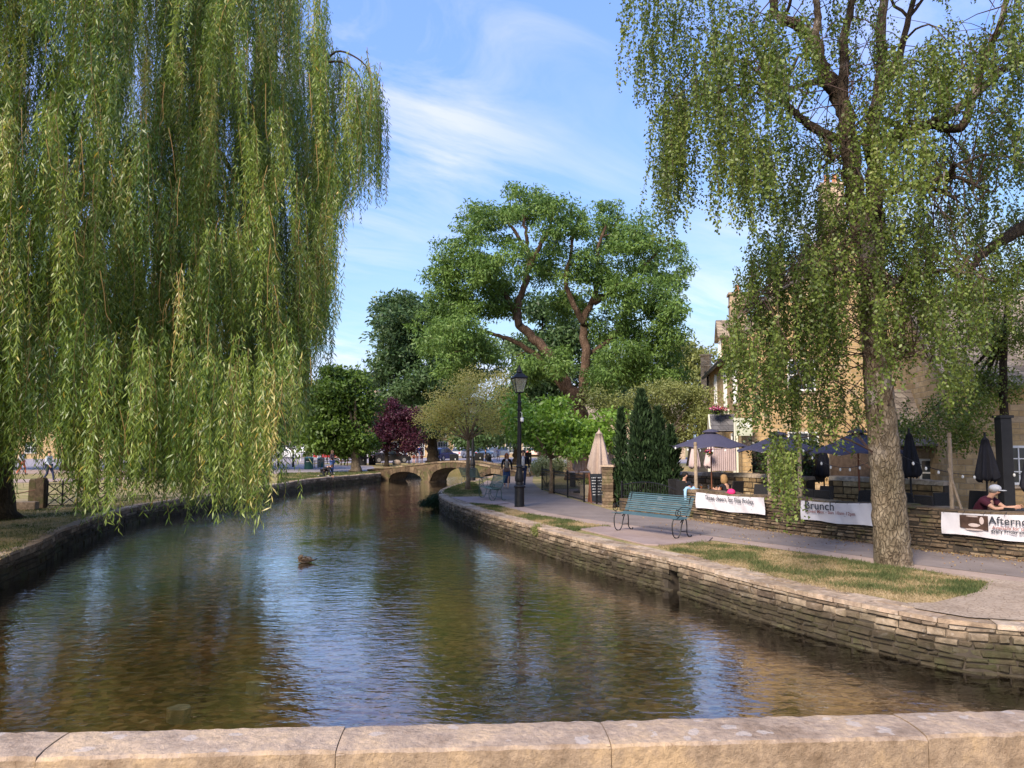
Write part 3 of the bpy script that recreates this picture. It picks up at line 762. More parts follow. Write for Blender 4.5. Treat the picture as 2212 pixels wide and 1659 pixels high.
    tone = RNG.normal(.50, .20, t); tid = np.array(tid)
    rnd = np.clip(tone[tid[ids]] + RNG.normal(0, .13, len(ids)), .02, .96)
    yel = RNG.random(len(ids)) < .006; rnd[yel] = .995
    npmesh('crown', V, 4, LW, root, rnd)
    mb = MB(); pick = [s for i, s in enumerate(stems) if i % 4 == 0]
    thin_stems(mb, pick, .0075)
    # long bare orange twigs
    for _ in range(45):
        px = random.uniform(20, 700); py = random.uniform(80, 900); p = np.array(Dp(px, py, random.uniform(12.5, 15.5))) + off; l = random.uniform(.4, 1.2); s = random.uniform(-.25, .3)
        L = smooth_line([p, p + (s * .4, 0, -l * .45), p + (s * .5, .05, -l * .8), p + (s + random.uniform(-.1, .1), 0, -l)], 4)
        mb.tube(L, [.006 * (1 - .7 * i / len(L)) for i in range(len(L))], 4, cap=False)
    mb.build('twigs', TWIGW, root)
    print('willow leaves', len(ids), 'strands', len(A))
willow()
# ------------------------------------------------------------------ the old birch on the right bank
def birch():
    b = G(1930, 1219); base = Vector((b.x, b.y, 0)); Y = b.y
    root = empty('birch_tree', base, 0, 'tall old silver birch with thick rugged trunk and drooping leafy twigs by the path', 'tree')
    off = -np.array(base); P = lambda x, y, d=0: np.array(Dp(x, y, Y + d)) + off
    mb = MB(); fl = []
    L, _ = limb(mb, [(0, 0, -.15), P(1925, 1150), P(1917, 1050), P(1908, 950), P(1896, 820), P(1888, 700), P(1884, 600)], .325, .20, 18, 8, .004, .45); fl += L
    def lb(pts, r0, r1, n=9):
        L, _ = limb(mb, [P(*p) for p in pts], r0, r1, n, 5, r0 * .10); fl.extend(L)
    lb([(1884, 605), (1868, 530), (1848, 440), (1838, 330), (1822, 240), (1800, 190), (1778, 150), (1758, 85), (1715, 50), (1680, 34), (1665, -20), (1640, -120)], .20, .06, 12)
    lb([(1758, 90), (1766, 40), (1764, -30), (1780, -150)], .085, .03)
    lb([(1884, 610, .1), (1890, 520, .2), (1889, 400, .3), (1885, 300, .3), (1900, 180, .4), (1905, 60, .5), (1915, -60, .5), (1925, -220, .5)], .19, .05, 12)
    lb([(1850, 440, -.1), (1830, 330, -.25), (1822, 200, -.3), (1824, 90, -.3), (1846, -10, -.3), (1860, -160, -.3)], .13, .04, 10)
    lb([(1842, 305), (1795, 296), (1745, 268), (1712, 240), (1682, 208), (1662, 175), (1655, 140), (1625, 90)], .105, .02)
    lb([(1800, 205), (1770, 178, -.3), (1738, 182, -.5), (1700, 192, -.6), (1672, 184, -.8), (1600, 184, -1), (1520, 215, -1)], .055, .012)
    lb([(1785, 298), (1792, 320), (1797, 345), (1786, 352)], .05, .04)
    lb([(1862, 300), (1904, 303, -.2), (1955, 290, -.4), (2010, 268, -.6), (2055, 243, -.8), (2090, 218, -.8), (2150, 165, -1), (2230, 115, -1)], .12, .05)
    lb([(2010, 268, -.6), (2074, 276, -.7), (2100, 215, -.8), (2120, 150, -.8), (2146, 90, -.9), (2178, -10, -1), (2200, -120, -1)], .085, .04)
    lb([(1900, 200, .4), (1935, 150, .6), (1950, 90, .7), (1972, 0, .8), (1990, -120, .8)], .085, .04)
    lb([(1848, 450), (1900, 424, -.3), (1950, 408, -.5), (1990, 398, -.6), (2035, 383, -.7), (2075, 385, -.8), (2110, 402, -.8), (2150, 415, -1)], .075, .014)
    lb([(1985, 400, -.6), (2030, 412, -.5), (2065, 430, -.5)], .045, .03)
    lb([(1890, 640), (1950, 600, -.4), (2020, 585, -.8), (2090, 590, -1.2), (2150, 610, -1.2)], .07, .012)
    lb([(1884, 620), (1820, 585, -.6), (1740, 600, -1.0), (1660, 640, -1.2), (1590, 690, -1.2)], .07, .012)
    lb([(1895, 800), (1950, 760, -.3), (2010, 780, -.5), (2045, 830, -.6)], .03, .008)
    for _ in range(26):   # outer boughs that bow over and carry the curtains
        j = random.choice([f for f in fl[12:] if f[2] > 6]); a = random.uniform(0, 6.28); l = random.uniform(.8, 1.8)
        e = j + np.array((math.cos(a) * l, math.sin(a) * l * .8, random.uniform(-.3, 1.0)))
        LL, _ = limb(mb, [j, (j + e) / 2 + np.array((0, 0, .3)), e, e + np.array((math.cos(a) * .5, math.sin(a) * .4, -.6))], .035, .008, 5, 4, .02)
    mb.build('trunk', BARK_BIRCH, root, smooth=True)
    # curtains: (px, py, rx, ry, strands, drop) in the tree's own depth
    E = [(1400, 40, 70, 90, 60, 1.2), (1480, 90, 110, 120, 120, 1.3), (1600, 110, 110, 120, 130, 1.2), (1500, 240, 70, 80, 60, 1.2), (1470, 200, 60, 60, 30, 1.3), (1445, 250, 40, 40, 34, 1.7), (1440, 330, 34, 50, 44, 1.6),
         (1592, 270, 55, 60, 60, 1.2), (1560, 350, 30, 40, 16, 1.0), (1630, 330, 60, 60, 60, 1.2), (1700, 90, 70, 90, 70, 1.0), (1700, 330, 60, 90, 80, 1.1), (1740, 440, 70, 70, 70, .9), (1790, 300, 60, 60, 30, .8),
         (1640, 580, 60, 60, 40, .9), (1700, 540, 90, 50, 130, .8), (1690, 620, 110, 70, 140, .9), (1640, 720, 80, 70, 130, .9), (1740, 720, 80, 70, 130, .9), (1660, 830, 70, 60, 90, .7), (1760, 820, 60, 60, 70, .7), (1830, 640, 80, 90, 110, .8), (1850, 500, 70, 80, 90, .9),
         (1950, 520, 80, 70, 110, .9), (1960, 620, 90, 60, 90, .9), (2040, 560, 80, 70, 100, .9), (2070, 660, 70, 70, 80, .8), (1980, 700, 60, 60, 40, .7), (2140, 560, 70, 70, 80, .9), (1900, 760, 40, 60, 24, .6), (2000, 450, 90, 50, 80, .8), (2120, 460, 80, 60, 70, .9),
         (1960, 330, 90, 70, 90, .9), (1900, 230, 70, 80, 70, .8), (1980, 150, 80, 90, 100, .9), (2070, 120, 80, 90, 90, .9), (2160, 130, 70, 100, 80, .9), (2160, 300, 70, 80, 80, .9), (2060, 330, 70, 60, 70, .9), (1860, 60, 70, 90, 60, .8), (1790, 60, 40, 80, 30, .8),
         (1850, 860, 60, 50, 40, .6), (1740, 900, 60, 40, 40, .6), (2060, 780, 40, 50, 36, .7), (1680, 960, 28, 30, 26, 1.0), (1705, 985, 22, 20, 22, 1.1), (1990, 880, 40, 40, 10, .6), (1800, 560, 60, 60, 40, .8), (1790, 470, 50, 50, 40, .8), (1840, 400, 60, 50, 30, .8),
         (1450, -120, 140, 90, 120, 1.2), (1650, -180, 160, 120, 160, 1.1), (1850, -220, 150, 140, 140, 1.0), (2050, -180, 160, 130, 140, 1.0), (2250, 0, 90, 200, 120, 1.0), (2260, 350, 60, 150, 60, 1.0), (1700, -420, 200, 120, 120, 1.0), (1950, -480, 200, 150, 120, 1.0)]
    A = []; Ln = []; tn = []; mb = MB()
    for (x, y, rx, ry, n, dl) in E:
        n = int(n * .86); a = RNG.random(n) * 6.283; q = RNG.random(n) ** .5
        tone = random.gauss(.5, .08)
        dep = random.uniform(-2.0, 1.6)
        for k in range(n):
            d = dep + random.gauss(0, .9)
            if x > 1800 and y > 900: d = min(d, .8)
            pp = np.array(Dp(x + math.cos(a[k]) * q[k] * rx, y + math.sin(a[k]) * q[k] * ry, Y + d)) + off
            L = dl * random.uniform(.35, 1.1); A.append(pp); Ln.append(L); tn.append(tone + random.gauss(0, .12))
            if random.random() < .3:
                j = min(random.sample(fl, 8), key=lambda f: np.linalg.norm(f - pp))
                if np.linalg.norm(j - pp) < 2.2 and j[2] > 1:
                    LL = smooth_line([j, (j + pp) / 2 + np.array((0, 0, .25)), pp], 3); mb.tube(LL, [.014, .011, .009, .008, .006, .005, .004][:len(LL)], 4, cap=False)
    V, ids, stems = strands(np.array(A), Ln, .0155, .062, .044, sway=.16, ang=1.1)
    # scatter the leaves a little away from their twig
    jit = np.repeat(RNG.normal(0, .034, (len(ids), 3)), 4, axis=0); V = V + jit
    tn = np.array(tn); rnd = np.clip(tn[ids] + RNG.normal(0, .17, len(ids)), .01, .99)
    npmesh('crown', V, 4, LB_, root, rnd)
    thin_stems(mb, [s for s in stems if len(s) > 2], .0036); mb.build('twigs', TWIGB, root)
    print('birch leaves', len(ids))
birch()
# ------------------------------------------------------------------ the big leaning tree in the middle
def big_tree():
    b = Dp(1250, 990, 45); base = Vector((b.x, b.y, 0)); P = lambda x, y, d=0: np.array(Dp(x, y, 45 + d))
    limbs = [([np.array(base), P(1248, 920), P(1244, 880), P(1236, 850)], .62, .50),
             ([P(1238, 865), P(1215, 815), P(1180, 760), P(1145, 722), P(1120, 700), P(1120, 655), P(1136, 610), P(1142, 560), P(1138, 515), P(1130, 465)], .36, .08),
             ([P(1226, 850, .5), P(1190, 800, .6), P(1150, 760, .8), P(1105, 735, .9), P(1060, 720, 1), P(1010, 705, 1)], .24, .06),
             ([P(1121, 690), P(1100, 650, .4), P(1070, 612, .8), P(1030, 590, 1)], .2, .06),
             ([P(1141, 585), P(1162, 540, -.5), P(1185, 500, -.8), P(1195, 455, -1)], .17, .05),
             ([P(1135, 540), P(1105, 490, .5), P(1065, 455, .7)], .14, .04),
             ([P(1252, 880, .2), P(1264, 800, .3), P(1264, 740, .3), P(1262, 690, .3), P(1280, 650, .3), P(1296, 600, .3), P(1290, 545, .3), P(1310, 490, .3)], .33, .07),
             ([P(1262, 700, .2), P(1240, 660, -.4), P(1222, 610, -.8), P(1232, 550, -1), P(1240, 500, -1)], .2, .06),
             ([P(1282, 655, .3), P(1325, 628, 0), P(1372, 590, -.5), P(1410, 555, -.7), P(1440, 520, -.8)], .18, .05),
             ([P(1290, 640, .3), P(1340, 640, .8), P(1400, 665, 1.1), P(1450, 680, 1.3)], .15, .05),
             ([P(1258, 860, 0), P(1285, 838, -.6), P(1312, 828, -1.1)], .26, .2),
             ([P(1264, 770, .3), P(1310, 740, 1), P(1350, 700, 1.3), P(1390, 690, 1.5)], .18, .06)]
    lob = [(1055, 480, 75, 48), (1140, 440, 72, 42), (1215, 475, 60, 52), (1300, 490, 52, 55), (1375, 530, 62, 55), (1440, 580, 42, 60), (1000, 560, 65, 55), (1075, 570, 75, 50), (1180, 570, 60, 40), (1280, 590, 70, 50), (1375, 630, 75, 55), (1440, 680, 44, 60),
           (962, 620, 38, 55), (1010, 660, 70, 50), (1090, 650, 50, 40), (1230, 655, 50, 35), (1335, 700, 70, 45), (1415, 745, 60, 50), (985, 735, 72, 50), (1050, 765, 60, 45), (1345, 775, 70, 45), (1440, 800, 45, 40), (1300, 820, 40, 28), (1215, 790, 26, 36), (930, 720, 50, 50), (1000, 800, 60, 30), (1150, 800, 30, 28), (1380, 810, 50, 34)]
    L = []
    for x, y, rx, ry in lob:
        L.append(lobe(x, y, 45 + random.uniform(-2.5, 3), rx * 1.08, ry * 1.08, 2.4, int(10 + rx * ry / 105)))
    tree('big_leaning_tree', 'huge spreading green tree with forked leaning reddish trunk behind the lamp post', base, limbs, L, LBIG, BARK_BIG,
         leaf=(.26, .085), per=118, sig=(.40, .40, .26), droop=.45, twig=.035, tone=.13, clumptone=.16)
big_tree()
def simple_tree(name, label, px, py_base, dist, trunk_r, split_py, lobes, lmat, bmat, leaf, per, sig, rd=2.0, nsc=1.0, droop=.3, clumptone=.2, lean=0, twig=.03, group=None):
    b = Dp(px, py_base, dist); base = Vector((b.x, dist, 0)); P = lambda x, y, d=0: np.array(Dp(x, y, dist + d))
    limbs = [([np.array(base), P(px + lean * .5, (py_base + split_py) / 2), P(px + lean, split_py)], trunk_r, trunk_r * .7)]
    for (x, y, rx, ry, n) in lobes:
        if trunk_r > 0.02: limbs.append(([P(px + lean, split_py + 6), P(px * .5 + x * .5, y * .5 + split_py * .5, random.uniform(-1, 1)), P(x, y)], trunk_r * .45, trunk_r * .08))
    L = [lobe(x, y, dist + random.uniform(-.5, .5) * rd, rx, ry, rd, max(2, int(n * nsc))) for (x, y, rx, ry, n) in lobes]
    return tree(name, label, base, limbs, L, lmat, bmat, leaf=leaf, per=per, sig=sig, droop=droop, clumptone=clumptone, twig=twig, tone=.14, group=group)
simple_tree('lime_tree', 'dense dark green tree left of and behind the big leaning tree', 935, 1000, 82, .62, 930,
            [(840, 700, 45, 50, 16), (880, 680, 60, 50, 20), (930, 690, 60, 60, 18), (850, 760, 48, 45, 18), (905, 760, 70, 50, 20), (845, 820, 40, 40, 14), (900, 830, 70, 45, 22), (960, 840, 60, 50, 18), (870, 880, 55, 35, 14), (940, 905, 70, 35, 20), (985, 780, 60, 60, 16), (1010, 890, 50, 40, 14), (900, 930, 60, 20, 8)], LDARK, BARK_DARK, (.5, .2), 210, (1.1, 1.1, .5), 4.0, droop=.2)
simple_tree('maple_tree', 'dense bright green round tree beside the river wall near the green bins', 768, 1019.5, 56.5, .36, 960,
            [(700, 840, 45, 35, 16), (745, 830, 40, 38, 16), (690, 890, 40, 35, 14), (740, 880, 50, 40, 18), (780, 880, 30, 45, 12), (710, 930, 48, 32, 16), (760, 935, 40, 30, 16), (680, 950, 34, 22, 10), (735, 965, 40, 20, 12), (780, 962, 22, 22, 8), (720, 805, 18, 16, 5), (768, 812, 14, 16, 4)], LMID, BARK_GREY, (.30, .16), 210, (.62, .62, .36), 1.9, droop=.25)
simple_tree('purple_plum_tree', 'dark purple leaved tree behind the left end of the footbridge', 835, 1002, 70, .2, 960,
            [(845, 895, 36, 24, 12), (815, 925, 32, 24, 10), (860, 925, 36, 26, 14), (885, 905, 18, 22, 6), (830, 955, 36, 20, 12), (870, 955, 28, 22, 10), (842, 872, 8, 12, 3)], LPURP, BARK_DARK, (.26, .12), 230, (.62, .62, .42), 1.5)
simple_tree('olive_young_tree', 'small sparse olive yellow tree by the water with slim pale trunk', 1011, 1056, 35.8, .105, 945,
            [(1000, 840, 50, 26, 14), (950, 870, 42, 26, 13), (1050, 850, 42, 26, 12), (1090, 860, 24, 24, 6), (935, 905, 34, 18, 9), (985, 890, 44, 28, 15), (1040, 895, 46, 28, 14), (1085, 905, 26, 22, 6), (1000, 920, 40, 18, 9), (960, 935, 34, 12, 5), (1060, 930, 34, 12, 5), (1015, 812, 34, 14, 6), (1075, 815, 24, 12, 4)], LOLIVE, BARK_PALE, (.10, .045), 80, (.36, .36, .22), 1.3, nsc=1.5, droop=.05, clumptone=.15, twig=.034)
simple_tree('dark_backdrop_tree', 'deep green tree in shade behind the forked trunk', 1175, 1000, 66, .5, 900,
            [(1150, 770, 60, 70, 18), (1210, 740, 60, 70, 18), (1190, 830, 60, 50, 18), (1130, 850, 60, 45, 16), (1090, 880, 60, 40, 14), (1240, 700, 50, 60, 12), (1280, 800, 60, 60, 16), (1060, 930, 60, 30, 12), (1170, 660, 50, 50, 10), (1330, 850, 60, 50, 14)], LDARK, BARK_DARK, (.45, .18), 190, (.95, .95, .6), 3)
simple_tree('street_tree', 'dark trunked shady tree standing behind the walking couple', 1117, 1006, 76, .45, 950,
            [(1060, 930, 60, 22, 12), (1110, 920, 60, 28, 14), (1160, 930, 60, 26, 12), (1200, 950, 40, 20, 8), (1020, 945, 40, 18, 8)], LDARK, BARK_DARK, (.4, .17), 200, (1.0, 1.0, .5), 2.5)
simple_tree('magnolia_tree', 'small bright green broad leaved tree leaning over the iron railing', 1190, 1035, 33, .085, 985,
            [(1130, 905, 34, 26, 14), (1180, 885, 40, 26, 16), (1150, 945, 44, 22, 14), (1210, 925, 44, 26, 16), (1260, 930, 36, 24, 14), (1295, 930, 30, 26, 12), (1195, 960, 40, 18, 12), (1250, 965, 40, 16, 12), (1310, 950, 22, 22, 8), (1120, 870, 20, 16, 5), (1325, 905, 16, 16, 4)], LMAG, BARK_PALE, (.22, .105), 80, (.36, .36, .2), 1.5, droop=.0, clumptone=.22)
simple_tree('garden_tree', 'loose yellow green tree behind the dark conifers', 1440, 1040, 34, .14, 940,
            [(1400, 850, 40, 26, 10), (1450, 845, 45, 26, 12), (1500, 860, 34, 28, 10), (1430, 895, 50, 28, 14), (1500, 905, 36, 28, 12), (1370, 890, 30, 26, 8), (1535, 900, 20, 24, 5), (1480, 940, 40, 20, 10), (1310, 870, 40, 30, 10)], LYEL, BARK_GREY, (.13, .06), 220, (.42, .42, .26), 1.5)
simple_tree('distant_tree', 'pale yellow green distant tree beside the cottage chimneys', 1492, 990, 72, .3, 850,
            [(1475, 760, 24, 28, 8), (1510, 790, 34, 34, 10), (1485, 830, 40, 34, 10), (1440, 820, 40, 34, 8)], LYEL, BARK_DARK, (.4, .2), 200, (1.0, 1.0, .6), 2)
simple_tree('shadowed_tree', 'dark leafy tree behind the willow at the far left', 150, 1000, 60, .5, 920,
            [(60, 880, 80, 60, 20), (180, 880, 80, 60, 20), (300, 880, 80, 50, 18), (-60, 880, 90, 60, 20), (420, 900, 80, 40, 16), (540, 900, 80, 45, 16), (620, 920, 50, 40, 10), (100, 800, 120, 60, 20), (350, 810, 120, 60, 20), (60, 690, 140, 70, 24), (300, 700, 140, 70, 24), (500, 800, 80, 50, 12), (180, 600, 130, 60, 16), (-150, 760, 100, 80, 16)], LDARK, BARK_DARK, (.42, .2), 200, (1.1, 1.1, .6), 3)  # upper lobes raised to keep sky out of the river's reflection
# slim ivy clad tree standing in the pub terrace on the right
simple_tree('slim_ivy_tree', 'slim ivy clad tree rising beside the black post on the terrace', 2168, 1070, 18.0, .11, 720,
            [(2120, 640, 50, 40, 12), (2180, 600, 60, 50, 12), (2165, 740, 26, 50, 12), (2110, 720, 40, 40, 10), (2140, 840, 50, 36, 14), (2110, 870, 34, 26, 8), (2210, 700, 40, 50, 10), (2060, 900, 22, 40, 8), (1985, 915, 24, 34, 8), (2075, 930, 30, 30, 8)], LB_, BARK_DARK, (.07, .045), 190, (.3, .3, .22), 1.0)
# big dark bough that enters at the right, from a tree beyond the picture's edge
r_ = simple_tree('leaning_dark_tree', 'thick dark bough leaning in at the right edge of the view', 2420, 1150, 15.0, .3, 620,
            [(2300, 560, 80, 60, 16), (2260, 480, 60, 60, 14), (2360, 400, 90, 90, 16), (2450, 560, 80, 80, 14)], LB_, BARK_DARK, (.06, .04), 220, (.32, .32, .24), 1.0)
mb = MB(); bs = np.array(r_.location)
limb(mb, [np.array(Dp(2420, 640, 15)) - bs, np.array(Dp(2300, 470, 14.5)) - bs, np.array(Dp(2210, 492, 14)) - bs, np.array(Dp(2165, 520, 13.8)) - bs, np.array(Dp(2122, 548, 13.6)) - bs, np.array(Dp(2090, 590, 13.6)) - bs], .17, .05, 10, 5, .01)
mb.build('bough', BARK_DARK, r_, smooth=True)
# ------------------------------------------------------------------ shrubs, conifers, hedge
def bush(name, label, base, lobes, lmat, leaf, per, sig, cat='shrub', bm=None, stems=5, group=None, droop=.1):
    base = Vector(base); limbs = []
    for c, r, n in lobes: limbs.append(([np.array(base), (np.array(base) + c) / 2 + RNG.normal(size=3) * .05, c], .03, .008))
    return tree(name, label, base, limbs, lobes, lmat, bm or BARK_GREY, leaf=leaf, per=per, sig=sig, droop=droop, cat=cat, group=group, twig=.012, tone=.14, clumptone=.15, crown='foliage')
bush('variegated_shrub', 'rounded cream and green variegated shrub behind the iron railing', (1.7, 38, 0), [lobe(1180, 1003, 38, 26, 14, .6, 30), lobe(1205, 1005, 38, 14, 14, .5, 16), lobe(1160, 1012, 38, 10, 12, .5, 10)], LVAR, (.09, .05), 120, (.2, .2, .15))
bush('overhanging_shrub', 'dark green bush hanging off the wall corner into the water', tuple(G(948, 1066)), [lobe(938, 1078, 32.9, 14, 9, .35, 16), lobe(922, 1087, 32.6, 12, 6, .3, 12), lobe(944, 1088, 32.8, 8, 7, .3, 10)], LCON, (.11, .02), 150, (.16, .16, .10), droop=.35)
bush('wall_plant', 'straggly plant rooted in the face of the river wall', tuple(G(1150, 1137, -.1)), [lobe(1158, 1146, 20.0, 10, 9, .05, 14)], LYEL, (.06, .02), 60, (.07, .04, .08), cat='plant')
def conifer(name, label, px, top, bot, w, dist, group=None):
    b = Dp(px, bot, dist); t = Dp(px, top, dist); base = Vector((b.x, dist, 0)); h = t.z; wr = w * dist / FPX / 2
    root = empty(name, base, 0, label, 'conifer', group)
    mb = MB(); mb.tube([(0, 0, 0), (0, 0, h * .9)], [.07, .02], 6); mb.build('trunk', BARK_DARK, root)
    n = int(2600 * (wr / .4) * (h / 3)); z = RNG.random(n) ** .9 * h; f = np.clip(1.0 - (z / h) ** 3.0, .04, 1) * (.72 + .28 * np.sin(z * 7 + px) ** 2) * np.where(z < .3, .75, 1)
    a = RNG.random(n) * 6.283; k = RNG.integers(0, 9, n); a = a * .5 + k * .7; r = wr * f * (RNG.random(n) ** .35) * (.82 + .25 * np.sin(k * 2.7))
    P = np.stack([np.cos(a) * r, np.sin(a) * r, z], 1); D = unit(np.stack([np.cos(a) * .5, np.sin(a) * .5, np.ones(n)], 1) + RNG.normal(0, .3, (n, 3)))
    npmesh('foliage', leaf_quads(P, D, .20 * RNG.uniform(.6, 1.3, n), .032), 4, LCON, root)
    return root
random.seed(5)
conifer('conifer', 'tall slim dark conifer beside the stone gate pillar', 1343, 888, 1090, 40, 26.0)
conifer('conifer', 'widest and tallest dark conifer, in the middle of the clump', 1388, 848, 1085, 88, 25.5)
conifer('conifer', 'dark conifer column right of the widest one', 1424, 885, 1080, 56, 25.2)
conifer('conifer', 'low bushy dark conifer against the garden wall end', 1450, 925, 1075, 56, 25.0)
def hedge(name, label, P, Q, z0, z1, th, lmat, n, leaf=(.09, .06)):
    P = np.array(P, float); Q = np.array(Q, float); c = (P + Q) / 2; root = empty(name, (c[0], c[1], 0), 0, label, 'hedge')
    t = RNG.random(n); nr = np.array((Q - P)[::-1]) * (-1, 1); nr = nr / np.linalg.norm(nr)
    xy = P + (Q - P) * t[:, None] + nr * (RNG.uniform(-.5, .5, n) * th)[:, None]
    tp = z1 + .12 * np.sin(t * 23) + .08 * np.sin(t * 57)
    z = z0 + (tp - z0) * RNG.random(n) ** .8
    V = leaf_quads(np.column_stack([xy - c, z]), unit(RNG.normal(size=(n, 3)) + (0, -.5, 0)), leaf[0] * RNG.uniform(.6, 1.3, n), leaf[1] / 2)
    npmesh('foliage', V, 4, lmat, root)
    mb = MB(); d = Q - P; mb.box((0, 0, (z0 + z1) / 2 - .1), (np.linalg.norm(d), th * .55, z1 - z0 - .25), math.atan2(d[1], d[0])); mb.build('stems', MORTAR, root)
    return root
# ------------------------------------------------------------------ parapet of the bridge the picture is taken from
PZ = .97
p0 = G(0, 1583, PZ); p1 = G(2212, 1533, PZ); q0 = G(0, 1638, PZ); q1 = G(2212, 1583, PZ)
dirp = (p1 - p0).normalized(); nrm = Vector((dirp.y, -dirp.x, 0)); wid = max(.24, min(.42, (q0 - p0).dot(nrm)))
rzp = math.atan2(dirp.y, dirp.x); midp = p0 + (p1 - p0) * .5
par = empty('bridge_parapet', (midp.x + nrm.x * wid / 2, midp.y + nrm.y * wid / 2, 0), rzp, 'low honey coloured stone parapet with lichen spotted coping along the bottom of the view', 'parapet')
def parapetmat(name):
    m, nt, out = new_mat(name); p = geo(nt).outputs['Position']; r = attr(nt)
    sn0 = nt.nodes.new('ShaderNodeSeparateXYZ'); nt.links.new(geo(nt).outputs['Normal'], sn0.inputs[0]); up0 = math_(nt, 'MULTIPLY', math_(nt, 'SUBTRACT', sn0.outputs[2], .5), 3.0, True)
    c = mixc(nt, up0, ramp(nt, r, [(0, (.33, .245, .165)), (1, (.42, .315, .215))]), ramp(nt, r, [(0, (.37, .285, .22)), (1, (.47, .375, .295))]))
    c = mixc(nt, .8, c, ramp(nt, noise(nt, p, 3.2, 7, .7), [(.34, (.50, .45, .40)), (.48, (.92, .9, .88)), (.60, (1.3, 1.22, 1.02))]), 'MULTIPLY')
    c = mixc(nt, .7, c, ramp(nt, noise(nt, p, 30, 5, .75), [(.3, (.62, .6, .58)), (.6, (1.15, 1.12, 1.1))]), 'MULTIPLY')
    vo = nt.nodes.new('ShaderNodeTexVoronoi'); vo.inputs['Scale'].default_value = 7.5; vo.inputs['Randomness'].default_value = 1
    pw = nt.nodes.new('ShaderNodeVectorMath'); pw.operation = 'ADD'; nz = nt.nodes.new('ShaderNodeTexNoise'); nz.inputs['Scale'].default_value = 14; nt.links.new(p, nz.inputs['Vector'])
    sc = nt.nodes.new('ShaderNodeVectorMath'); sc.operation = 'SCALE'; sc.inputs['Scale'].default_value = .09; nt.links.new(nz.outputs['Color'], sc.inputs[0])
    nt.links.new(p, pw.inputs[0]); nt.links.new(sc.outputs[0], pw.inputs[1]); nt.links.new(pw.outputs[0], vo.inputs['Vector'])
    lim = math_(nt, 'MULTIPLY', noise(nt, p, 2.0, 3), .52)
    lf = ramp(nt, math_(nt, 'SUBTRACT', lim, vo.outputs['Distance']), [(.02, (0, 0, 0)), (.045, (1, 1, 1))])
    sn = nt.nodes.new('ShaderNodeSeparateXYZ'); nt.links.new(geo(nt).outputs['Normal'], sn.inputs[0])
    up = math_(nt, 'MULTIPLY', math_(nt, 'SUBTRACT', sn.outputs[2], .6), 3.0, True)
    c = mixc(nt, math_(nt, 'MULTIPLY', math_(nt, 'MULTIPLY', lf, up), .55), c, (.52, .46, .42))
    pit = ramp(nt, noise(nt, p, 11, 4, .8), [(.30, (0, 0, 0)), (.36, (1, 1, 1))])
    c = mixc(nt, .5, c, mixc(nt, pit, (.4, .34, .3), (1, 1, 1)), 'MULTIPLY')
    h = math_(nt, 'ADD', noise(nt, p, 28, 6, .75), math_(nt, 'MULTIPLY', noise(nt, p, 6, 4), 1.2))
    bsdf(nt, out, c, .9, 0, bump(nt, h, .9, .018), .15); return m
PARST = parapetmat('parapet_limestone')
# joints where the photograph shows them (pixel columns on the coping's top edge)
jx = [-900, 115, 735, 1310, 1975, 2800]
def along(px):
    g = G(px, 1610 - px * .02, PZ); return (g - midp).dot(dirp)
mb = MB(); mw = MB()
for a, b in zip(jx, jx[1:]):
    s0, s1 = along(a), along(b); n = max(3, int((s1 - s0) / .035)); rv = random.random()
    prof = [(-wid / 2, -.17), (-wid / 2, -.014), (-wid / 2 + .012, 0), (-wid / 4, .004), (0, .005), (wid / 4, .003), (wid / 2 - .012, -.002), (wid / 2, -.014), (wid / 2 + .003, -.09), (wid / 2, -.17)]
    # local frame: x along, y towards the river
    vs = []; m = len(prof); dz = random.uniform(-.004, .004)
    for i in range(n + 1):
        u = s0 + .0018 + (s1 - s0 - .0036) * i / n; e = .004 * math.exp(-min(i, n - i) * .9)
        for (y, z) in prof:
            ed = 1 if (abs(y) > wid / 2 - .03) else .35
            vs.append((u, -y + random.uniform(-.004, .004) * ed + (e if y > 0 else -e) * 0, PZ + z + dz - e * (z > -.1) * ed + random.uniform(-.003, .003) * ed))
    fs = []
    for i in range(n):
        for k in range(m - 1): fs.append((i * m + k, i * m + k + 1, (i + 1) * m + k + 1, (i + 1) * m + k))
        fs.append((i * m + m - 1, i * m, (i + 1) * m, (i + 1) * m + m - 1))
    fs += [tuple(range(m))[::-1], tuple(n * m + k for k in range(m))]
    mb.add(vs, fs, rv)
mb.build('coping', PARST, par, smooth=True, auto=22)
mw.box((0, 0, PZ - .17 - .45), (7.5, wid - .06, .9)); mw.box((0, 0, PZ - .095), (7.2, wid - .012, .16)); mw.build('wall', stonemat('parapet_rubble', [(0, (.22, .15, .09)), (1, (.34, .25, .16))]), par)
# span of that bridge, under and behind the parapet
mb = MB(); mb.box((0, -2.2, .2), (13.5, 3.9, .5)); mb.box((-7.4, -1.6, -.4), (1.4, 4.2, 1.2)); mb.box((7.6, -1.6, -.4), (1.4, 4.2, 1.2)); mb.build('deck', WALLSTONE, par)
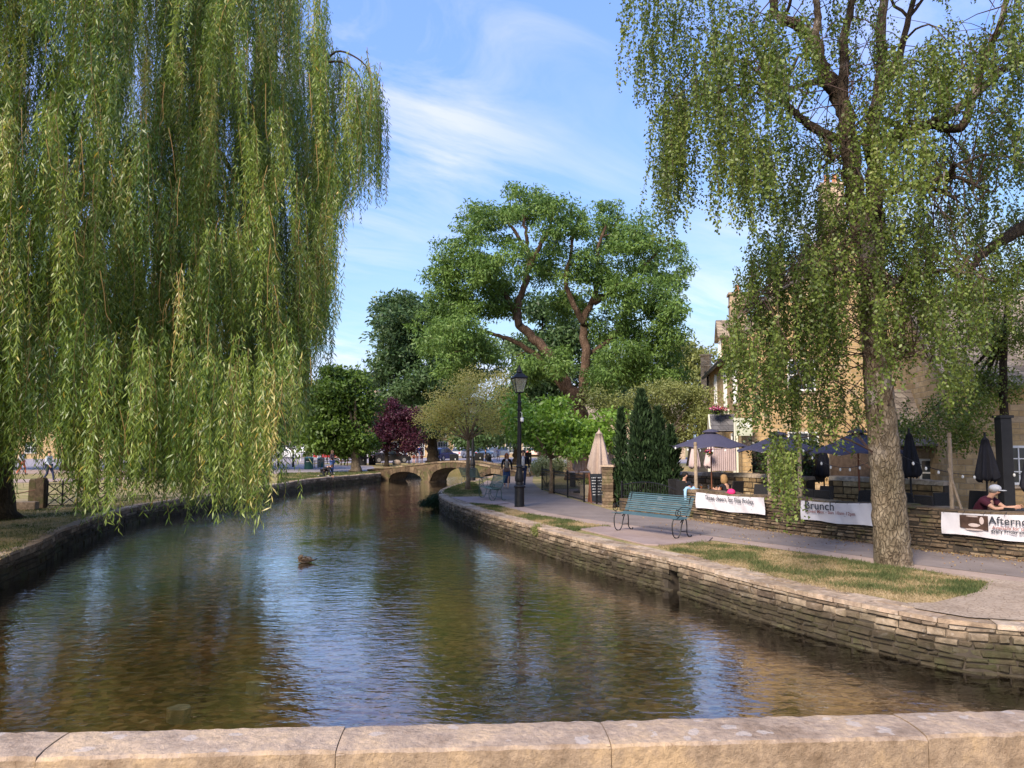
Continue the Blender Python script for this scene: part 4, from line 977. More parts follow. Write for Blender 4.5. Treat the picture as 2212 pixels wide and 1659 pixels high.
# ------------------------------------------------------------------ the footbridge with three arches
def footbridge():
    d = (bR - bL); Lg = d.length; rz = math.atan2(d.y, d.x)
    root = empty('stone_footbridge', (bL.x, bL.y, 0), rz, 'low stone footbridge with three arches crossing the river', 'bridge')
    tops = [(-1.2, .16), (0, .30), (2, .47), (4, .68), (6, .87), (7.1, .93), (8.2, .90), (10, .68), (Lg, .45), (Lg + 1.6, .28)]
    tz = lambda s: float(np.interp(s, [t[0] for t in tops], [t[1] for t in tops]))
    arches = [(1.0, 4.3, .10), (5.0, 8.9, .47), (9.5, 11.7, .15)]
    bot = []
    for a, b, c in arches:
        n = 14; sp = -.5
        bot.append((a, -1.0))
        for i in range(n + 1):
            x = a + (b - a) * i / n; u = 2 * i / n - 1
            bot.append((x, sp + (c - sp) * math.sqrt(max(0, 1 - u * u * .98)) if abs(u) < 1 else sp))
        bot.append((b, -1.0))
    poly = [(-1.2, -1.0)] + bot + [(Lg + 1.6, -1.0)] + [(s, z - .09) for s, z in tops[::-1]]
    M = Matrix(((1, 0, 0, 0), (0, 0, 1, 0), (0, 1, 0, 0), (0, 0, 0, 1)))   # (s, z, across) -> (s, across, z)
    mb = MB()
    def slab(y0, y1, pl):
        m2 = MB(); m2.prism(pl, y0, y1)
        vs = [(v[0], v[2], v[1]) for v in m2.v]; mb.add(vs, [f[::-1] for f in m2.f], .5)
    slab(.03, 1.75, [(x, z if z < -.2 or True else z) for x, z in poly[:-len(tops)]] + [(s, z - .30) for s, z in tops[::-1]])
    slab(0.02, .20, poly); slab(1.58, 1.78, poly)
    mb.build('wall', BRIDGESTONE, root)
    # arch ring stones and spandrel blocks, each a little proud
    for a, b, c in arches:
        mb = MB(); n = max(9, int((b - a) / .27)); sp = -.5; pts = []
        for i in range(n + 1):
            u = -math.cos(math.pi * (i / n)); x = (a + b) / 2 + u * (b - a) / 2; z = sp + (c - sp) * math.sqrt(max(0, 1 - u * u)); pts.append((x, z, u))
        for i in range(n):
            (x0, z0, u0), (x1, z1, u1) = pts[i], pts[i + 1]
            h = .34; sl = .55
            def out(x, z, u):
                zt = tz(x) - .10; xx = x + u * h * sl; zz = min(z + h * random.uniform(.95, 1.15), tz(xx) - .11); return xx, zz
            X0, Z0 = out(x0, z0, u0); X1, Z1 = out(x1, z1, u1); g = .012; y = -random.uniform(.005, .03)
            vs = [(x0 + g, 0.03, z0), (x1 - g, 0.03, z1), (X1 - g, 0.03, Z1), (X0 + g, 0.03, Z0), (x0 + g, y, z0), (x1 - g, y, z1), (X1 - g, y, Z1), (X0 + g, y, Z0)]
            mb.add(vs, [(4, 5, 6, 7), (0, 1, 5, 4), (1, 2, 6, 5), (2, 3, 7, 6), (3, 0, 4, 7)])
        mb.build('arch_ring', BRIDGESTONE, root)
    for y0 in (-.05, 1.55):
        mb = MB(); s = -1.2
        while s < Lg + 1.5:
            e = min(Lg + 1.6, s + random.uniform(.5, .95)); z0, z1 = tz(s), tz(e); t = .09
            vs = [(s + .005, y0, z0 - t), (e - .005, y0, z1 - t), (e - .005, y0 + .28, z1 - t), (s + .005, y0 + .28, z0 - t), (s + .005, y0 + .01, z0 + .02), (e - .005, y0 + .01, z1 + .02), (e - .005, y0 + .27, z1 + .02), (s + .005, y0 + .27, z0 + .02)]
            mb.add(vs, [(3, 2, 1, 0), (4, 5, 6, 7), (0, 1, 5, 4), (1, 2, 6, 5), (2, 3, 7, 6), (3, 0, 4, 7)]); s = e
        mb.build('coping', WALLSTONE, root)
    for a, b in ((4.3, 5.0), (8.9, 9.5)): mb = MB(); mb.box(((a + b) / 2, .85, -.75), (b - a + .25, 2.15, .5), taper=.85); mb.build('pier_footing', BRIDGESTONE, root)
footbridge()
# ------------------------------------------------------------------ garden walls
WA = G(1482, 1119.5); WB = G(1987, 1187); WC = G(2212, 1212); WD = WC + (WC - WB) * 2.2
Wp = [WA, G(1607, 1139), G(1744, 1157.5), G(1881, 1174), WB, WC, WD]
wtop = lambda s: .80 + .012 * s * .5 + .02 * math.sin(s * 2.1)
mb = MB(); rubble(mb, Wp, -1, 0, wtop, hr=(.045, .10), lr=(.10, .34), depth=(.010, .07), off=.0, jit=.016)
# its squared end, facing the pillar
E0 = WA + Vector((-.0, 0, 0)); nW = (WB - WA).normalized(); nP = Vector((-nW.y, nW.x, 0)); 
E1 = WA + nP * .42
rubble(mb, [E1, WA], -1, 0, .79, hr=(.07, .12), lr=(.14, .3))
fw = mb.build('terrace_wall', WALLSTONE); tag(fw, 'long low rubble wall beside the path carrying the white banners', 'wall')
mb = MB(); strip(mb, Wp, 1, -.012, .42, 0, lambda s: wtop(s) - .03); mb.build('core', MORTAR, fw)
mb = MB(); slabs(mb, Wp, 1, -.02, .44, .76, .06, lr=(.3, .6), jit=.02, zf=lambda s: wtop(s) - .035); mb.build('coping', WALLSTONE, fw)
# back wall of the terrace in two stretches
def backwall(P, Q, h, label, warm, skips=()):
    mb = MB(); rubble(mb, [P, Q], -1, 0, h, hr=(.10, .2), lr=(.2, .5), depth=(.02, .05)); w = mb.build('terrace_wall', WARMSTONE if warm else WALLSTONE)
    tag(w, label, 'wall'); mb = MB(); strip(mb, [P, Q], 1, -.012, .36, 0, h - .01); mb.build('core', MORTAR, w)
    mb = MB(); slabs(mb, [P, Q], 1, -.05, .40, h, .11, lr=(.6, 1.2), jit=.008, round_=.05); mb.build('coping', PALECOPING if warm else COPING, w)
    return w
BWa = Dp(1466, 1017, 26.5); BWb = Dp(1742, 1026, 22.0); BWc = Dp(1790, 1026, 21.3); BWd = Dp(2040, 1031, 18.6)
for v in (BWa, BWb, BWc, BWd): v.z = 0
BWm = BWa + (BWb - BWa) * .48
backwall(BWa, BWm, 1.08, 'darker half of the terrace back wall, behind the seated couple', False)
backwall(BWm, BWb, 1.10, 'warmer coloured stretch of the terrace back wall under the dark ivy hedge', True)  # this stretch takes the warmer, paler stone and coping
backwall(BWc, BWd, 1.14, 'warm stone back wall of the terrace with pale rounded coping near the birch', True)
hedge('ivy_hedge', 'dark glossy ivy hedge above the terrace back wall', (BWa.x * .45 + BWb.x * .55 + .6, BWa.y * .45 + BWb.y * .55 + .5), (BWb.x + .6, BWb.y + .55), 1.0, 2.15, .8, LHEDGE, 5200)
# gate pillar and low wall with railings
pl = G(1319, 1097); 
mb = MB()
for k in range(13):
    z = k * .105; 
    for q in range(3):
        a = random.uniform(-.03, .03)
        mb.box((random.uniform(-.012, .012), -.14 + q * .14, z + .052), (.40 + a, .135, .10), r=random.random())
pil = mb.build('stone_gate_pillar', WALLSTONE, bevel=.012); pil.location = (pl.x, pl.y + .2, 0); pil.rotation_euler.z = -.5
tag(pil, 'square rubble stone gate pillar beside the slim conifer', 'pillar')
mb = MB(); mb.box((0, 0, 1.39), (.5, .5, .07), taper=.9); mb.build('cap', COPING, pil)
LWp = [G(1333, 1104), G(1400, 1111.5), G(1470, 1118)]
LWp = [Vector((p.x + .12, p.y + .25, 0)) for p in LWp]
mb = MB(); rubble(mb, LWp, -1, 0, .34, hr=(.06, .11), lr=(.15, .35)); w = mb.build('low_wall', WALLSTONE); tag(w, 'knee high rubble wall under the curved black railing', 'wall')
mb = MB(); strip(mb, LWp, 1, -.012, .3, 0, .33); mb.build('core', MORTAR, w)
mb = MB(); slabs(mb, LWp, 1, -.02, .32, .33, .05, lr=(.3, .5)); mb.build('coping', WALLSTONE, w)
def railing(name, label, P, Q, z0, zA, zB, gap, bar, tips=True, posts=None, bow=0, group=None):
    P = Vector(P); Q = Vector(Q); d = Q - P; L = d.length; c = (P + Q) / 2
    root = empty(name, (P.x, P.y, 0), math.atan2(d.y, d.x), label, 'railing', group)
    zt = lambda s: zA + (zB - zA) * (s / L) + bow * math.sin(math.pi * s / L)
    mb = MB(); n = int(L / gap)
    for i in range(1, n):
        s = L * i / n; h = zt(s) + (.05 if tips else -.01); mb.tube([(s, 0, z0 + .04), (s, 0, h)], bar, 4)
    mb.build('bars', BLACK, root)
    K = 8; mb = MB()
    mb.tube([(L * k / K, 0, zt(L * k / K)) for k in range(K + 1)], .016, 5); mb.build('rail', BLACK, root); mb = MB(); mb.tube([(0, 0, z0 + .08), (L, 0, z0 + .08)], .014, 5); mb.build('rail', BLACK, root); mb = MB()
    if tips: mb.tube([(L * k / K, 0, zt(L * k / K) - .13) for k in range(K + 1)], .012, 5)
    if tips: mb.build('rail', BLACK, root)
    for s in (posts if posts is not None else (0, L)):
        mb = MB(); mb.box((s, 0, (z0 + zt(s) + .06) / 2), (.055, .055, zt(s) + .06 - z0)); mb.ell((s, 0, zt(s) + .09), (.035, .035, .045), 8, 6); mb.build('post', BLACK, root)
    return root
a = G(1171, 1059); b = G(1262, 1084.5); L_ = (b - a).length
railing('iron_railing', 'straight black iron railing beside the path in front of the broad leaved tree', a, b, 0, .95, .95, .11, .009, posts=(0, L_ * .33, L_ * .66, L_))
railing('iron_gate', 'open black iron gate panel next to the stone gate pillar', G(1289, 1089), G(1306, 1093), 0, .85, .95, .11, .009)
railing('curved_railing', 'black railing with a rising curved top on the low wall behind the blue bench', LWp[0] + Vector((.1, .15, 0)), LWp[2] + Vector((0, .15, 0)), .38, .80, .72, .10, .009, tips=False, bow=.18)
# ------------------------------------------------------------------ banners with their lettering
def text_mesh(body, size, name, mat, parent, loc, M, extr=.001, bold=0.0, sx=1.0, align='LEFT'):
    c = bpy.data.curves.new(name, 'FONT'); c.body = body; c.size = size; c.extrude = extr; c.offset = bold; c.align_x = align; c.space_character = 1.05
    t = bpy.data.objects.new(name + '_curve', c); COL.objects.link(t)
    dg = bpy.context.evaluated_depsgraph_get(); me = bpy.data.meshes.new_from_object(t.evaluated_get(dg))
    bpy.data.objects.remove(t); me.name = name; me.materials.clear(); me.materials.append(mat)
    S = Matrix.Diagonal((sx, 1, 1, 1)); me.transform(Matrix.Translation(loc) @ M.to_4x4() @ S)
    o = bpy.data.objects.new(name, me); COL.objects.link(o); o.parent = parent; return o
BANM = plain('white_vinyl', (.66, .63, .66), .45, var=.06, scale=3, spec=.4)
INK = plain('dark_ink', (.045, .05, .06), .6, var=.1); INKR = plain('red_ink', (.28, .13, .12), .6, var=.1)
def banner(label, pxL, topL, botL, pxR, topR, botR, seg, texts, extra=None):
    P, Q = seg; d = (Q - P); d.z = 0; d.normalize(); nr = Vector((d.y, -d.x, 0))
    P2 = P + nr * .10; Q2 = Q + nr * .10
    TL, BLp, TR, BR = [onwall(x, y, P2, Q2) for x, y in ((pxL, topL), (pxL, botL), (pxR, topR), (pxR, botR))]
    rz = math.atan2(d.y, d.x); root = empty('banner', (BLp.x, BLp.y, 0), rz, label, 'banner')
    W = (TR - TL).xy.length; nx, nz = 36, 12; vs = []
    def pt(u, v, y=0):
        zt = TL.z + (TR.z - TL.z) * u - .03 * math.sin(math.pi * u); zb = BLp.z + (BR.z - BLp.z) * u + .015 * math.sin(u * 9)
        return (u * W, y, zb + (zt - zb) * v)
    def wave(u, v): return -.012 * math.sin(u * 17 + v * 3) - .008 * math.sin(u * 41 + v * 5) - .022 * (1 - v) * math.sin(u * 6 + 1) * .5
    for th in (0, .004):
        for j in range(nz + 1):
            for i in range(nx + 1): u = i / nx; v = j / nz; vs.append(pt(u, v, wave(u, v) + th))
    k = (nx + 1) * (nz + 1); fs = []
    for j in range(nz):
        for i in range(nx):
            a = j * (nx + 1) + i; q = (a, a + 1, a + nx + 2, a + nx + 1); fs.append(q); fs.append(tuple(x + k for x in q[::-1]))
    mb = MB(); mb.add(vs, fs, .5); mb.build('vinyl', BANM, root, smooth=True)
    Mx = Matrix.Rotation(R(90), 3, 'X')
    for (body, u, v, h, mat, bold) in texts:
        x, _, z = pt(u, v); tilt = math.atan2((TR.z - TL.z) * .5 + (BR.z - BLp.z) * .5, W)
        text_mesh(body, h, 'lettering', mat, root, Vector((x, -.055, z)), Matrix.Rotation(-tilt, 3, 'Y') @ Mx, bold=bold)
    for i in range(7):
        mb = MB(); u = .02 + .96 * i / 6; x, _, z = pt(u, .96); mb.tube([(x, -.03, z), (x + .01, .06, z + .07)], .004, 4); mb.build('tie', BLACKPL, root)
    if extra: extra(root, pt, W)
    return root
banner('white banner reading Three cheers for Fizz Friday on the low wall', 1504, 1063, 1097, 1652, 1075, 1113, (WA, Wp[1]), [('Three cheers for Fizz Friday', .17, .60, .165, INK, .002), ('~', .84, .17, .10, INK, 0)])
banner('white banner reading Brunch, left of the birch trunk', 1731, 1081, 1122, 1890, 1087, 1138, (Wp[2], Wp[3]), [('Brunch', .075, .59, .26, INK, .003), ('Served Mon - Sun 10am-12pm', .08, .40, .10, INKR, .002), ('~', .62, .35, .08, INK, 0)])
def teapic(root, pt, W):
    mb = MB(); u0, u1 = .155, .375; A = pt(u0, .93); B = pt(u1, .93); C = pt(u1, .30); D = pt(u0, .34)
    mb.add([(p[0], -.030, p[2]) for p in (D, C, B, A)] + [(p[0], -.022, p[2]) for p in (D, C, B, A)], [(0, 1, 2, 3), (7, 6, 5, 4), (0, 4, 5, 1), (1, 5, 6, 2), (2, 6, 7, 3), (3, 7, 4, 0)]); ph = mb.build('photo_print', plain('dark_photo_print', (.07, .04, .03), .5, var=.5, scale=5), root)
    cx, cz = (A[0] + B[0]) / 2, (A[2] + C[2]) / 2; w = B[0] - A[0]
    mb = MB()
    for (x, z, rx, rz_) in ((.0, -.13, .34, .022), (.0, -.045, .20, .045), (.17, -.04, .06, .02), (-.05, .12, .22, .018), (.28, .05, .08, .09)):
        mb.ell((cx + x * w, -.032, cz + z * 1.0), (rx * w, .004, rz_ * .8), 16, 6)
    mb.build('cup_print', plain('pale_print', (.55, .45, .42), .5), ph)
banner('white banner reading Afternoon Tea with a dark picture of a teacup', 2035, 1106, 1152, 2330, 1112, 1182, (WB, WC), [('Afternoon Tea', .385, .62, .20, INK, .003), ('Available for takeaway', .41, .42, .085, INKR, .002), ('every Friday and Saturday', .40, .28, .085, INK, .002)], teapic)
# ------------------------------------------------------------------ buildings
def window(parent, x, y, z, w, h, rz=0, cols=3, rows=4, sill=True, arch=False, fm=None):
    """window in a wall whose outside faces local -Y at rz=0"""
    M = Matrix.Translation((x, y, z)) @ Matrix.Rotation(rz, 4, 'Z')
    def bx(mb, c, d):
        m2 = MB(); m2.box(c, d); mb.add([M @ Vector(v) for v in m2.v], m2.f, .5)
    mb = MB(); t = .06
    for c, d in (((0, -.02, h / 2 - t / 2), (w, .07, t)), ((0, -.02, -h / 2 + t / 2), (w, .07, t)), ((-w / 2 + t / 2, -.02, 0), (t, .07, h - 2 * t)), ((w / 2 - t / 2, -.02, 0), (t, .07, h - 2 * t))): bx(mb, c, d)
    for i in range(1, cols): bx(mb, (-w / 2 + w * i / cols, -.018, 0), (.028, .04, h - 2 * t))
    for j in range(1, rows): bx(mb, (0, -.016, -h / 2 + h * j / rows), (w - 2 * t, .034, .045 if j * 2 == rows else .028))
    o = mb.build('window', fm or WHITE, parent)
    mb = MB(); bx(mb, (0, .01, 0), (w - .02, .03, h - .02)); mb.build('pane', GLASSD, o)
    mb = MB(); bx(mb, (0, -.03, -h / 2 - .05), (w + .16, .14, .08)); mb.build('sill', PALECOPING, o)
    if arch:
        mb = MB(); n = 10
        vs = [(-w / 2, 0, h / 2)] + [(-math.cos(math.pi * i / n) * w / 2, 0, h / 2 + math.sin(math.pi * i / n) * w * .35) for i in range(n + 1)]
        mb2 = MB(); mb2.prism([(v[0], v[2]) for v in vs[1:]], -.045, .02)
        mb.add([M @ Vector((v[0], v[2], v[1])) for v in mb2.v], [f[::-1] for f in mb2.f], .5); mb.build('arch_head', WHITE, o)
    return o
def house(name, label, loc, rz, W, D, eave, ridge, wm, rm, windows, chimneys=(), gable_front=True, over=.25, door=None):
    """local x 0..W along the front (outside faces -Y), y 0..D depth"""
    root = empty(name, (loc[0], loc[1], 0), rz, label, 'house'); mb = MB()
    if gable_front: poly = [(0, 0), (W, 0), (W, eave), (W / 2, ridge), (0, eave)]; L0, L1 = 0, D
    else: poly = [(0, 0), (D, 0), (D, eave), (D / 2, ridge), (0, eave)]; L0, L1 = 0, W
    m2 = MB(); m2.prism(poly, L0, L1)
    if gable_front: mb.add([(v[0], v[2], v[1]) for v in m2.v], [f[::-1] for f in m2.f], .5)
    else: mb.add([(v[2], v[0], v[1]) for v in m2.v], m2.f, .5)
    mb.build('wall', wm, root)
    mb = MB(); span = W if gable_front else D; sl = math.atan2(ridge - eave, span / 2); hl = (span / 2 + over) / math.cos(sl)
    for s in (-1, 1):
        cxx = span / 2 + s * (span / 4 + over / 2); cz = (ridge + eave) / 2 - (over / 2) * math.tan(sl) + .06 + .02 / math.cos(sl)
        Ln = (L1 - L0) + .3
        if gable_front: mb.box((cxx, (L0 + L1) / 2, cz), (hl, Ln, .09), M=Matrix.Rotation(s * sl, 3, 'Y'))
        else: mb.box(((L0 + L1) / 2, cxx, cz), (Ln, hl, .09), M=Matrix.Rotation(-s * sl, 3, 'X'))
    rf = mb.build('roof', rm, root)
    for (x, y, z0, z1, w, d, pots) in chimneys:
        mb = MB(); mb.box((x, y, (z0 + z1) / 2), (w, d, z1 - z0)); mb.box((x, y, z1 + .05), (w + .14, d + .14, .10)); mb.box((x, y, z0 + (z1 - z0) * .82), (w + .08, d + .08, .08))
        ch = mb.build('chimney', YSTONE2, rf)
        if pots:
            mb = MB()
            for k in range(pots): mb.lathe([(.10, z1 + .1), (.12, z1 + .2), (.09, z1 + .45), (.11, z1 + .5)], (x + (k - (pots - 1) / 2) * .3, y, 0), 10)
            mb.build('chimney_pot', plain('terracotta', (.38, .17, .09), .8), ch)
    for wv in windows: window(root, *wv[:5], **(wv[5] if len(wv) > 5 else {}))
    if door:
        x, y, z, w, h, r_, dm = door; M = Matrix.Translation((x, y, z)) @ Matrix.Rotation(r_, 4, 'Z')
        mb = MB(); m2 = MB(); m2.box((0, -.02, h / 2), (w, .06, h)); mb.add([M @ Vector(v) for v in m2.v], m2.f); d_ = mb.build('door', dm, root)
        mb = MB(); m2 = MB(); m2.ell((w * .38, -.08, h * .48), (.03, .03, .03), 6, 5); mb.add([M @ Vector(v) for v in m2.v], m2.f); mb.build('handle', BLACK, d_)
    return root
# main cottage behind the birch: gable faces the river
c0 = Dp(1603, 956, 29.2); rzm = math.atan2(-1.5, 9)
main = house('stone_house', 'large yellow stone house with steep gable and tall chimney behind the birch', (c0.x, c0.y), rzm, 7.2, 13.5, 6.0, 10.5, YSTONE, STONETILE,
             [(2.2, 0, 1.9, 1.1, 1.35), (5.2, 0, 1.9, 1.1, 1.35), (2.2, 0, 4.7, 1.0, 1.2), (5.2, 0, 4.7, 1.0, 1.2),
              (0, 1.6, 4.6, .95, 1.75, dict(rz=R(-90))), (0, 5.2, 4.6, .95, 1.75, dict(rz=R(-90))), (0, 9.6, 4.35, 1.0, 1.8, dict(rz=R(-90), arch=True)), (0, 2.6, 1.8, 1.1, 1.5, dict(rz=R(-90)))],
             [(3.6, .5, 9.6, 12.0, .8, .65, 2), (.75, 6.5, 6.4, 9.0, .75, .7, 1), (3.6, 12.8, 9.6, 11.6, .8, .65, 2)], door=(0, 7.0, 0, 1.0, 2.1, R(-90), CREAM))
mb = MB(); mb.tube([(-.09, 13.3, 0), (-.09, 13.3, 5.9)], .06, 8); mb.box((-.12, 13.3, 5.95), (.22, .22, .28), taper=1.3); mb.build('downpipe', BLACK, main)
mb = MB(); mb.box((-.33, 6.75, 5.72), (.12, 13.7, .11)); mb.build('gutter', BLACK, main)
# dormer on the left roof slope
mb = MB(); m2 = MB(); m2.prism([(0, 0), (1.7, 0), (1.7, 1.0), (.85, 1.9), (0, 1.0)], 0, 2.3); mb.add([(.15 + v[2], 7.8 + v[0], 6.2 + v[1]) for v in m2.v], m2.f, .5); dm = mb.build('dormer', YSTONE, main)
mb = MB()
for s in (-1, 1): mb.box((1.25, 8.65 + s * .5, 6.2 + 1.48), (2.6, 1.35, .08), M=Matrix.Rotation(-s * math.atan2(.9, .85), 3, 'X'))
mb.build('dormer_roof', STONETILE, dm)
window(dm, .15, 8.65, 6.75, .8, .8, rz=R(-90), cols=2, rows=2)
# slated porch and the pale cafe sign on the side of the house
po = Dp(1562, 956, 30.5); porch = empty('slated_porch', (po.x, po.y, 0), rzm, 'small pitched porch with grey slates and cream posts under the flower baskets', 'porch')
mb = MB(); mb.box((0, 0, 2.95), (.95, .06, .85), M=Matrix.Rotation(R(-38), 3, 'X')); mb.box((0, .52, 2.95), (.95, .06, .85), M=Matrix.Rotation(R(38), 3, 'X')); mb.build('roof', SLATE, porch)
mb = MB()
for x in (-.5, .5):
    mb.tube([(x, -.30, 2.55), (x, .26, 3.28)], .035, 5); mb.tube([(x, .82, 2.55), (x, .26, 3.28)], .035, 5)
    mb.box((x, -.25, 1.3), (.08, .08, 2.6)); mb.box((x, .75, 1.3), (.08, .08, 2.6))
mb.build('frame', CREAM, porch)
sg = Dp(1606, 922, 28.6); sign = empty('cafe_sign', (sg.x, sg.y, 0), rzm, 'pale green board lettered CAFE beside the slated porch', 'sign')
mb = MB(); mb.box((0, 0, sg.z), (.62, .05, .66)); mb.build('board', plain('pale_green_board', (.42, .43, .33), .5), sign)
mb = MB(); mb.box((-.33, 0, sg.z / 2 + .16), (.04, .06, sg.z + .34)); mb.build('post', CREAM, sign)
text_mesh('CAFE', .21, 'lettering', WHITE, sign, Vector((0, -.035, sg.z - .02)), Matrix.Rotation(R(90), 3, 'X'), bold=.004, align='CENTER')
# hanging flowers
FLOW = leafmat('flowers', [(0, (.30, .015, .06)), (.45, (.55, .04, .22)), (.7, (.65, .35, .5)), (.85, (.6, .12, .02)), (1, (.7, .6, .6))], .2, .6)
def basket(label, p, r, n=260, trough=False):
    root = empty('flower_basket', p, 0, label, 'flower basket', 'flower baskets by the cafe')
    mb = MB()
    if trough: mb.box((0, 0, -.08), (r * 2.2, r * 1.1, .2), taper=1.1)
    else: mb.lathe([(.02, -r * .9), (r * .6, -r * .6), (r * .85, -r * .1), (r * .9, 0)], n=12); mb.tube([(0, 0, 0), (0, 0, r * 2.4)], .008, 4)
    mb.build('pot', CREAM if trough else BLACKPL, root)
    P = unit(RNG.normal(size=(n, 3))) * np.array((r, r, r * .75)) * (RNG.random(n) ** .3)[:, None]; P[:, 2] = np.abs(P[:, 2]) * .9 - .04
    npmesh('flowers', leaf_quads(P, unit(RNG.normal(size=(n, 3))), .07, .028), 4, FLOW, root)
    P = unit(RNG.normal(size=(n, 3))) * np.array((r, r, r * .8)) * (RNG.random(n) ** .4)[:, None]; P[:, 2] -= .05
    npmesh('foliage', leaf_quads(P, unit(RNG.normal(size=(n, 3))), .08, .025), 4, LMID, root)
basket('hanging basket of magenta flowers above the slated porch', Dp(1546, 883, 30.2), .24)
basket('cream trough of orange and pink flowers right of the hanging basket', Dp(1562, 885, 30.4), .18, trough=True)
basket('small magenta flower pot hanging under the first open parasol', Dp(1531, 974, 26.8), .14, 120)
# lean-to outhouse, right hand wing and cottages beyond
oh = Dp(1930, 956, 22.6); house('outhouse', 'low stone outhouse with tiled roof and slate canopy between birch trunk and black post', (oh.x, oh.y), R(-18), 3.4, 3.2, 2.15, 3.7, YSTONE2, STONETILE, [(1.0, 0, 1.3, .7, .8, dict(cols=2, rows=2))], gable_front=False, door=(2.2, 0, 0, .85, 1.95, 0, BLACKPL))
cn = Dp(1985, 953, 21.8); mb = MB(); mb.box((0, .3, 0), (1.7, .9, .05), M=Matrix.Rotation(R(14), 3, 'X')); o = mb.build('slate_canopy', SLATE); o.location = cn; o.rotation_euler.z = R(-18)
tag(o, 'grey slate canopy sticking out from the outhouse', 'canopy'); mb = MB()
for x in (-.75, .75): mb.box((x, -.1, -cn.z / 2 - .08), (.07, .07, cn.z - .16))
mb.build('post', BLACKPL, o)
rg = Dp(2052, 956, 20.6); house('stone_house', 'nearer yellow stone house with white sash window at the right edge', (rg.x, rg.y), R(-12), 9.5, 6.5, 3.75, 6.6, YSTONE, STONETILE,
    [(1.62, 0, 1.58, .62, 1.02, dict(cols=2, rows=3)), (3.4, 0, 1.58, .8, 1.0, dict(cols=2, rows=3)), (2.6, 0, 3.0, .7, .8, dict(cols=2, rows=2))], [(9, 3.2, 6.0, 7.6, .8, .7, 2)], gable_front=False)
pk = Dp(2012, 956, 26.5); house('stone_house', 'tall pale pinkish stone gable between the yellow house and the right hand cottage', (pk.x, pk.y), R(-14), 3.4, 6, 4.6, 6.2, YSTONE2, STONETILE, [(1.8, 0, 3.4, .7, .9, dict(cols=2, rows=2))], [(1.7, 5.6, 5.8, 7.3, .6, .6, 1)])
lf = Dp(1506, 956, 52); house('stone_house', 'buff cottage with two plain chimneys left of the yellow stone house', (lf.x, lf.y), R(-25), 7, 8, 4.4, 6.2, YSTONE2, STONETILE, [(1.4, 0, 3.1, .9, 1.1), (4.2, 0, 3.1, .9, 1.1)], [(.5, 1.0, 4.2, 8.1, .62, .62, 0), (2.2, 3.5, 5.2, 7.3, .85, .7, 0)])
# the row of shops beyond the green
def shop(px0, px1, dist, eave, ridge, label, wins, wm=YSTONE, ch=(), door=None, gf=False):
    a = Dp(px0, 956, dist); b = Dp(px1, 956, dist); W = b.x - a.x
    return house('stone_shop', label, (a.x, a.y), 0, W, 8, eave, ridge, wm, STONETILE, [(W * u, 0, z, w, h, dict(cols=c, rows=r)) for u, z, w, h, c, r in wins], ch, gable_front=gf, door=(W * door, 0, 0, 1.0, 2.1, 0, BLACKPL) if door else None)
shop(884, 932, 112, 3.2, 5.2, 'single storey shop with a wide white multipane window behind the group of people', [(.42, 1.45, 1.75, 2.3, 6, 2)])
shop(934, 1010, 118, 4.2, 6.6, 'yellow stone shop behind the parked cars right of the dark trunk', [(.3, 1.5, 1.6, 1.6, 4, 2), (.75, 1.5, 1.6, 1.6, 4, 2), (.3, 3.4, 1, .9, 2, 2), (.75, 3.4, 1, .9, 2, 2)], YSTONE)
shop(1012, 1200, 120, 4.4, 7, 'long buff stone shop front behind the walking couple', [(.12, 1.4, 2, 1.7, 4, 2), (.3, 1.4, 2, 1.7, 4, 2), (.5, 1.4, 2, 1.7, 4, 2), (.7, 1.4, 2, 1.7, 4, 2), (.88, 1.4, 2, 1.7, 4, 2), (.2, 3.5, 1, .9, 2, 2), (.6, 3.5, 1, .9, 2, 2)], YSTONE2, [(3, 4, 6, 8.2, .9, .7, 2)])
shop(780, 882, 116, 7.4, 10.2, 'tall orange stone house with tiled roof behind the purple tree', [(.3, 1.5, 1.6, 1.6, 4, 2), (.7, 1.5, 1.6, 1.6, 4, 2), (.25, 5.4, 1, 1.3, 2, 3), (.7, 5.4, 1, 1.3, 2, 3)], YSTONE, [(1.0, 4, 9.4, 12.3, .9, .7, 2)])
shop(560, 778, 117, 5.2, 8.2, 'pale two storey shops behind the green bins', [(.1, 1.4, 2, 1.7, 4, 2), (.3, 1.4, 2, 1.7, 4, 2), (.5, 1.4, 2, 1.7, 4, 2), (.7, 1.4, 2, 1.7, 4, 2), (.9, 1.4, 2, 1.7, 4, 2), (.2, 4.1, 1, 1.1, 2, 3), (.5, 4.1, 1, 1.1, 2, 3), (.8, 4.1, 1, 1.1, 2, 3)], YSTONE2, [(4, 4, 7.6, 9.4, .9, .7, 2)])
shop(-320, 540, 104, 5.4, 8.4, 'long stone row with small windows far behind the willow', [(.1 * k + .05, 1.5, 1.6, 1.5, 4, 2) for k in range(10)] + [(.1 * k + .05, 4.1, 1, 1.1, 2, 3) for k in range(10)], YSTONE, [(8, 4, 8, 9.8, 1, .8, 2), (26, 4, 8, 9.8, 1, .8, 2)])
shop(1202, 1480, 100, 5.2, 8, 'stone houses glimpsed behind the garden trees', [(.2, 1.5, 1.6, 1.5, 4, 2), (.6, 1.5, 1.6, 1.5, 4, 2)], YSTONE2)
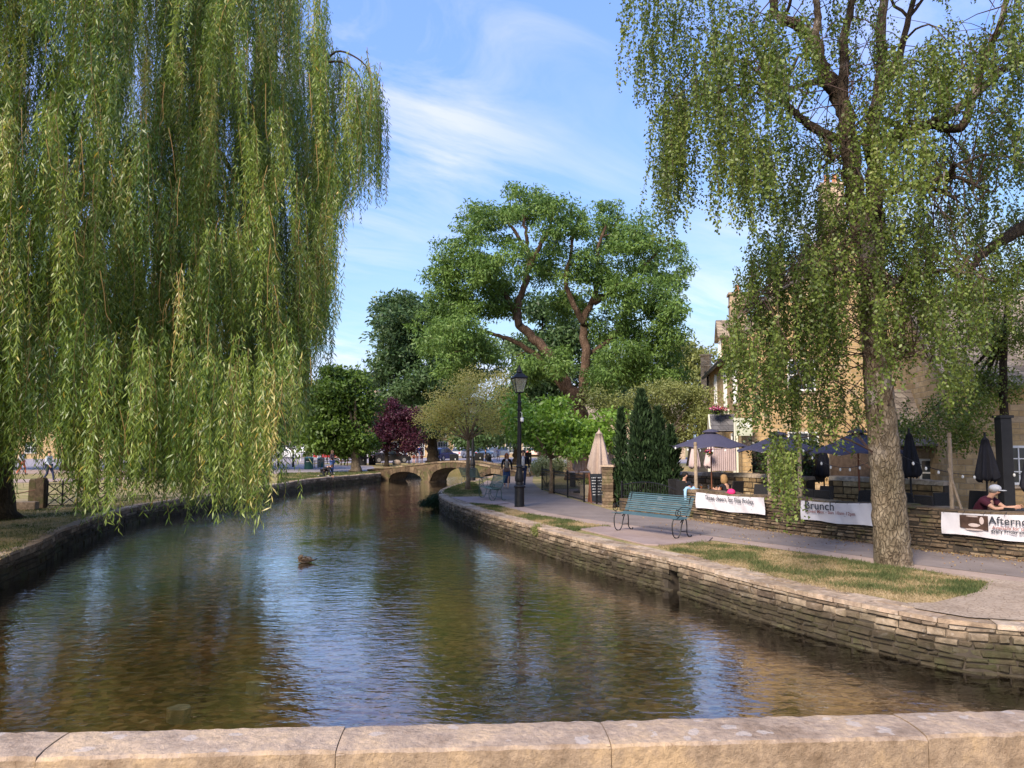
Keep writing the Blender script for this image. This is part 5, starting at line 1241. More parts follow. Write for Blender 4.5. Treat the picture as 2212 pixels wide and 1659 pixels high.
# roof aerials against the sky
ap = Dp(789, 870, 116); an = empty('roof_aerial', (ap.x, ap.y + 4, 0), 0, 'thin metal television aerials on the far rooftop', 'aerial')
za = Dp(789, 832, 120).z; zt_ = Dp(789, 774, 120).z
mb = MB(); mb.tube([(0, 0, za - 2.2), (0, 0, zt_)], .045, 5)
mb.tube([(-2.0, 0, zt_ - 2.4), (1.6, 0, zt_ - 2.5)], .035, 4)
for x in (-2.0, -1.0, 1.6): mb.tube([(x, 0, zt_ - 4.1), (x, 0, zt_ - .4)], .03, 4)
mb.tube([(-.6, 0, zt_ - 4.2), (.9, 0, zt_ - 4.1)], .04, 4)
mb.build('mast', plain('grey_metal', (.3, .3, .32), .4, .6), an)
# ------------------------------------------------------------------ lamp posts
def lamp_post(loc, h, label, full=True):
    root = empty('lamp_post', loc, 0, label, 'lamp post', 'black lantern posts by the river'); k = h / 4.75
    mb = MB(); prof = [(.17, 0), (.175, .02), (.165, .06), (.165, .64), (.18, .66), (.195, .69), (.18, .72), (.13, .75), (.135, .80), (.12, .83), (.145, .87), (.155, .95), (.14, 1.08), (.105, 1.22), (.095, 1.32), (.12, 1.35), (.115, 1.38), (.075, 1.42), (.068, 2.7), (.06, 3.25), (.085, 3.27), (.085, 3.30), (.06, 3.32), (.058, 3.5), (.08, 3.52), (.08, 3.55), (.055, 3.58), (.05, 3.80), (.03, 3.86)]
    mb.lathe([(r, z * k) for r, z in prof], n=20); mb.build('post', BLACK, root, smooth=True, auto=35)
    mb = MB(); mb.tube([(-.20, 0, 3.02 * k), (.20, 0, 3.02 * k)], .014, 6); mb.build('ladder_bar', BLACK, root)
    z0, z1 = 3.88 * k, 4.36 * k; b, t = .12, .225
    lan = MB(); a45 = R(45) + .25
    def ringpts(r, z): return [Vector((r * 1.414 * math.cos(a45 + i * math.pi / 2), r * 1.414 * math.sin(a45 + i * math.pi / 2), z)) for i in range(4)]
    B, T = ringpts(b, z0), ringpts(t, z1)
    for i in range(4): lan.tube([B[i], T[i]], .011, 4); lan.tube([B[i], B[(i + 1) % 4]], .012, 4); lan.tube([T[i], T[(i + 1) % 4]], .014, 4)
    lan.lathe([(b * 1.3, z0 - .02), (b * 1.3, z0)], n=4, rot=a45); ln = lan.build('lantern_frame', BLACK, root)
    mb = MB(); mb.lathe([((t + .02) * 1.414, z1 + .005), ((t + .02) * 1.414, z1 + .03), (.11, z1 + .20)], n=4, rot=a45)
    mb.lathe([(.10, z1 + .20), (.11, z1 + .215), (.075, z1 + .29), (.08, z1 + .30), (.05, z1 + .37), (.035, z1 + .39), (.03, z1 + .44), (.008, z1 + .47)], n=16); mb.build('lantern_roof', BLACK, root)
    m = MATS.get('lantern_glass')
    if not m:
        m, nt, out = new_mat('lantern_glass'); tr = nt.nodes.new('ShaderNodeBsdfTransparent'); tr.inputs[0].default_value = (.78, .78, .70, 1)
        gl = nt.nodes.new('ShaderNodeBsdfGlossy'); gl.inputs['Roughness'].default_value = .08; df = nt.nodes.new('ShaderNodeBsdfDiffuse'); df.inputs[0].default_value = (.5, .48, .4, 1)
        m1 = nt.nodes.new('ShaderNodeMixShader'); m1.inputs[0].default_value = .22; nt.links.new(tr.outputs[0], m1.inputs[1]); nt.links.new(gl.outputs[0], m1.inputs[2])
        m2 = nt.nodes.new('ShaderNodeMixShader'); m2.inputs[0].default_value = .2; nt.links.new(m1.outputs[0], m2.inputs[1]); nt.links.new(df.outputs[0], m2.inputs[2]); nt.links.new(m2.outputs[0], out.inputs[0]); MATS['lantern_glass'] = m
    for i in range(4):
        p = [B[i] * .98, B[(i + 1) % 4] * .98, T[(i + 1) % 4] * .98, T[i] * .98]
        for q, zz in zip(p, (z0, z0, z1, z1)): q.z = zz
        mb = MB(); mb.add(p, [(0, 1, 2, 3)]); mb.build('lantern_pane', m, root)
    return root
lp = G(1122, 1095); lamp = lamp_post(lp, 4.75, 'black cast iron lamp post with square lantern beside the green bench')
lp2 = G(1021, 1038); lamp_post(lp2, 4.7, 'farther black lamp post half hidden behind the olive young tree')
def camera_dome(p, label):
    root = empty('security_camera', p, 0, label, 'camera'); mb = MB(); mb.lathe([(.02, .14), (.055, .13), (.06, .03), (.05, 0)], n=12); mb.build('housing', WHITE, root, smooth=True)
    mb = MB(); mb.ell((0, 0, .0), (.045, .045, .05), 10, 6); mb.build('dome', BLACKPL, root); mb = MB(); mb.tube([(0, 0, .14), (0, 0, .3), (-.06, 0, .34)], .01, 5); mb.build('bracket', WHITE, root)
camera_dome(Dp(1127.5, 911, lp.y - .05), 'small white dome camera fixed to the nearer lamp post')
# ------------------------------------------------------------------ scroll benches
def bench(label, c, rz, W, slatmat, framemat, plaque=False):
    """seat faces local -Y, x along the length"""
    root = empty('scroll_bench', c, rz, label, 'bench', 'slatted iron benches by the river'); T = .013
    side = []
    for s in (-1, 1):
        x = s * (W / 2 - .10)
        mb = MB()
        # front hoop, rear leg with curled foot, tie bar
        mb.tube(smooth_line([(x, -.22, .43), (x, -.27, .30), (x, -.25, .10), (x, -.18, .015), (x, -.09, .01), (x, -.02, .10), (x, .04, .30), (x, .10, .41)], 4), T, 6)
        mb.tube(smooth_line([(x, .0, .34), (x, .08, .42), (x, .17, .40), (x, .20, .26), (x, .20, .10), (x, .26, .015), (x, .33, .012), (x, .345, .045)], 4), T, 6)
        mb.tube([(x, -.01, .14), (x, .205, .14)], .009, 5); mb.build('leg', framemat, root)
        mb = MB(); mb.tube(smooth_line([(x, -.24, .425), (x, -.05, .405), (x, .12, .42), (x, .20, .47), (x, .26, .62), (x, .32, .86), (x, .36, .90)], 4), .012, 6); mb.build('side_frame', framemat, root)
        mb = MB(); xa = s * (W / 2 - .02); sp = [(xa, .25, .64), (xa, .12, .68), (xa, -.05, .68), (xa, -.17, .62)]
        for i in range(13):
            a = R(60) - i * R(42); r = .105 * (1 - i / 15.5); sp.append((xa, -.14 - r * math.cos(a) * -1 * -1 + .0, .555 + r * math.sin(a)))
        mb.tube(smooth_line(sp, 3), .009, 5); mb.tube([(xa, -.15, .46), (x, -.15, .42)], .009, 5); mb.build('armrest', framemat, root)
    def slat(p, ang, m, t=.036):
        m.box((0, p[0], p[1]), (W, t, .009), M=Matrix.Rotation(ang, 3, 'X'))
    mb = MB()
    for i, (y, z) in enumerate([(-.25, .437), (-.20, .431), (-.15, .425), (-.10, .421), (-.05, .420), (0, .421), (.05, .426), (.10, .434), (.145, .448)]): slat((y, z), 0 if i < 6 else .2, mb)
    mb.build('seat', slatmat, root)
    mb = MB()
    for i in range(9): slat((.185 + i * .0195, .50 + i * .045), R(66), mb, .033)
    mb.box((0, .37, .905), (W, .03, .012)); bk = mb.build('backrest', slatmat, root)
    if plaque: mb = MB(); mb.box((0, .325, .80), (.16, .006, .085), M=Matrix.Rotation(R(-23), 3, 'X')); mb.build('plaque', plain('grey_plaque', (.35, .35, .40), .3, .5), bk)
    return root
TEAL = plain('teal_paint', (.065, .12, .145), .42, var=.15, spec=.5); GREENP = plain('green_paint', (.028, .075, .055), .32, var=.2, spec=.6)
bz = .035
def bench_at(LFp, RFp, LRp, RRp, label, mat, plaque=False, z=.035, flip=False):
    LF, RF, LR, RR = [G(*p, z) for p in (LFp, RFp, LRp, RRp)]
    d = RF - LF; c = (LF + RF + LR + RR) / 4; rz = math.atan2(d.y, d.x)
    return bench(label, (c.x, c.y, z), rz, d.length + .25, mat, BLACK if mat is TEAL else GREENP, plaque)
bench_at((1331, 1146), (1453, 1163), (1362, 1144), (1484, 1161), 'blue green slatted bench with scroll arms and small plaque on the concrete pad', TEAL, True)
bench_at((1036, 1074.5), (1057, 1081.4), (1064, 1074.5), (1085, 1081.4), 'dark green slatted bench seen end on beside the lamp post', GREENP)
bench_at((1044, 1049), (1008, 1045), (1040, 1053.5), (1004, 1050), 'black wire scroll bench just behind the young tree trunk', GREENP, z=0.0)
# ------------------------------------------------------------------ parasols
def parasol_open(label, tipL, tipR, apex, base_px, dist, mat, R_=1.25, n=8):
    a = Dp(apex[0], apex[1], dist); b = a.copy(); b.z = 0; rimz = Dp(apex[0], tipL[1], dist).z
    root = empty('parasol', b, random.uniform(0, .4), label, 'parasol', 'open navy parasols on the terrace'); mb = MB(); top = a.z; drop = top - rimz
    vs = []; rings = 7; seg = n * 6
    for j in range(rings + 1):
        u = j / rings
        for k in range(seg):
            w = 2 * math.pi * k / seg; f = abs(((k % 6) / 6) - .5) * 2     # 1 at rib, 0 between
            r = R_ * u * (1 - (1 - f) * .05 * u); z = top - drop * (u ** 1.12) - .05 * math.sin(u * math.pi) * (1) - (1 - f) * -.03 * u
            vs.append((r * math.cos(w), r * math.sin(w), z - .04 * u * (f ** 2)))
    fs = []
    for j in range(rings):
        for k in range(seg): fs.append((j * seg + k, (j + 1) * seg + k, (j + 1) * seg + (k + 1) % seg, j * seg + (k + 1) % seg))
    mb.add(vs, fs, .5); cn = mb.build('canopy', mat, root, smooth=True); so_ = cn.modifiers.new('thickness', 'SOLIDIFY'); so_.thickness = .006
    mb = MB(); mb.lathe([(.28, top - .06), (.20, top - .005), (.04, top + .045)], n=16); mb.build('vent', mat, root, smooth=True)
    mb = MB(); mb.lathe([(.02, top + .03), (.035, top + .05), (.02, top + .075), (.03, top + .095), (.0, top + .13)], n=10); mb.build('finial', CREAM, root, smooth=True)
    mb = MB(); mb.tube([(0, 0, 0), (0, 0, top + .03)], .022, 8)
    mb.build('pole', WOODR, root)
    for k in range(n):
        w = 2 * math.pi * k / n; mb = MB(); mb.tube([(.03 * math.cos(w), .03 * math.sin(w), top - .08), (R_ * .5 * math.cos(w), R_ * .5 * math.sin(w), top - drop * .48 - .09), (R_ * .98 * math.cos(w), R_ * .98 * math.sin(w), rimz - .05)], .009, 4); mb.build('rib', WOODP, root)
        if k % 1 == 0: mb = MB(); mb.box((R_ * .955 * math.cos(w), R_ * .955 * math.sin(w), rimz - .03), (.10, .07, .006), rz=w); mb.build('corner_patch', CREAM, root)
    mb = MB(); mb.lathe([(.24, 0), (.24, .06), (.05, .09), (.04, .25)], n=14); mb.build('base', BLACKPL, root)
    return root
parasol_open('navy parasol left of the others, over the laid table', (1438, 966), (1612, 966), (1535, 930), 0, 24.0, NAVY, 1.22)
parasol_open('navy parasol in the middle, in front of the ivy hedge', (1590, 974), (1760, 978), (1682, 936), 0, 21.6, NAVY, 1.18)
parasol_open('navy parasol right of the others, beside the birch trunk', (1766, 980), (1960, 978), (1852, 930), 0, 19.3, NAVY, 1.2)
def parasol_closed(label, px, top, bot, w, dist, mat, name='closed_parasol', poletop=None, lean=0, group=None, fl=0):
    t = Dp(px, top, dist); b = Dp(px, bot, dist); root = empty(name, (t.x, t.y, 0), random.uniform(0, 3), label, 'parasol', group); H = t.z; zb = b.z; r = w * dist / FPX / 2
    n = 48; vs = []; P = [(0, .03), (.05, .12), (.12, .40), (.122, .36), (.3, .52), (.55, .72), (.8, .9), (.93, .98), (1.0, .85)]
    for (u, rr) in P:
        for k in range(n):
            a = 2 * math.pi * k / n; f = 1 + (.30 * math.cos(8 * a + u * 1.2) + .10 * math.cos(3 * a + 1)) * min(1, u * 1.6)
            z = H - (H - zb) * u + (.07 * math.cos(8 * a + .6) + .05 * math.cos(2 * a) + fl * math.cos(a)) * (u > .8) * r * 2.2 * (u - .7) * 3
            vs.append((r * rr * f * math.cos(a) * .82, r * rr * f * math.sin(a) * .82, z))
    fs = []
    for j in range(len(P) - 1):
        for k in range(n): fs.append((j * n + k, (j + 1) * n + k, (j + 1) * n + (k + 1) % n, j * n + (k + 1) % n))
    mb = MB(); mb.add(vs, fs, .5); c = mb.build('canopy', mat, root, smooth=True); m = c.modifiers.new('thickness', 'SOLIDIFY'); m.thickness = .006
    mb = MB(); mb.tube([(0, 0, 0), (0, 0, H + .05)], .022, 8); mb.build('pole', WOODP if mat in (BEIGE, PINKC) else BLACK, root)
    mb = MB(); mb.lathe([(.25, 0), (.25, .07), (.05, .1)], n=14); mb.build('base', BLACKPL, root)
    return root
parasol_closed('tall closed beige parasol rising above the iron gate', 1294, 927, 1020, 50, 29.5, BEIGE, fl=.5)
parasol_closed('pinkish closed parasol behind the magnolia branches', 1250, 950, 1017, 30, 33.5, PINKC)
parasol_closed('pale closed parasol just right of the tall beige one', 1319, 968, 1006, 20, 33, PINKC)
parasol_closed('pale pink closed parasol behind the left wooden post', 1500, 950, 1011, 26, 28, PINKC)
parasol_closed('pale closed parasol under the first open parasol', 1535, 948, 1010, 30, 27.6, PINKC)
parasol_closed('black closed parasol left of the brown fence', 1778, 965, 1029, 40, 22.4, BLACKCANV)
parasol_closed('black closed parasol just right of the birch trunk', 1963, 930, 1030, 42, 17.6, BLACKCANV)
parasol_closed('black closed parasol left of the black post', 2127, 939, 1038, 48, 16.6, BLACKCANV)
parasol_closed('black closed parasol at the right edge of the view', 2232, 940, 1064, 62, 15.2, BLACKCANV)
# striped curtain and brown fence behind
cr = Dp(1563, 1015, 27.2); mb = MB(); n = 60; h0 = Dp(1563, 1017, 27.2).z; h1 = Dp(1563, 968, 27.2).z
for i in range(n): mb.box(((i - n / 2) * .015, .03 * math.sin(i * 1.3), (h0 + h1) / 2), (.017, .012, h1 - h0), rz=math.cos(i * 1.3))
o = mb.build('striped_curtain', PINKC); o.location = (cr.x, cr.y, 0); tag(o, 'pale pink pleated canvas curtain beside the ivy hedge', 'curtain')
f0, f1 = Dp(1795, 1020, 21.9), Dp(1900, 1020, 20.6); d = f1 - f0; fr = empty('wooden_fence', (f0.x, f0.y, 0), math.atan2(d.y, d.x), 'brown close boarded fence panel behind the right open parasol', 'fence')
zt = Dp(1840, 978, 21).z; mb = MB(); L = d.length
for i in range(int(L / .1)): mb.box((i * .1 + .05, 0, zt / 2), (.094, .02, zt + random.uniform(-.01, .01)))
mb.build('boards', plain('brown_fence_wood', (.20, .13, .08), .85, var=.3, scale=10), fr); mb = MB(); mb.box((L / 2, .03, zt * .8), (L, .04, .08)); mb.box((L / 2, .03, zt * .3), (L, .04, .08)); mb.build('rail', WOODP, fr)
for x in (0, L): mb = MB(); mb.box((x, .04, zt / 2), (.09, .09, zt + .08)); mb.build('post', WOODP, fr)
# wooden posts with festoon lights
posts = []
def wpost(px, top, dist, label, thick=.10):
    p = Dp(px, top, dist); mb = MB(); mb.lathe([(thick * .55, 0), (thick * .5, p.z - .12), (thick * .38, p.z - .10), (thick * .55, p.z - .07), (thick * .45, p.z)], n=12)
    o = mb.build('wooden_post', WOODP, smooth=True, auto=40); o.location = (p.x, p.y, 0); tag(o, label, 'post', 'timber posts on the terrace wall'); posts.append(Vector(p)); return o
wpost(1502, 955, 22.3, 'pale round timber post left of the laid table')
wpost(1661, 974, 19.9, 'timber post behind the hanging birch twigs')
wpost(1726, 956, 18.9, 'timber post at the left end of the Brunch banner')
wpost(1944, 1005, 16.0, 'short timber post right of the birch trunk', .09)
wpost(2050, 935, 15.6, 'tall thin timber post beside the leaning plank', .08)
bp = Dp(2166, 903, 16.9); mb = MB(); mb.box((0, 0, bp.z / 2), (.24, .24, bp.z)); o = mb.build('black_post', BLACKPL, bevel=.01); o.location = (bp.x, bp.y, 0); tag(o, 'thick square black post in front of the white sash window', 'post')
mb = MB(); mb.box((0, 0, bp.z + .03), (.30, .30, .06)); mb.build('cap', BLACKPL, o); mb = MB(); mb.box((0, 0, .12), (.34, .34, .24)); mb.build('foot', BLACKPL, o)
BULB = plain('white_bulb', (.7, .7, .68), .3, var=.02)
def festoon(label, a, b, sag, n):
    a = Vector(a); b = Vector(b); root = empty('string_lights', (a + b) / 2, 0, label, 'string lights'); c = (a + b) / 2
    pts = [a.lerp(b, t / 16) - Vector((0, 0, sag * 4 * (t / 16) * (1 - t / 16))) - c for t in range(17)]
    mb = MB(); mb.tube(pts, .007, 4); mb.build('wire', BLACKPL, root)
    for i in range(n):
        t = (i + .5) / n; p = a.lerp(b, t) - Vector((0, 0, sag * 4 * t * (1 - t))) - c; mb = MB(); mb.ell((p.x, p.y, p.z - .05), (.025, .025, .038), 8, 6); mb.build('bulb', BULB, root)
festoon('string of white bulbs slung across the left navy parasol', Dp(1446, 962, 22.8), Dp(1608, 964, 22.2), .10, 6)
festoon('string of lights drooping from the middle post to the birch trunk', Dp(1726, 960, 18.9), Dp(1890, 992, 17), .35, 8)
festoon('string of lights running from the birch trunk to the black post', Dp(1930, 975, 15.6), Dp(2166, 1020, 16.9), .22, 9)
festoon('string of lights from the black post to the right edge', Dp(2176, 1015, 16.9), Dp(2330, 985, 15.5), .25, 5)
# ------------------------------------------------------------------ terrace furniture
def chair_proto():
    root = empty('terrace_chair', (0, 0, 0), 0, 'x', 'chair', 'black woven chairs on the terrace')
    mb = MB(); mb.box((0, 0, .42), (.46, .46, .07)); mb.build('seat', RATTAN, root, bevel=.01)
    mb = MB(); mb.box((0, .24, .73), (.46, .045, .62), M=Matrix.Rotation(R(-8), 3, 'X'), taper=.9); mb.build('backrest', RATTAN, root, bevel=.012)
    for x in (-.2, .2):
        for y in (-.2, .2): mb = MB(); mb.box((x, y, .2), (.045, .045, .40)); mb.build('leg', RATTAN, root)
    return root
used = [False]; CH0 = chair_proto()
def chair(px, dist, rz, label, z=.02):
    p = Dp(px, 1000, dist); o = CH0 if not used[0] else copy_tree(CH0); used[0] = True
    o.location = (p.x, p.y, z); o.rotation_euler.z = rz; o['label'] = label; return o
base_rz = math.atan2(WB.y - WA.y, WB.x - WA.x)
chair(1467, 23.6, base_rz + 1.57 + R(0), 'black woven chair behind the dark haired man')
chair(1486, 22.9, base_rz + 3.14, 'black woven chair back beside the pale blue jumper')
chair(1579, 22.6, base_rz - 1.57, 'black woven chair under the blonde woman')
chair(1633, 20.5, base_rz + .3, 'black woven chair just left of the hanging birch twigs')
chair(1758, 18.9, base_rz + 3.14, 'black woven chair with its back to the Brunch banner')
chair(1790, 18.4, base_rz + 3.2, 'low black woven chair above the word Brunch')
chair(1768, 19.8, base_rz, 'black woven chair far side of the table above the Brunch banner')
chair(1843, 18.4, base_rz - 1.5, 'black woven chair seen side on left of the birch trunk')
chair(1973, 17.4, base_rz + 3.0, 'tall backed black woven chair right of the birch trunk')
chair(2010, 16.5, base_rz + 3.14, 'black woven chair in front of the short post')
chair(2050, 17.0, base_rz + 1.2, 'black woven chair behind the man in the cap')
chair(2098, 17.8, base_rz + .1, 'black woven chair against the cottage wall')
chair(2182, 15.5, base_rz + 3.14, 'low black woven chair in front of the seated man').scale = (1, 1, .84)
def table(px, dist, rz, label, w=1.1, d=.8, top=WOODP):
    p = Dp(px, 1000, dist); root = empty('terrace_table', (p.x, p.y, .02), rz, label, 'table', 'terrace tables')
    mb = MB(); mb.box((0, 0, .735), (w, d, .035)); mb.build('tabletop', top, root, bevel=.006)
    for x in (-1, 1):
        for y in (-1, 1): mb = MB(); mb.box((x * (w / 2 - .07), y * (d / 2 - .07), .358), (.05, .05, .716)); mb.build('leg', BLACKPL, root)
    return p
DARKT = plain('dark_table_top', (.05, .045, .045), .4, var=.2, spec=.5)
T1 = table(1532, 22.8, base_rz, 'table laid with drinks under the left navy parasol', 1.5, .85, DARKT)
table(1690, 20.2, base_rz, 'small table behind the hanging birch twigs', top=DARKT)
table(1830, 17.8, base_rz, 'dark table left of the birch trunk', top=DARKT)
table(1990, 17.3, base_rz, 'pale topped table right of the birch trunk', 1.3)
T2 = table(2205, 16.3, base_rz, 'table where the man in the cap rests his arms', 1.2, .8, DARKT)
GL = new_mat('drinking_glass'); 
g_, nt, out = GL; tr = nt.nodes.new('ShaderNodeBsdfTransparent'); tr.inputs[0].default_value = (.85, .85, .85, 1); gl = nt.nodes.new('ShaderNodeBsdfGlossy'); gl.inputs['Roughness'].default_value = .05
mx = nt.nodes.new('ShaderNodeMixShader'); mx.inputs[0].default_value = .3; nt.links.new(tr.outputs[0], mx.inputs[1]); nt.links.new(gl.outputs[0], mx.inputs[2]); nt.links.new(mx.outputs[0], out.inputs[0]); GLM = g_
DRINK = plain('amber_drink', (.45, .13, .02), .2, var=.1); BEER = plain('beer', (.5, .27, .05), .2, var=.1)
def glass(p, label, drink=None, h=.15, r=.035):
    root = empty('drinking_glass', p, 0, label, 'glass', 'glasses on the terrace tables'); mb = MB(); mb.lathe([(r * .8, 0), (r * .85, .01), (r, h)], n=12, cap=False); mb.lathe([(r * .8, 0), (.002, .002)], n=12, cap=False); mb.build('vessel', GLM, root, smooth=True)
    if drink: mb = MB(); mb.lathe([(r * .76, .008), (r * .88, h * .75)], n=12); mb.build('drink', drink, root, smooth=True)
dW = Vector((math.cos(base_rz), math.sin(base_rz), 0)); nW2 = Vector((-dW.y, dW.x, 0))
for s, q, dr, lb in ((-.5, -.2, DRINK, 'glass of amber drink nearest the dark haired man'), (-.25, -.1, DRINK, 'glass of amber drink left of the parasol pole'), (.12, -.15, None, 'empty glass right of the parasol pole'), (.3, .05, None, 'empty glass in the middle of the laid table'), (.52, -.05, DRINK, 'glass of red drink nearest the blonde woman')):
    p = Vector((T1.x, T1.y, .773)) + dW * s + nW2 * q; glass(p, lb, dr)
glass(Vector((T2.x, T2.y, .773)) + dW * .2 + nW2 * -.15, 'pint glass of beer by the hand of the man in the cap', BEER, .17, .04)
# pale blue jumper over the wall end, pink cap on the banner top, lantern bottle
def cloth_over(p, rz, label, mat, L=.42, W=.34, drop=.30):
    root = empty('folded_jumper', p, rz, label, 'jumper'); n, m = 16, 12; vs = []
    for j in range(m + 1):
        for i in range(n + 1):
            u = i / n * 2 - 1; v = j / m * 2 - 1; x = u * L / 2 * (1 + .1 * math.sin(v * 5)); y = v * W / 2; z = .035 + .03 * math.sin(u * 5 + v * 2) + .025 * math.cos(v * 7 + u * 3)
            vs.append((x, y, z + .04 * (1 - u * u) * (1 - v * v)))
    fs = [(j * (n + 1) + i, j * (n + 1) + i + 1, (j + 1) * (n + 1) + i + 1, (j + 1) * (n + 1) + i) for j in range(m) for i in range(n)]
    mb = MB(); mb.add(vs, fs); o = mb.build('body', mat, root, smooth=True); s = o.modifiers.new('thickness', 'SOLIDIFY'); s.thickness = .03
    mb = MB(); mb.tube(smooth_line([(-.02, -.10, .06), (-.02, -.22, .05), (.0, -.27, -.08), (.01, -.27, -drop)], 4), [.045, .05, .05, .045, .045, .045, .045, .045, .042, .042, .04, .04, .035], 8); mb.build('sleeve', mat, root, smooth=True)
jp = WA + nP * .16 + dW * .12; cloth_over((jp.x, jp.y, .80), base_rz, 'pale blue jumper draped over the end of the low wall', plain('pale_blue_wool', (.28, .45, .62), .9, var=.1, scale=30))
pc = onwall(1578, 1063, WA, Wp[1]); root = empty('pink_cap', (pc.x + .05, pc.y + .1, .86), base_rz, 'bright pink cap lying on top of the wall behind the banner', 'cap')
mb = MB(); mb.ell((0, 0, .0), (.12, .10, .09), 14, 8); mb.build('crown', plain('hot_pink', (.7, .03, .16), .7), root, smooth=True); mb = MB(); mb.ell((-.13, 0, -.03), (.09, .08, .012), 12, 6); mb.build('peak', MATS['hot_pink'], root, smooth=True)
# leaning plank
a = Dp(2048, 1012, 15.6); mb = MB(); mb.tube([(a.x, a.y, a.z), (a.x + .35, a.y - .2, .02)], .028, 6); tag(mb.build('leaning_plank', WOODP), 'dark plank leaning against the tall thin post', 'plank')
# planter, chalkboard, climbing things in the garden gap
pp = G(1273, 1080); root = empty('stone_planter', (pp.x + .15, pp.y + .5, 0), -.3, 'pale stone trough planter with grey green lavender behind the railing end', 'planter')
mb = MB(); mb.box((0, 0, .34), (.85, .45, .42)); mb.box((0, 0, .08), (.65, .35, .12)); mb.build('trough', plain('pale_trough', (.45, .37, .25), .85, var=.15), root, bevel=.015)
n = 900; P = np.column_stack([RNG.normal(0, .2, n), RNG.normal(0, .12, n), .52 + RNG.random(n) * .12]); npmesh('foliage', leaf_quads(P, unit(np.column_stack([RNG.normal(0, .5, n), RNG.normal(0, .5, n), np.ones(n)])), .22, .008), 4, LYEL, root)
sb = G(1296, 1088); root = empty('chalkboard_sign', (sb.x - .05, sb.y + .35, 0), .25, 'wooden framed chalkboard sign leaning behind the gate', 'sign'); Mt = Matrix.Rotation(R(-12), 3, 'X')
mb = MB(); mb.box((0, 0, .55), (.52, .02, 1.0), M=Mt); mb.build('board', plain('chalkboard', (.025, .03, .035), .7, var=.2), root)
mb = MB()
for x in (-.28, .28): mb.box((x, -.005, .53), (.05, .035, 1.1), M=Mt)
mb.box((0, .22, .5), (.5, .03, 1.0), M=Matrix.Rotation(R(14), 3, 'X')); mb.build('frame', WOODR, root)
mb = MB()
for r_ in range(7):
    x = -.2
    while x < .18: l = random.uniform(.03, .09); mb.box((x + l / 2, -.016 + (.9 - r_ * .1 - .55) * .21, .9 - r_ * .1), (l, .004, .022), M=Mt); x += l + .02
mb.build('chalk_writing', WHITE, root)
# black post-and-rail screen box (dark planter panel) and patio table
a = G(1262, 1052); root = empty('patio_table', (a.x, a.y, .012), .3, 'grey slatted patio table behind the iron railing', 'table')
mb = MB()
for k in range(6): mb.box((0, -.35 + k * .14, .72), (1.5, .12, .03))
mb.build('tabletop', plain('grey_slats', (.25, .23, .25), .7), root)
for x in (-.6, .6): mb = MB(); mb.box((x, 0, .35), (.07, .6, .69)); mb.build('leg', BLACKPL, root)
# ------------------------------------------------------------------ left bank: bollards, gate, chain, kerb
def stonepost(px, py, h, w, label):
    p = G(px, py); mb = MB()
    mb.box((0, 0, h / 2), (w, w * .8, h), taper=.93); mb.box((0, 0, h + .02), (w * .85, w * .68, .05), taper=.8); o = mb.build('stone_gatepost', WALLSTONE, bevel=.02); o.location = (p.x, p.y, 0); tag(o, label, 'gatepost'); return p
gp = stonepost(88, 1098, .98, .30, 'rough stone gatepost holding the lattice gate at the left')
gp2 = stonepost(71, 1090, .86, .26, 'second stone post just behind the gatepost')
ge = G(165, 1096); d = ge - gp; d.normalize(); Lg = .92
root = empty('lattice_gate', (gp.x + .2, gp.y, 0), math.atan2(d.y, d.x) * .5, 'black iron gate with diagonal crosses beside the rough gatepost', 'gate')
for s in (0, 1):
    mb = MB(); x0 = s * Lg; cx = x0 + Lg / 2; H = .86
    for x in (x0, cx, x0 + Lg): mb.tube([(x, 0, .05), (x, 0, H)], .028, 6); mb.ell((x, 0, H + .02), (.03, .03, .05), 8, 6)
    for z in (.10, .46, .80): mb.tube([(x0, 0, z), (x0 + Lg, 0, z)], .018, 5)
    for a_, b_ in (((x0, .10), (x0 + Lg, .80)), ((x0, .80), (x0 + Lg, .10))): mb.tube([(a_[0], .01, a_[1]), (b_[0], .01, b_[1])], .018, 5)
    for a_, b_ in (((x0, .46), (cx, .80)), ((cx, .80), (x0 + Lg, .46)), ((x0, .46), (cx, .10)), ((cx, .10), (x0 + Lg, .46))): mb.tube([(a_[0], -.012, a_[1]), (b_[0], -.012, b_[1])], .016, 5)
    mb.build('panel', BLACK, root)
ka, kb = G(-200, 1105), G(80, 1101); mb = MB(); d = kb - ka; mb.box(((ka.x + kb.x) / 2, (ka.y + kb.y) / 2, .13), (d.length, .35, .26), math.atan2(d.y, d.x)); tag(mb.build('stone_kerb', COPING, bevel=.02), 'low stone kerb running to the left from the gatepost', 'kerb')
mb = MB(); a, b = Vector((gp.x - .2, gp.y + .1, .62)), Vector((G(-150, 1100).x, G(-150, 1100).y, .62)); a0 = a
pts = [a.lerp(b, t / 20) - Vector((0, 0, .22 * 4 * (t / 20) * (1 - t / 20))) for t in range(21)]; mb.tube(pts, .018, 6); tag(mb.build('chain', plain('rusty_chain', (.14, .07, .05), .7)), 'rusty chain sagging left from the stone gatepost', 'chain')
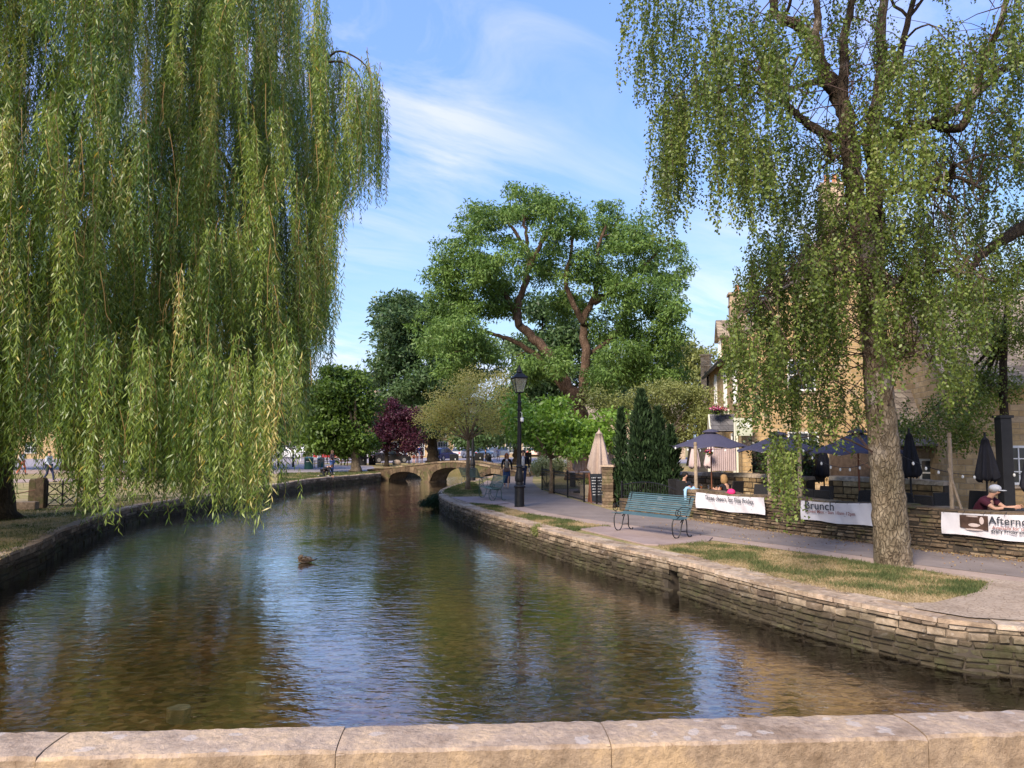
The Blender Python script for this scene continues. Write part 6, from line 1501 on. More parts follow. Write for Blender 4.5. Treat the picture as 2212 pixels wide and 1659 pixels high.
# litter bins
def green_bin(px, py, label, w=20):
    p = G(px, py); s = w / 20 * .30 * (p.y / 1662 * 20 / .6) if False else .30
    root = empty('litter_bin', (p.x, p.y, 0), 0, label, 'litter bin', 'round green litter bins'); s = w * p.y / FPX / 2
    GB = plain('bin_green', (.015, .085, .07), .4, var=.1, spec=.5); h = s * 2.75
    mb = MB(); mb.lathe([(s * .97, 0), (s, .05), (s, h * .86), (s * .97, h * .87)], n=24); mb.build('body', GB, root, smooth=True, auto=40)
    mb = MB(); mb.lathe([(s * 1.04, h * .87), (s * 1.04, h * .92), (s * .6, h * .98), (.02, h)], n=24); mb.build('lid', plain('bin_lid', (.12, .30, .30), .4), root, smooth=True, auto=40)
    mb = MB(); mb.box((0, -s * .95, h * .73), (s * 1.0, .12, h * .09)); mb.build('opening', BLACKPL, root)
    mb = MB(); mb.box((0, -s * 1.0, h * .62), (s * .7, .05, h * .05)); mb.build('band', WHITE, root)
green_bin(667, 1013.5, 'nearer round green litter bin with pale lid, left of the wooden chair', 19.5)
green_bin(693, 1009.5, 'farther round green litter bin behind the wooden chair', 15.5)
p = G(689, 1011.5); root = empty('wooden_bench', (p.x, p.y, 0), R(-60), 'weathered wooden armchair bench between the green litter bins', 'bench')
mb = MB()
for k in range(5): mb.box((0, -.2 + k * .1, .43), (1.1, .08, .03))
mb.build('seat', WOODP, root); mb = MB()
for k in range(4): mb.box((0, .25, .55 + k * .11), (1.1, .03, .07))
mb.build('backrest', WOODP, root)
for x in (-.52, .52):
    mb = MB(); mb.box((x, -.22, .32), (.06, .06, .64)); mb.build('leg', WOODP, root); mb = MB(); mb.box((x, .25, .46), (.06, .06, .92)); mb.build('leg', WOODP, root); mb = MB(); mb.box((x, 0, .65), (.07, .55, .035)); mb.build('armrest', WOODP, root)
def bollard(px, py, label, band=True):
    p = G(px, py); root = empty('bollard', (p.x, p.y, 0), 0, label, 'bollard', 'black bollards with a white band'); mb = MB(); mb.lathe([(.11, 0), (.10, .1), (.09, 1.0), (.12, 1.02), (.11, 1.12), (.03, 1.2)], n=14); mb.build('post', BLACK, root, smooth=True, auto=40)
    mb = MB(); mb.lathe([(.097, .86), (.096, .94)], n=14); mb.build('band', WHITE, root)
bollard(633, 1009, 'black bollard with a white band left of the nearer green bin')
bollard(601, 1010, 'black bollard half behind the willow tips')
bollard(838, 1004, 'black bollard below the purple tree')
bollard(789, 1005, 'black bollard right of the maple trunk')
def black_bin(px, py, w, h, label):
    p = G(px, py); s = p.y / FPX; root = empty('wheeled_bin', (p.x, p.y, 0), random.uniform(-.2, .2), label, 'bin', 'black boxed bins by the road'); W, H = w * s, h * s
    mb = MB(); mb.box((0, 0, H * .46), (W, W * .8, H * .92), taper=1.04); mb.build('body', BLACKPL, root, bevel=.02); mb = MB(); mb.box((0, 0, H * .95), (W * 1.08, W * .9, H * .07)); mb.build('lid', BLACKPL, root, bevel=.02)
    mb = MB(); mb.box((W * .2, -W * .43, H * .5), (W * .12, .02, H * .16)); mb.build('notice', WHITE, root)
black_bin(981, 1003, 17, 22, 'tall black bin box just right of the blue car')
black_bin(1035, 1001, 18, 23, 'black bin box behind the farther lamp post')
black_bin(1141, 1003, 13, 26, 'black bin box right of the walking man')
black_bin(783, 1005, 16, 22, 'black box with white notices beside the maple trunk')
black_bin(804, 1004, 14, 20, 'black box with a notice under the grey canopy')
# a grey canopy, picnic tables, flower tubs under the maple
a = Dp(803, 972, 74); root = empty('grey_canopy', (a.x, a.y, 0), 0, 'flat grey market canopy on thin poles right of the maple', 'canopy')
mb = MB(); mb.lathe([(2.1, a.z - .25), (1.9, a.z - .1), (.1, a.z + .25)], n=4, rot=R(45)); mb.build('roof', plain('grey_canvas', (.30, .30, .36), .8), root)
for x in (-1.3, 1.3):
    for y in (-1.3, 1.3): mb = MB(); mb.tube([(x, y, 0), (x, y, a.z - .2)], .03, 5); mb.build('pole', BLACKPL, root)
for (px, w, mt, lb) in ((668, 2.6, WHITE, 'white awning canopy behind the nearer green bin'), (712, 3.0, plain('pale_grey_canvas', (.5, .48, .55), .8), 'pale grey awning canopy behind the standing person in jeans')):
    a = Dp(px, 966, 88); root = empty('awning_canopy', (a.x, a.y, 0), 0, lb, 'canopy', 'pale canopies on the far pavement'); mb = MB(); mb.lathe([(w * .8, a.z - .5), (w * .72, a.z - .25), (.1, a.z + .3)], n=4, rot=R(45)); mb.build('roof', mt, root)
    for x in (-1, 1):
        for y in (-1, 1): mb = MB(); mb.tube([(x * w * .5, y * w * .5, 0), (x * w * .5, y * w * .5, a.z - .4)], .035, 5); mb.build('pole', WHITE, root)
def picnic(px, py, label):
    p = G(px, py); root = empty('picnic_table', (p.x, p.y, 0), .2, label, 'picnic table', 'red brown picnic tables'); mb = MB()
    for k in range(5): mb.box((0, -.3 + k * .15, .74), (1.8, .13, .04))
    mb.build('tabletop', WOODR, root)
    for y in (-.7, .7): mb = MB(); mb.box((0, y, .44), (1.8, .26, .04)); mb.build('bench_seat', WOODR, root)
    for x in (-.65, .65): mb = MB(); mb.tube([(x, -.55, 0), (x, -.2, .73)], .04, 4); mb.tube([(x, .55, 0), (x, .2, .73)], .04, 4); mb.box((x, 0, .40), (.05, 1.5, .09)); mb.build('leg', WOODR, root)
picnic(735, 1006, 'red brown picnic table left of the maple trunk'); picnic(752, 1005, 'red brown picnic table half behind the maple trunk')
YF = leafmat('yellow_flowers', [(0, (.5, .30, .01)), (1, (.7, .55, .05))], .2, .6)
def tub(px, py, label, pz=1.4):
    p = G(px, py); root = empty('flower_tub', (p.x, p.y, 0), 0, label, 'flower tub', 'yellow flower posts'); mb = MB(); mb.tube([(0, 0, 0), (0, 0, pz)], .04, 6); mb.lathe([(.12, pz), (.22, pz + .2)], n=10); mb.build('stand', BLACKPL, root)
    n = 160; P = unit(RNG.normal(size=(n, 3))) * .28 + (0, 0, pz + .3); npmesh('flowers', leaf_quads(P, unit(RNG.normal(size=(n, 3))), .14, .06), 4, YF, root)
tub(664, 1002, 'yellow flowers on a post above the nearer green bin'); tub(707, 1002, 'yellow flowers on a post beside the standing person in jeans'); tub(797, 1003, 'yellow flowers on a post under the grey canopy'); tub(838, 1001, 'yellow flowers on a post below the purple tree', 1.3)
def aboard(px, py, label, col):
    p = G(px, py); root = empty('pavement_sign', (p.x, p.y, 0), .3, label, 'sign', 'folding signs on the far pavement'); mb = MB()
    mb.box((0, -.16, .55), (.65, .03, 1.1), M=Matrix.Rotation(R(-14), 3, 'X')); mb.build('front_board', col, root); mb = MB(); mb.box((0, .16, .55), (.65, .03, 1.1), M=Matrix.Rotation(R(14), 3, 'X')); mb.build('rear_board', BLACKPL, root)
aboard(866, 993.5, 'pale folding sign on the road side left of the people', WHITE); aboard(876, 992, 'blue and cream folding sign just behind the pale one', plain('blue_board', (.2, .33, .5), .6))
# boulder at the left end of the footbridge
p = G(857, 1004); mb = MB(); mb.ell((0, 0, .18), (.45, .35, .32), 10, 7); o = mb.build('boulder', COPING, smooth=True); o.location = (p.x, p.y, 0); tag(o, 'rounded pale boulder at the left end of the footbridge', 'boulder')
# pushchair
p = G(1056, 1001); root = empty('pushchair', (p.x, p.y, 0), .4, 'black pushchair beyond the footbridge', 'pushchair')
mb = MB(); mb.box((0, 0, .55), (.45, .6, .5), M=Matrix.Rotation(R(25), 3, 'X'), taper=.7); mb.ell((0, .1, .85), (.26, .3, .25), 10, 6); mb.build('hood', BLACKPL, root)
mb = MB(); mb.tube([(-.22, .45, 1.05), (-.22, -.3, .2)], .018, 5); mb.tube([(.22, .45, 1.05), (.22, -.3, .2)], .018, 5); mb.tube([(-.22, .45, 1.05), (.22, .45, 1.05)], .02, 5); mb.tube([(-.22, -.2, .6), (-.24, .35, .15)], .018, 5); mb.tube([(.22, -.2, .6), (.24, .35, .15)], .018, 5); mb.build('frame', BLACKPL, root)
for x in (-.26, .26):
    for y in (-.3, .35): mb = MB(); mb.lathe([(.13, -.02), (.13, .02)], n=14); w = mb.build('wheel', BLACKPL, root); w.rotation_euler = (0, R(90), 0); w.location = (x, y, .13)
# ------------------------------------------------------------------ parked cars
CARS = []
def car(px, py, rz, label, col, tail=False):
    p = G(px, py, .006); root = empty('parked_car', (p.x, p.y, .006), rz, label, 'car', 'cars parked beyond the green')
    cm = plain('car_paint_' + '_'.join(str(int(c * 999)) for c in col), col, .25, .1, var=.03, scale=2, bmp=0, spec=.6)
    L, Wd = 4.3, 1.78; W2 = Wd / 2
    low = [(-2.15, .30), (-2.13, .62), (-2.05, .86), (-1.75, .93), (.85, .95), (1.55, .88), (2.02, .74), (2.15, .55), (2.13, .30), (1.7, .24), (-1.8, .24)]
    up = [(-1.95, .90), (-1.62, 1.40), (-1.2, 1.52), (-.2, 1.55), (.25, 1.48), (1.05, .93)]
    mb = MB(); rings = [(-W2, .93), (-W2 + .06, 1), (W2 - .06, 1), (W2, .93)]
    def loft(prof, ws, cz):
        n = len(prof); vs = []
        for y, s in ws:
            for x, z in prof: vs.append((x * (1 - (1 - s) * .3), y, cz + (z - cz) * s))
        fs = []
        for j in range(len(ws) - 1):
            for i in range(n): fs.append((j * n + i, j * n + (i + 1) % n, (j + 1) * n + (i + 1) % n, (j + 1) * n + i))
        fs.append(tuple(range(n))[::-1]); fs.append(tuple((len(ws) - 1) * n + i for i in range(n))); mb.add(vs, fs, .5)
    loft(low, rings, .6); n = len(up); vs = []
    for s in (-1, 1):
        for x, z in up: vs.append((x, s * (W2 - .05 - (z - .9) * .30), z))
    mb.add(vs, [tuple(range(n)), tuple(range(n, 2 * n))[::-1]] + [(i, i + n, (i + 1) % n + n, (i + 1) % n) for i in range(n)], .5)
    mb.build('body', cm, root, smooth=True, auto=30, bevel=.015)
    mb = MB()
    for s in (-1, 1):
        for xs in ([(-1.72, .98), (-1.52, 1.36), (-.85, 1.45), (-.80, .98)], [(-.72, .98), (-.76, 1.45), (-.1, 1.45), (.2, 1.36), (.82, .98)]):
            vs = [(x, s * (W2 - .04 - (z - .9) * .30 + .004), z) for x, z in xs]; mb.add(vs, [tuple(range(len(vs))) if s < 0 else tuple(range(len(vs)))[::-1]])
    for xa, za, xb, zb in ((-1.94, .98, -1.68, 1.36), (1.0, .99, .36, 1.44)):
        o = -.012 if xa < 0 else .012; vs = [(xa + o, -W2 + .16, za), (xa + o, W2 - .16, za), (xb + o, W2 - .26, zb), (xb + o, -W2 + .26, zb)]; mb.add([(v[0], v[1], v[2] + .012) for v in vs], [(0, 1, 2, 3) if xa > 0 else (3, 2, 1, 0)])
    mb.build('windows', GLASSD, root)
    for x in (-1.32, 1.36):
        for s in (-1, 1):
            mb = MB(); mb.lathe([(.20, -.09), (.32, -.09), (.335, -.06), (.335, .06), (.32, .09), (.20, .09)], n=20); w = mb.build('wheel', BLACKPL, root, smooth=True, auto=40); w.rotation_euler = (R(90), 0, 0); w.location = (x, s * (W2 - .07), .335)
            mb = MB(); mb.lathe([(.20, -.10), (.19, -.05), (.03, -.04), (.03, .04), (.19, .05), (.20, .10)], n=12); mb.build('rim', plain('alloy', (.5, .5, .52), .3, .8), w)
    for s in (-1, 1):
        mb = MB(); mb.box((-2.11, s * .68, .74), (.06, .30, .15)); mb.build('tail_light', plain('tail_red', (.45, .015, .02), .3), root)
        mb = MB(); mb.box((2.08, s * .64, .66), (.07, .34, .13)); mb.build('headlight', plain('headlight_lens', (.7, .7, .72), .15, bmp=0), root)
    for x in (-2.17, 2.17): mb = MB(); mb.box((x, 0, .5), (.01, .5, .11)); mb.build('number_plate', WHITE, root)
    return root
car(957, 995, R(62), 'dark blue estate car parked behind the bridge beside the tree trunk', (.02, .035, .13))
car(1003, 989.5, R(58), 'silver car parked left of the farther lamp post', (.45, .42, .42))
car(1040, 989, R(55), 'light blue car behind the black bin box', (.18, .28, .42))
car(1072, 987.5, R(-128), 'grey blue car facing the camera behind the elderly pair', (.25, .28, .33))
car(1160, 986, R(65), 'white car with orange glow tinted into its paint, at the right of the black bin box', (.62, .45, .36))  # orange light falling on the white car is put into its paint colour
car(842, 1000, R(20), 'black car under the purple tree', (.02, .02, .024))
car(715, 992, R(5), 'red car behind the flower posts', (.35, .03, .03))
car(768, 991, R(0), 'pale grey car behind the maple trunk', (.45, .43, .46))
car(618, 991, R(0), 'white car behind the willow tips', (.6, .6, .6))

# fallen leaves and crumbs of moss along the foot of the wall and on the path
LIT = leafmat('fallen_leaves', [(0, (.10, .05, .02)), (.5, (.28, .16, .07)), (1, (.45, .34, .16))], .1, .8)
xs = []; S_w = resample(Wp)
for i in range(1500):
    p, d = at_s(Wp, S_w, random.uniform(0, S_w[-1])); q = abs(random.gauss(.03, .12)) + .05; xs.append((p.x + d.y * q, p.y - d.x * q, .018))
for i in range(420):
    t = random.random(); a = Vector(pt_near[3]).lerp(Vector(pt_near[-2]), t) if False else Vector((3.0 + 7 * t + random.gauss(0, .7), 21 - 8.5 * t + random.gauss(0, .8))); xs.append((a.x, a.y, .020))
xs = np.array(xs); n = len(xs); D = unit(np.column_stack([RNG.normal(size=n), RNG.normal(size=n), RNG.uniform(0, .25, n)]))
tag(npmesh('leaf_litter', leaf_quads(xs, D, RNG.uniform(.02, .05, n), .012), 4, LIT), 'thin scatter of dry fallen leaves on the path', 'leaf litter', kind='stuff')
# ------------------------------------------------------------------ people
def skinmesh(name, verts, edges, radii, mat, parent, root=0, sub=1):
    me = bpy.data.meshes.new(name); me.from_pydata([tuple(v) for v in verts], edges, []); me.update(); me.materials.append(mat)
    o = bpy.data.objects.new(name, me); COL.objects.link(o); o.parent = parent
    m = o.modifiers.new('skin', 'SKIN'); m.use_smooth_shade = True
    if not me.skin_vertices: me.attributes  # layer is made with the modifier
    for i, r in enumerate(radii):
        sv = me.skin_vertices[0].data[i]; sv.radius = (r, r) if isinstance(r, (int, float)) else r; sv.use_root = (i == root)
    s = o.modifiers.new('sub', 'SUBSURF'); s.levels = sub; s.render_levels = sub
    return o
SKIN = plain('skin', (.52, .29, .20), .55, var=.06, bmp=0); SKIN2 = plain('tanned_skin', (.38, .20, .13), .55, var=.06, bmp=0)
def clothmat(c): return plain('cloth_' + '_'.join(str(int(x * 999)) for x in c), c, .85, var=.12, scale=14)
def person(label, loc, rz, h=1.72, pose='stand', top=(.1, .1, .1), bottom=(.03, .05, .12), hair=(.05, .03, .02), shoes=(.05, .04, .04), skirt=None, sleeves=True, shorts=False, hairlen=.0, female=False, skin=None, extra=None, jit=None, jacket=None, cap=None):
    sk = skin or SKIN; k = h / 1.75; root = empty('person', loc, rz, label, 'person')
    sw = .17 if female else .19; hp = .095
    # joints, facing local -Y; z up; metres for a 1.75 m figure
    J = dict(pel=(0, 0, .93), waist=(0, -.005, 1.08), chest=(0, 0, 1.30), neck=(0, .005, 1.47), nk2=(0, -.01, 1.54), hd=(0, -.02, 1.62), ht=(0, -.01, 1.71), nose=(0, -.115, 1.615))
    for s, n in ((-1, 'r'), (1, 'l')):
        J['sh' + n] = (s * sw, 0, 1.42); J['el' + n] = (s * (sw + .06), .03, 1.14); J['wr' + n] = (s * (sw + .07), -.05, .89)
        J['hip' + n] = (s * hp, 0, .90); J['kn' + n] = (s * hp * 1.0, -.02, .49); J['an' + n] = (s * hp, .02, .085); J['toe' + n] = (s * hp * 1.15, -.15, .03)
    if pose == 'walk':
        J['knl'] = (.08, -.20, .50); J['anl'] = (.06, -.27, .10); J['toel'] = (.06, -.43, .06); J['knr'] = (-.09, .02, .47); J['anr'] = (-.09, .30, .14); J['toer'] = (-.09, .17, .04)
        J['ell'] = (sw + .07, .10, 1.16); J['wrl'] = (sw + .09, .10, .90); J['elr'] = (-sw - .07, -.02, 1.14); J['wrr'] = (-sw - .06, -.20, .94)
    if pose == 'sit':
        dz = -.46
        for q in list(J):
            if q[:2] not in ('kn', 'an', 'to'): J[q] = (J[q][0], J[q][1], J[q][2] + dz)
        for s, n in ((-1, 'r'), (1, 'l')):
            J['kn' + n] = (s * .13, -.44, .50); J['an' + n] = (s * .13, -.42, .09); J['toe' + n] = (s * .13, -.58, .03); J['el' + n] = (s * .24, -.16, .78); J['wr' + n] = (s * .14, -.40, .82)
        for q in ('waist', 'chest', 'neck', 'nk2', 'hd', 'ht', 'nose', 'shl', 'shr'):
            lean = (J[q][2] - .47) * .22; J[q] = (J[q][0], J[q][1] - lean, J[q][2] - .01)
    if pose == 'lean':   # seated and bent well forward over a table
        for q in list(J):
            if q[:2] not in ('kn', 'an', 'to'): J[q] = (J[q][0], J[q][1], J[q][2] - .46)
        for q, y, z in (('waist', -.09, .60), ('chest', -.20, .80), ('neck', -.31, .95), ('nk2', -.35, 1.01), ('hd', -.40, 1.09), ('ht', -.42, 1.18), ('nose', -.51, 1.07)): J[q] = (0, y, z)
        for s, n in ((-1, 'r'), (1, 'l')):
            J['sh' + n] = (s * (sw + .02), -.27, .91); J['el' + n] = (s * (sw + .05), -.48, .76); J['wr' + n] = (s * .14, -.72, .80); J['kn' + n] = (s * .14, -.42, .50); J['an' + n] = (s * .14, -.38, .09); J['toe' + n] = (s * .14, -.55, .03)
    if pose == 'crouch':  # one knee down, reaching to the ground
        J.update(pel=(0, .18, .42), waist=(0, .06, .52), chest=(0, -.14, .62), neck=(0, -.30, .66), nk2=(0, -.36, .68), hd=(0, -.44, .70), ht=(0, -.50, .74), nose=(0, -.52, .62),
                 shl=(.17, -.24, .62), shr=(-.17, -.24, .62), ell=(.19, -.36, .36), elr=(-.20, -.40, .36), wrl=(.15, -.48, .10), wrr=(-.14, -.52, .10), hipl=(.09, .17, .40), hipr=(-.09, .17, .40),
                 knl=(.12, -.14, .42), anl=(.11, -.02, .09), toel=(.11, -.18, .03), knr=(-.11, .02, .07), anr=(-.10, .42, .08), toer=(-.10, .46, .03))
    if pose == 'phone':
        J['ell'] = (sw + .06, -.02, 1.15); J['wrl'] = (.10, -.28, 1.22); J['elr'] = (-sw - .06, -.02, 1.15); J['wrr'] = (-.08, -.28, 1.22)
    if jit: J.update(jit)
    J = {q: Vector(v) * k for q, v in J.items()}
    Rr = dict(pel=.125, waist=.105, chest=.13, neck=.055, nk2=.05, hd=.088, ht=.07, nose=.014, shl=.055, shr=.055, ell=.038, elr=.038, wrl=.026, wrr=.026, hipl=.088, hipr=.088, knl=.052, knr=.052, anl=.036, anr=.036, toel=.028, toer=.028)
    if pose == 'lean': Rr.update(waist=.14, chest=.16, shl=.075, shr=.075, neck=.075)
    if female: Rr['waist'] = .092; Rr['chest'] = .118
    names = list(J); idx = {q: i for i, q in enumerate(names)}; V = [J[q] for q in names]; rad = [Rr[q] * k for q in names]
    E = [('pel', 'waist'), ('waist', 'chest'), ('chest', 'neck'), ('neck', 'nk2'), ('nk2', 'hd'), ('hd', 'ht'), ('hd', 'nose')]
    for n in 'lr': E += [('chest', 'sh' + n), ('sh' + n, 'el' + n), ('el' + n, 'wr' + n), ('pel', 'hip' + n), ('hip' + n, 'kn' + n), ('kn' + n, 'an' + n), ('an' + n, 'toe' + n)]
    E = [(idx[a], idx[b]) for a, b in E]
    for n, s in (('l', 1), ('r', -1)):     # palm, four fingers and a thumb on each hand
        w = J['wr' + n]; d = (J['wr' + n] - J['el' + n]).normalized(); side = d.cross(Vector((1, 0, 0))).normalized()
        palm = w + d * .065 * k; V.append(palm); rad.append(.026 * k); pi = len(V) - 1; E.append((idx['wr' + n], pi))
        inw = Vector((-s, 0, 0))
        for fi in range(4):
            o_ = (fi - 1.5) * .019 * k; a = palm + d * .035 * k + side * o_; l = (.052, .06, .055, .042)[fi] * k
            b = a + d * l * .6 + inw * .008; c = b + d * l * .45 + inw * .02; V.extend([a, b, c]); rad.extend([.010 * k, .0085 * k, .007 * k]); m = len(V); E += [(pi, m - 3), (m - 3, m - 2), (m - 2, m - 1)]
        a = palm + side * -.028 * k; b = a + d * .025 * k - side * .018 * k + inw * .012; V.extend([a, b]); rad.extend([.011 * k, .009 * k]); m = len(V); E += [(pi, m - 2), (m - 2, m - 1)]
    skinmesh('body', V, E, rad, sk, root)
    def sub(name, qs, ed, scale, mat, pad=.014):
        vs = [J[q] for q in qs]; ii = {q: i for i, q in enumerate(qs)}; rr = [(Rr[q] * scale + pad) * k for q in qs]
        return skinmesh(name, vs, [(ii[a], ii[b]) for a, b in ed], rr, mat, root, 0)
    armq = []; arme = []
    for n in 'lr':
        if sleeves is True: armq += ['sh' + n, 'el' + n, 'wr' + n]; arme += [('chest', 'sh' + n), ('sh' + n, 'el' + n), ('el' + n, 'wr' + n)]
        else:
            J['sl' + n] = J['sh' + n].lerp(J['el' + n], .65); Rr['sl' + n] = .052; armq += ['sh' + n, 'sl' + n]; arme += [('chest', 'sh' + n), ('sh' + n, 'sl' + n)]
    topc = jacket or top
    sub('jacket' if jacket else 'top', ['pel', 'waist', 'chest', 'neck'] + armq, [('pel', 'waist'), ('waist', 'chest'), ('chest', 'neck')] + arme, 1.02, clothmat(topc))
    if jacket:   # shirt front showing between the open edges
        f = Vector((0, -.135 * k, 0)); c = [J['pel'] + Vector((0, -.150 * k, -.02)), J['waist'] + Vector((0, -.137 * k, 0)), J['chest'] + Vector((0, -.150 * k, 0)), J['neck'] + Vector((0, -.07 * k, -.02))]
        mb = MB(); wd = (.075, .07, .075, .04)
        vs = [(p.x + s * w * k, p.y + (0 if s else -.012), p.z) for p, w in zip(c, wd) for s in (-1, 0, 1)]; fs = []
        for j in range(3):
            for i in range(2): fs.append((j * 3 + i, j * 3 + i + 1, j * 3 + i + 4, j * 3 + i + 3))
        mb.add(vs, fs); o = mb.build('shirt', clothmat(top), root, smooth=True); m = o.modifiers.new('thickness', 'SOLIDIFY'); m.thickness = .03; m.offset = -1
    if skirt:
        p = J['pel']; zb = skirt * k; mb = MB(); mid = (J['knl'] + J['knr']) / 2; ml = (J['anl'] + J['anr']) / 2
        mb.tube([p + Vector((0, 0, .10 * k)), p, (p + mid) / 2, Vector(((mid.x + ml.x) / 2 if zb < .4 else mid.x, mid.y + (.02 if zb < .4 else 0), zb))], [.12 * k, .165 * k, .19 * k, .20 * k if zb > .5 else .17 * k], 16); mb.build('skirt', clothmat(bottom), root, smooth=True)
    else:
        qs = ['pel', 'hipl', 'hipr']; ed = [('pel', 'hipl'), ('pel', 'hipr')]
        for n in 'lr':
            if shorts: J['sk' + n] = J['hip' + n].lerp(J['kn' + n], .75); Rr['sk' + n] = .075; qs += ['sk' + n]; ed += [('hip' + n, 'sk' + n)]
            else: qs += ['kn' + n, 'an' + n]; ed += [('hip' + n, 'kn' + n), ('kn' + n, 'an' + n)]
        sub('shorts' if shorts else 'trousers', qs, ed, 1.0, clothmat(bottom), .013)
    for n in 'lr':
        a, t = J['an' + n], J['toe' + n]; mb = MB(); d = t - a; c = (a + t) / 2 - Vector((0, 0, .012)); yaw = math.atan2(d.y, d.x)
        mb.ell((c.x, c.y, max(c.z, .04)), (.14 * k, .045 * k, .045 * k), 12, 6, M=Matrix.Rotation(yaw, 3, 'Z')); mb.build('shoe', clothmat(shoes), root, smooth=True)
    hd = J['hd']; upv = (J['ht'] - J['nk2']).normalized(); fwd = (J['nose'] - hd).normalized(); mb = MB()
    back = -fwd
    mb.ell(hd + upv * .035 * k + back * .022 * k, (.098 * k, .102 * k, .085 * k), 14, 8)
    if hairlen > 0:
        mb.ell(hd + back * .05 * k - upv * hairlen * .45 * k, (.105 * k, .065 * k, (.07 + hairlen * .5) * k), 14, 8)
        for s in (-1, 1): mb.ell(hd + Vector((s * .085 * k, 0, 0)) + back * .012 - upv * hairlen * .35 * k, (.032 * k, .06 * k, (.05 + hairlen * .42) * k), 10, 6)
    if not cap: mb.build('hair', clothmat(hair), root, smooth=True)
    else:
        mb.build('hair', clothmat(hair), root, smooth=True); mb = MB(); mb.ell(hd + upv * .06 * k + back * .01 * k, (.107 * k, .112 * k, .075 * k), 14, 8); mb.ell(hd + upv * .045 * k + fwd * .13 * k, (.07 * k, .08 * k, .012 * k), 12, 5); mb.build('cap', clothmat(cap), root, smooth=True)
    mb = MB()
    for s in (-1, 1): mb.ell(hd + fwd * .082 * k + Vector((s * .032 * k, 0, .0)) + upv * .012 * k, (.011, .008, .008), 6, 5)
    mb.build('eyes', clothmat((.03, .02, .02)), root)
    if extra: extra(root, J, k)
    return root
def ex_bag(root, J, k):
    mb = MB(); p = J['pel'] + Vector((.0, -.20 * k, -.01)); mb.box(p, (.26, .07, .17)); mb.build('handbag', plain('brown_leather', (.17, .10, .08), .5), root, bevel=.02)
    mb = MB(); mb.tube([J['shr'] + Vector((.03, -.02, .07)), J['chest'] + Vector((.0, -.165 * k, 0)), p + Vector((.10, .01, .07))], .008, 5); mb.build('strap', MATS['brown_leather'], root)
    mb = MB(); f = -1
    for i in range(7): z = J['waist'].z - .06 + i * .052; mb.box((0, -.158 * k - (.008 if 2 < i < 6 else 0), z), (.15, .012, .012))
    mb.build('stripes', clothmat((.05, .04, .04)), root)
p = G(1094.5, 1054.8); person('red haired woman in black cardigan and striped top walking in a long blue denim skirt', p, math.atan2(p.x, p.y) * -1 + .03, 1.68, 'walk', top=(.62, .55, .48), jacket=(.012, .011, .014), bottom=(.035, .065, .16), hair=(.33, .10, .04), shoes=(.55, .40, .30), skirt=.26, hairlen=.16, female=True, extra=ex_bag)
def ex_bottle(root, J, k):
    w = J['wrl']; mb = MB(); mb.lathe([(.03, -.2), (.035, -.18), (.035, -.02), (.015, .02)], w + Vector((0, -.02, -.02)), 10); mb.build('bottle', GLM, root)
p = G(1130, 1053.5); person('dark haired man in navy blazer and pale shirt walking past the lamp post', p, -.02, 1.83, 'walk', top=(.66, .62, .60), jacket=(.012, .014, .028), bottom=(.02, .032, .08), hair=(.03, .018, .012), shoes=(.10, .04, .02), extra=ex_bottle)
p = G(717, 1024.3); person('standing person in dark top and blue jeans beside the river wall', p, 1.2, 1.66, 'phone', top=(.03, .02, .03), bottom=(.04, .08, .22), hair=(.10, .06, .04), shoes=(.6, .6, .6), hairlen=.2, female=True)
p = G(703, 1030); person('person in black crouching to reach the ground at the river edge', p, 1.35, 1.7, 'crouch', top=(.012, .012, .014), bottom=(.012, .012, .016), shoes=(.3, .3, .3))
p = G(883.5, 1002.5); person('person in cream top and black trousers at the left of the group by the bridge', p, 2.6, 1.45, 'stand', top=(.55, .48, .38), bottom=(.01, .01, .012), hair=(.06, .03, .02), hairlen=.1, female=True)
p = G(894, 1001.7); person('woman with long hair, grey top and rust skirt in the group by the bridge', p, 2.9, 1.55, 'stand', top=(.10, .13, .14), bottom=(.22, .07, .05), hair=(.10, .05, .03), skirt=.62, hairlen=.35, female=True)
p = G(901.5, 1000.7); person('child in pale top hugging close between two taller girls', p, 2.8, 1.25, 'stand', top=(.5, .4, .42), bottom=(.12, .05, .05), hair=(.03, .02, .02), hairlen=.15, female=True)
p = G(905, 991); person('man in royal blue top standing behind the group by the bridge', p, 3.0, 1.85, 'stand', top=(.03, .04, .20), bottom=(.12, .16, .26), hair=(.05, .03, .03))
p = G(911, 1000.4); person('girl with dark ponytail and rust dress at the right of the group', p, -2.6, 1.42, 'stand', top=(.10, .03, .05), bottom=(.13, .04, .05), hair=(.02, .012, .015), skirt=.6, hairlen=.25, female=True)
p = G(926, 987.8); person('woman in pale pink top and dark shorts walking by the shop window', p, 2.4, 1.72, 'walk', top=(.62, .48, .46), bottom=(.03, .02, .04), shorts=True, hair=(.3, .2, .1), sleeves=False, female=True, hairlen=.1)
p = G(944, 1000); person('person in grey top half hidden by the tree trunk behind the bridge', p, 2.4, 1.7, 'stand', top=(.10, .11, .12), bottom=(.03, .03, .04))
p = G(1049, 1000.5); person('person in black top and beige trousers pushing the pushchair', p, -1.4, 1.5, 'stand', top=(.012, .012, .015), bottom=(.42, .33, .27), hair=(.08, .05, .04))
p = G(1069.5, 993.5); person('elderly person in cream patterned jacket and white trousers', p, .2, 1.62, 'walk', top=(.60, .48, .42), bottom=(.66, .60, .56), hair=(.6, .58, .55))
p = G(1076.5, 996); person('elderly person in grey top and shorts beside the one in white trousers', p, .2, 1.66, 'walk', top=(.34, .30, .36), bottom=(.35, .33, .36), shorts=True, hair=(.6, .55, .5), sleeves=False)
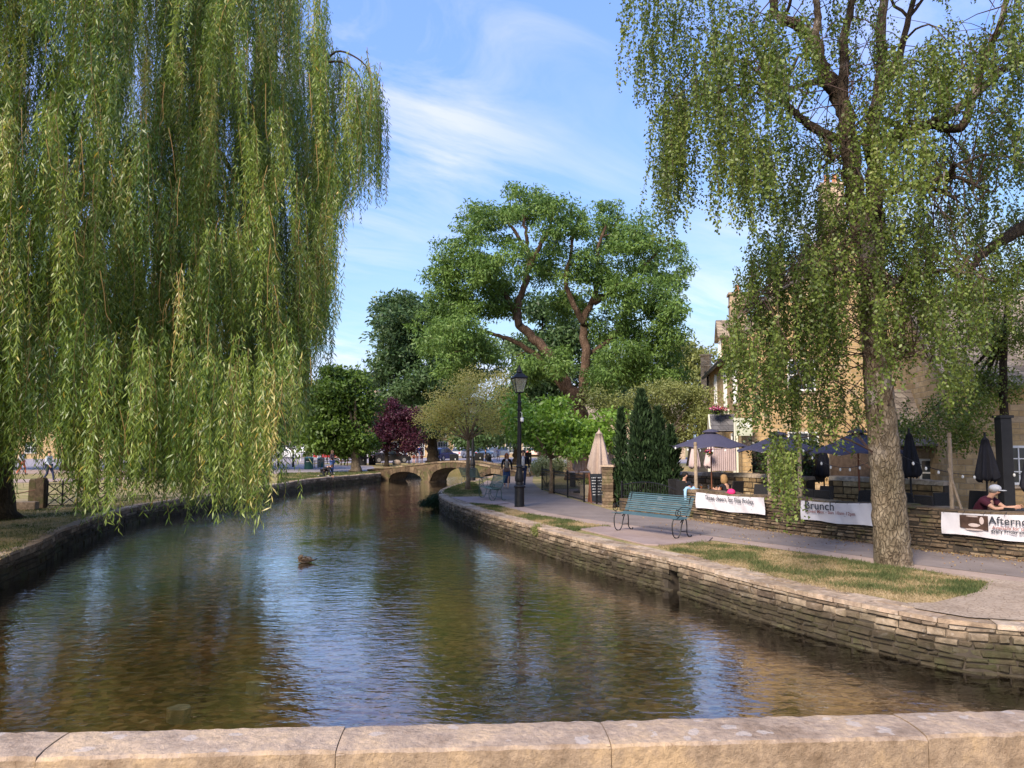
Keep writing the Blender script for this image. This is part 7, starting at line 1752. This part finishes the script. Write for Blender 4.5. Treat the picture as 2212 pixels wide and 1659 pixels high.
p = G(46, 1026); person('walker in coral trousers glimpsed under the willow at the far left', p, 1.4, 1.7, 'walk', top=(.6, .6, .62), bottom=(.62, .16, .09), hair=(.3, .2, .1))
p = G(104, 1042.5); person('walker in navy trousers glimpsed behind the lattice gate', p, 1.5, 1.75, 'walk', top=(.45, .5, .55), bottom=(.025, .03, .07))
# terrace guests
def seat_at(px, dist, z=.02): q = Dp(px, 1000, dist); return (q.x, q.y, z)
person('dark haired man seated at the left end of the laid table', seat_at(1473, 23.35), base_rz + 1.45, 1.76, 'sit', top=(.02, .02, .03), bottom=(.03, .03, .04), hair=(.012, .01, .01))
person('blonde woman with sunglasses on her head seated at the laid table', seat_at(1572, 22.35), base_rz - 1.45, 1.70, 'sit', top=(.015, .015, .02), bottom=(.03, .03, .04), hair=(.30, .18, .08), hairlen=.14, female=True, sleeves=False)
person('man in maroon polo shirt and grey cap leaning on the terrace table', seat_at(2098, 16.0, .07), base_rz + 1.75, 1.80, 'lean', top=(.065, .012, .025), bottom=(.05, .05, .07), hair=(.25, .22, .2), cap=(.42, .43, .47), sleeves=False, shoes=(.1, .1, .1))
# ------------------------------------------------------------------ the duck and the flat stones in the river
DUCK = stonemat('duck_feathers', [(0, (.10, .055, .03)), (.4, (.22, .13, .07)), (.75, (.38, .26, .16)), (1, (.52, .40, .29))], scale=25, bmp=.5)
dk = G(660, 1216, WZ); root = empty('duck', dk, R(195), 'mottled brown duck dabbling on the water with its head tucked back', 'duck')
mb = MB(); B2 = [(-.21, .06, .02, .012), (-.16, .06, .05, .03), (-.08, .065, .09, .06), (.02, .07, .105, .075), (.10, .065, .085, .065), (.15, .06, .045, .04), (.165, .06, .01, .01)]
pts = [(x, 0, z) for x, z, a, b in B2]; vs = []; n = 16
for x, z, a, b in B2:
    for k in range(n): w = 2 * math.pi * k / n; vs.append((x, a * math.cos(w), z + b * math.sin(w)))
fs = [(j * n + k, j * n + (k + 1) % n, (j + 1) * n + (k + 1) % n, (j + 1) * n + k) for j in range(len(B2) - 1) for k in range(n)]; fs += [tuple(range(n))[::-1], tuple((len(B2) - 1) * n + k for k in range(n))]
for f in fs: mb.f.append(list(f)); mb.r.append(random.random())
mb.v = vs; mb.build('body', DUCK, root, smooth=True)
for s in (-1, 1):
    mb = MB()
    for i in range(9): mb.ell((-.10 + i * .022, s * (.078 - abs(i - 4) * .004), .105 + .012 * math.sin(i)), (.045, .012, .022), 10, 6, r=random.random(), M=Matrix.Rotation(R(-12), 3, 'Y'))
    mb.build('wing', DUCK, root, smooth=True)
mb = MB(); mb.tube(smooth_line([(.11, 0, .09), (.14, .02, .13), (.10, .05, .165), (.05, .06, .165)], 3), [.045, .043, .04, .038, .036, .036, .036, .036, .03, .02], 10); hd_ = mb.build('head', DUCK, root, smooth=True)
mb = MB(); mb.ell((.012, .065, .152), (.035, .012, .008), 8, 5); mb.build('bill', plain('duck_bill', (.35, .16, .03), .5), hd_)
mb = MB(); mb.ell((-.225, 0, .075), (.05, .03, .012), 8, 5, M=Matrix.Rotation(R(20), 3, 'Y')); mb.build('tail', plain('dark_tail', (.04, .025, .02), .7), root)
SUB = stonemat('submerged_stone', [(0, (.78, .70, .48)), (1, (.85, .78, .55))])
def flatstone(px, py, w, d, label):
    p = G(px, py, -.93); mb = MB(); pl = [(w * (.5 + random.uniform(-.1, .1)) * math.cos(a) * (1 if i % 2 else .8), d * (.5 + random.uniform(-.1, .1)) * math.sin(a)) for i, a in enumerate([k * 1.047 for k in range(6)])]
    mb.prism(pl, -.1, .07); o = mb.build('submerged_stone', SUB, bevel=.01); o.location = p; o.rotation_euler.z = random.uniform(-.3, .3); tag(o, label, 'stone')
flatstone(388, 1541, .30, .24, 'flat pale stone under the water near the parapet at the lower left')
flatstone(560, 1485, .34, .10, 'long thin flat stone under the water, above and right of the paler one')
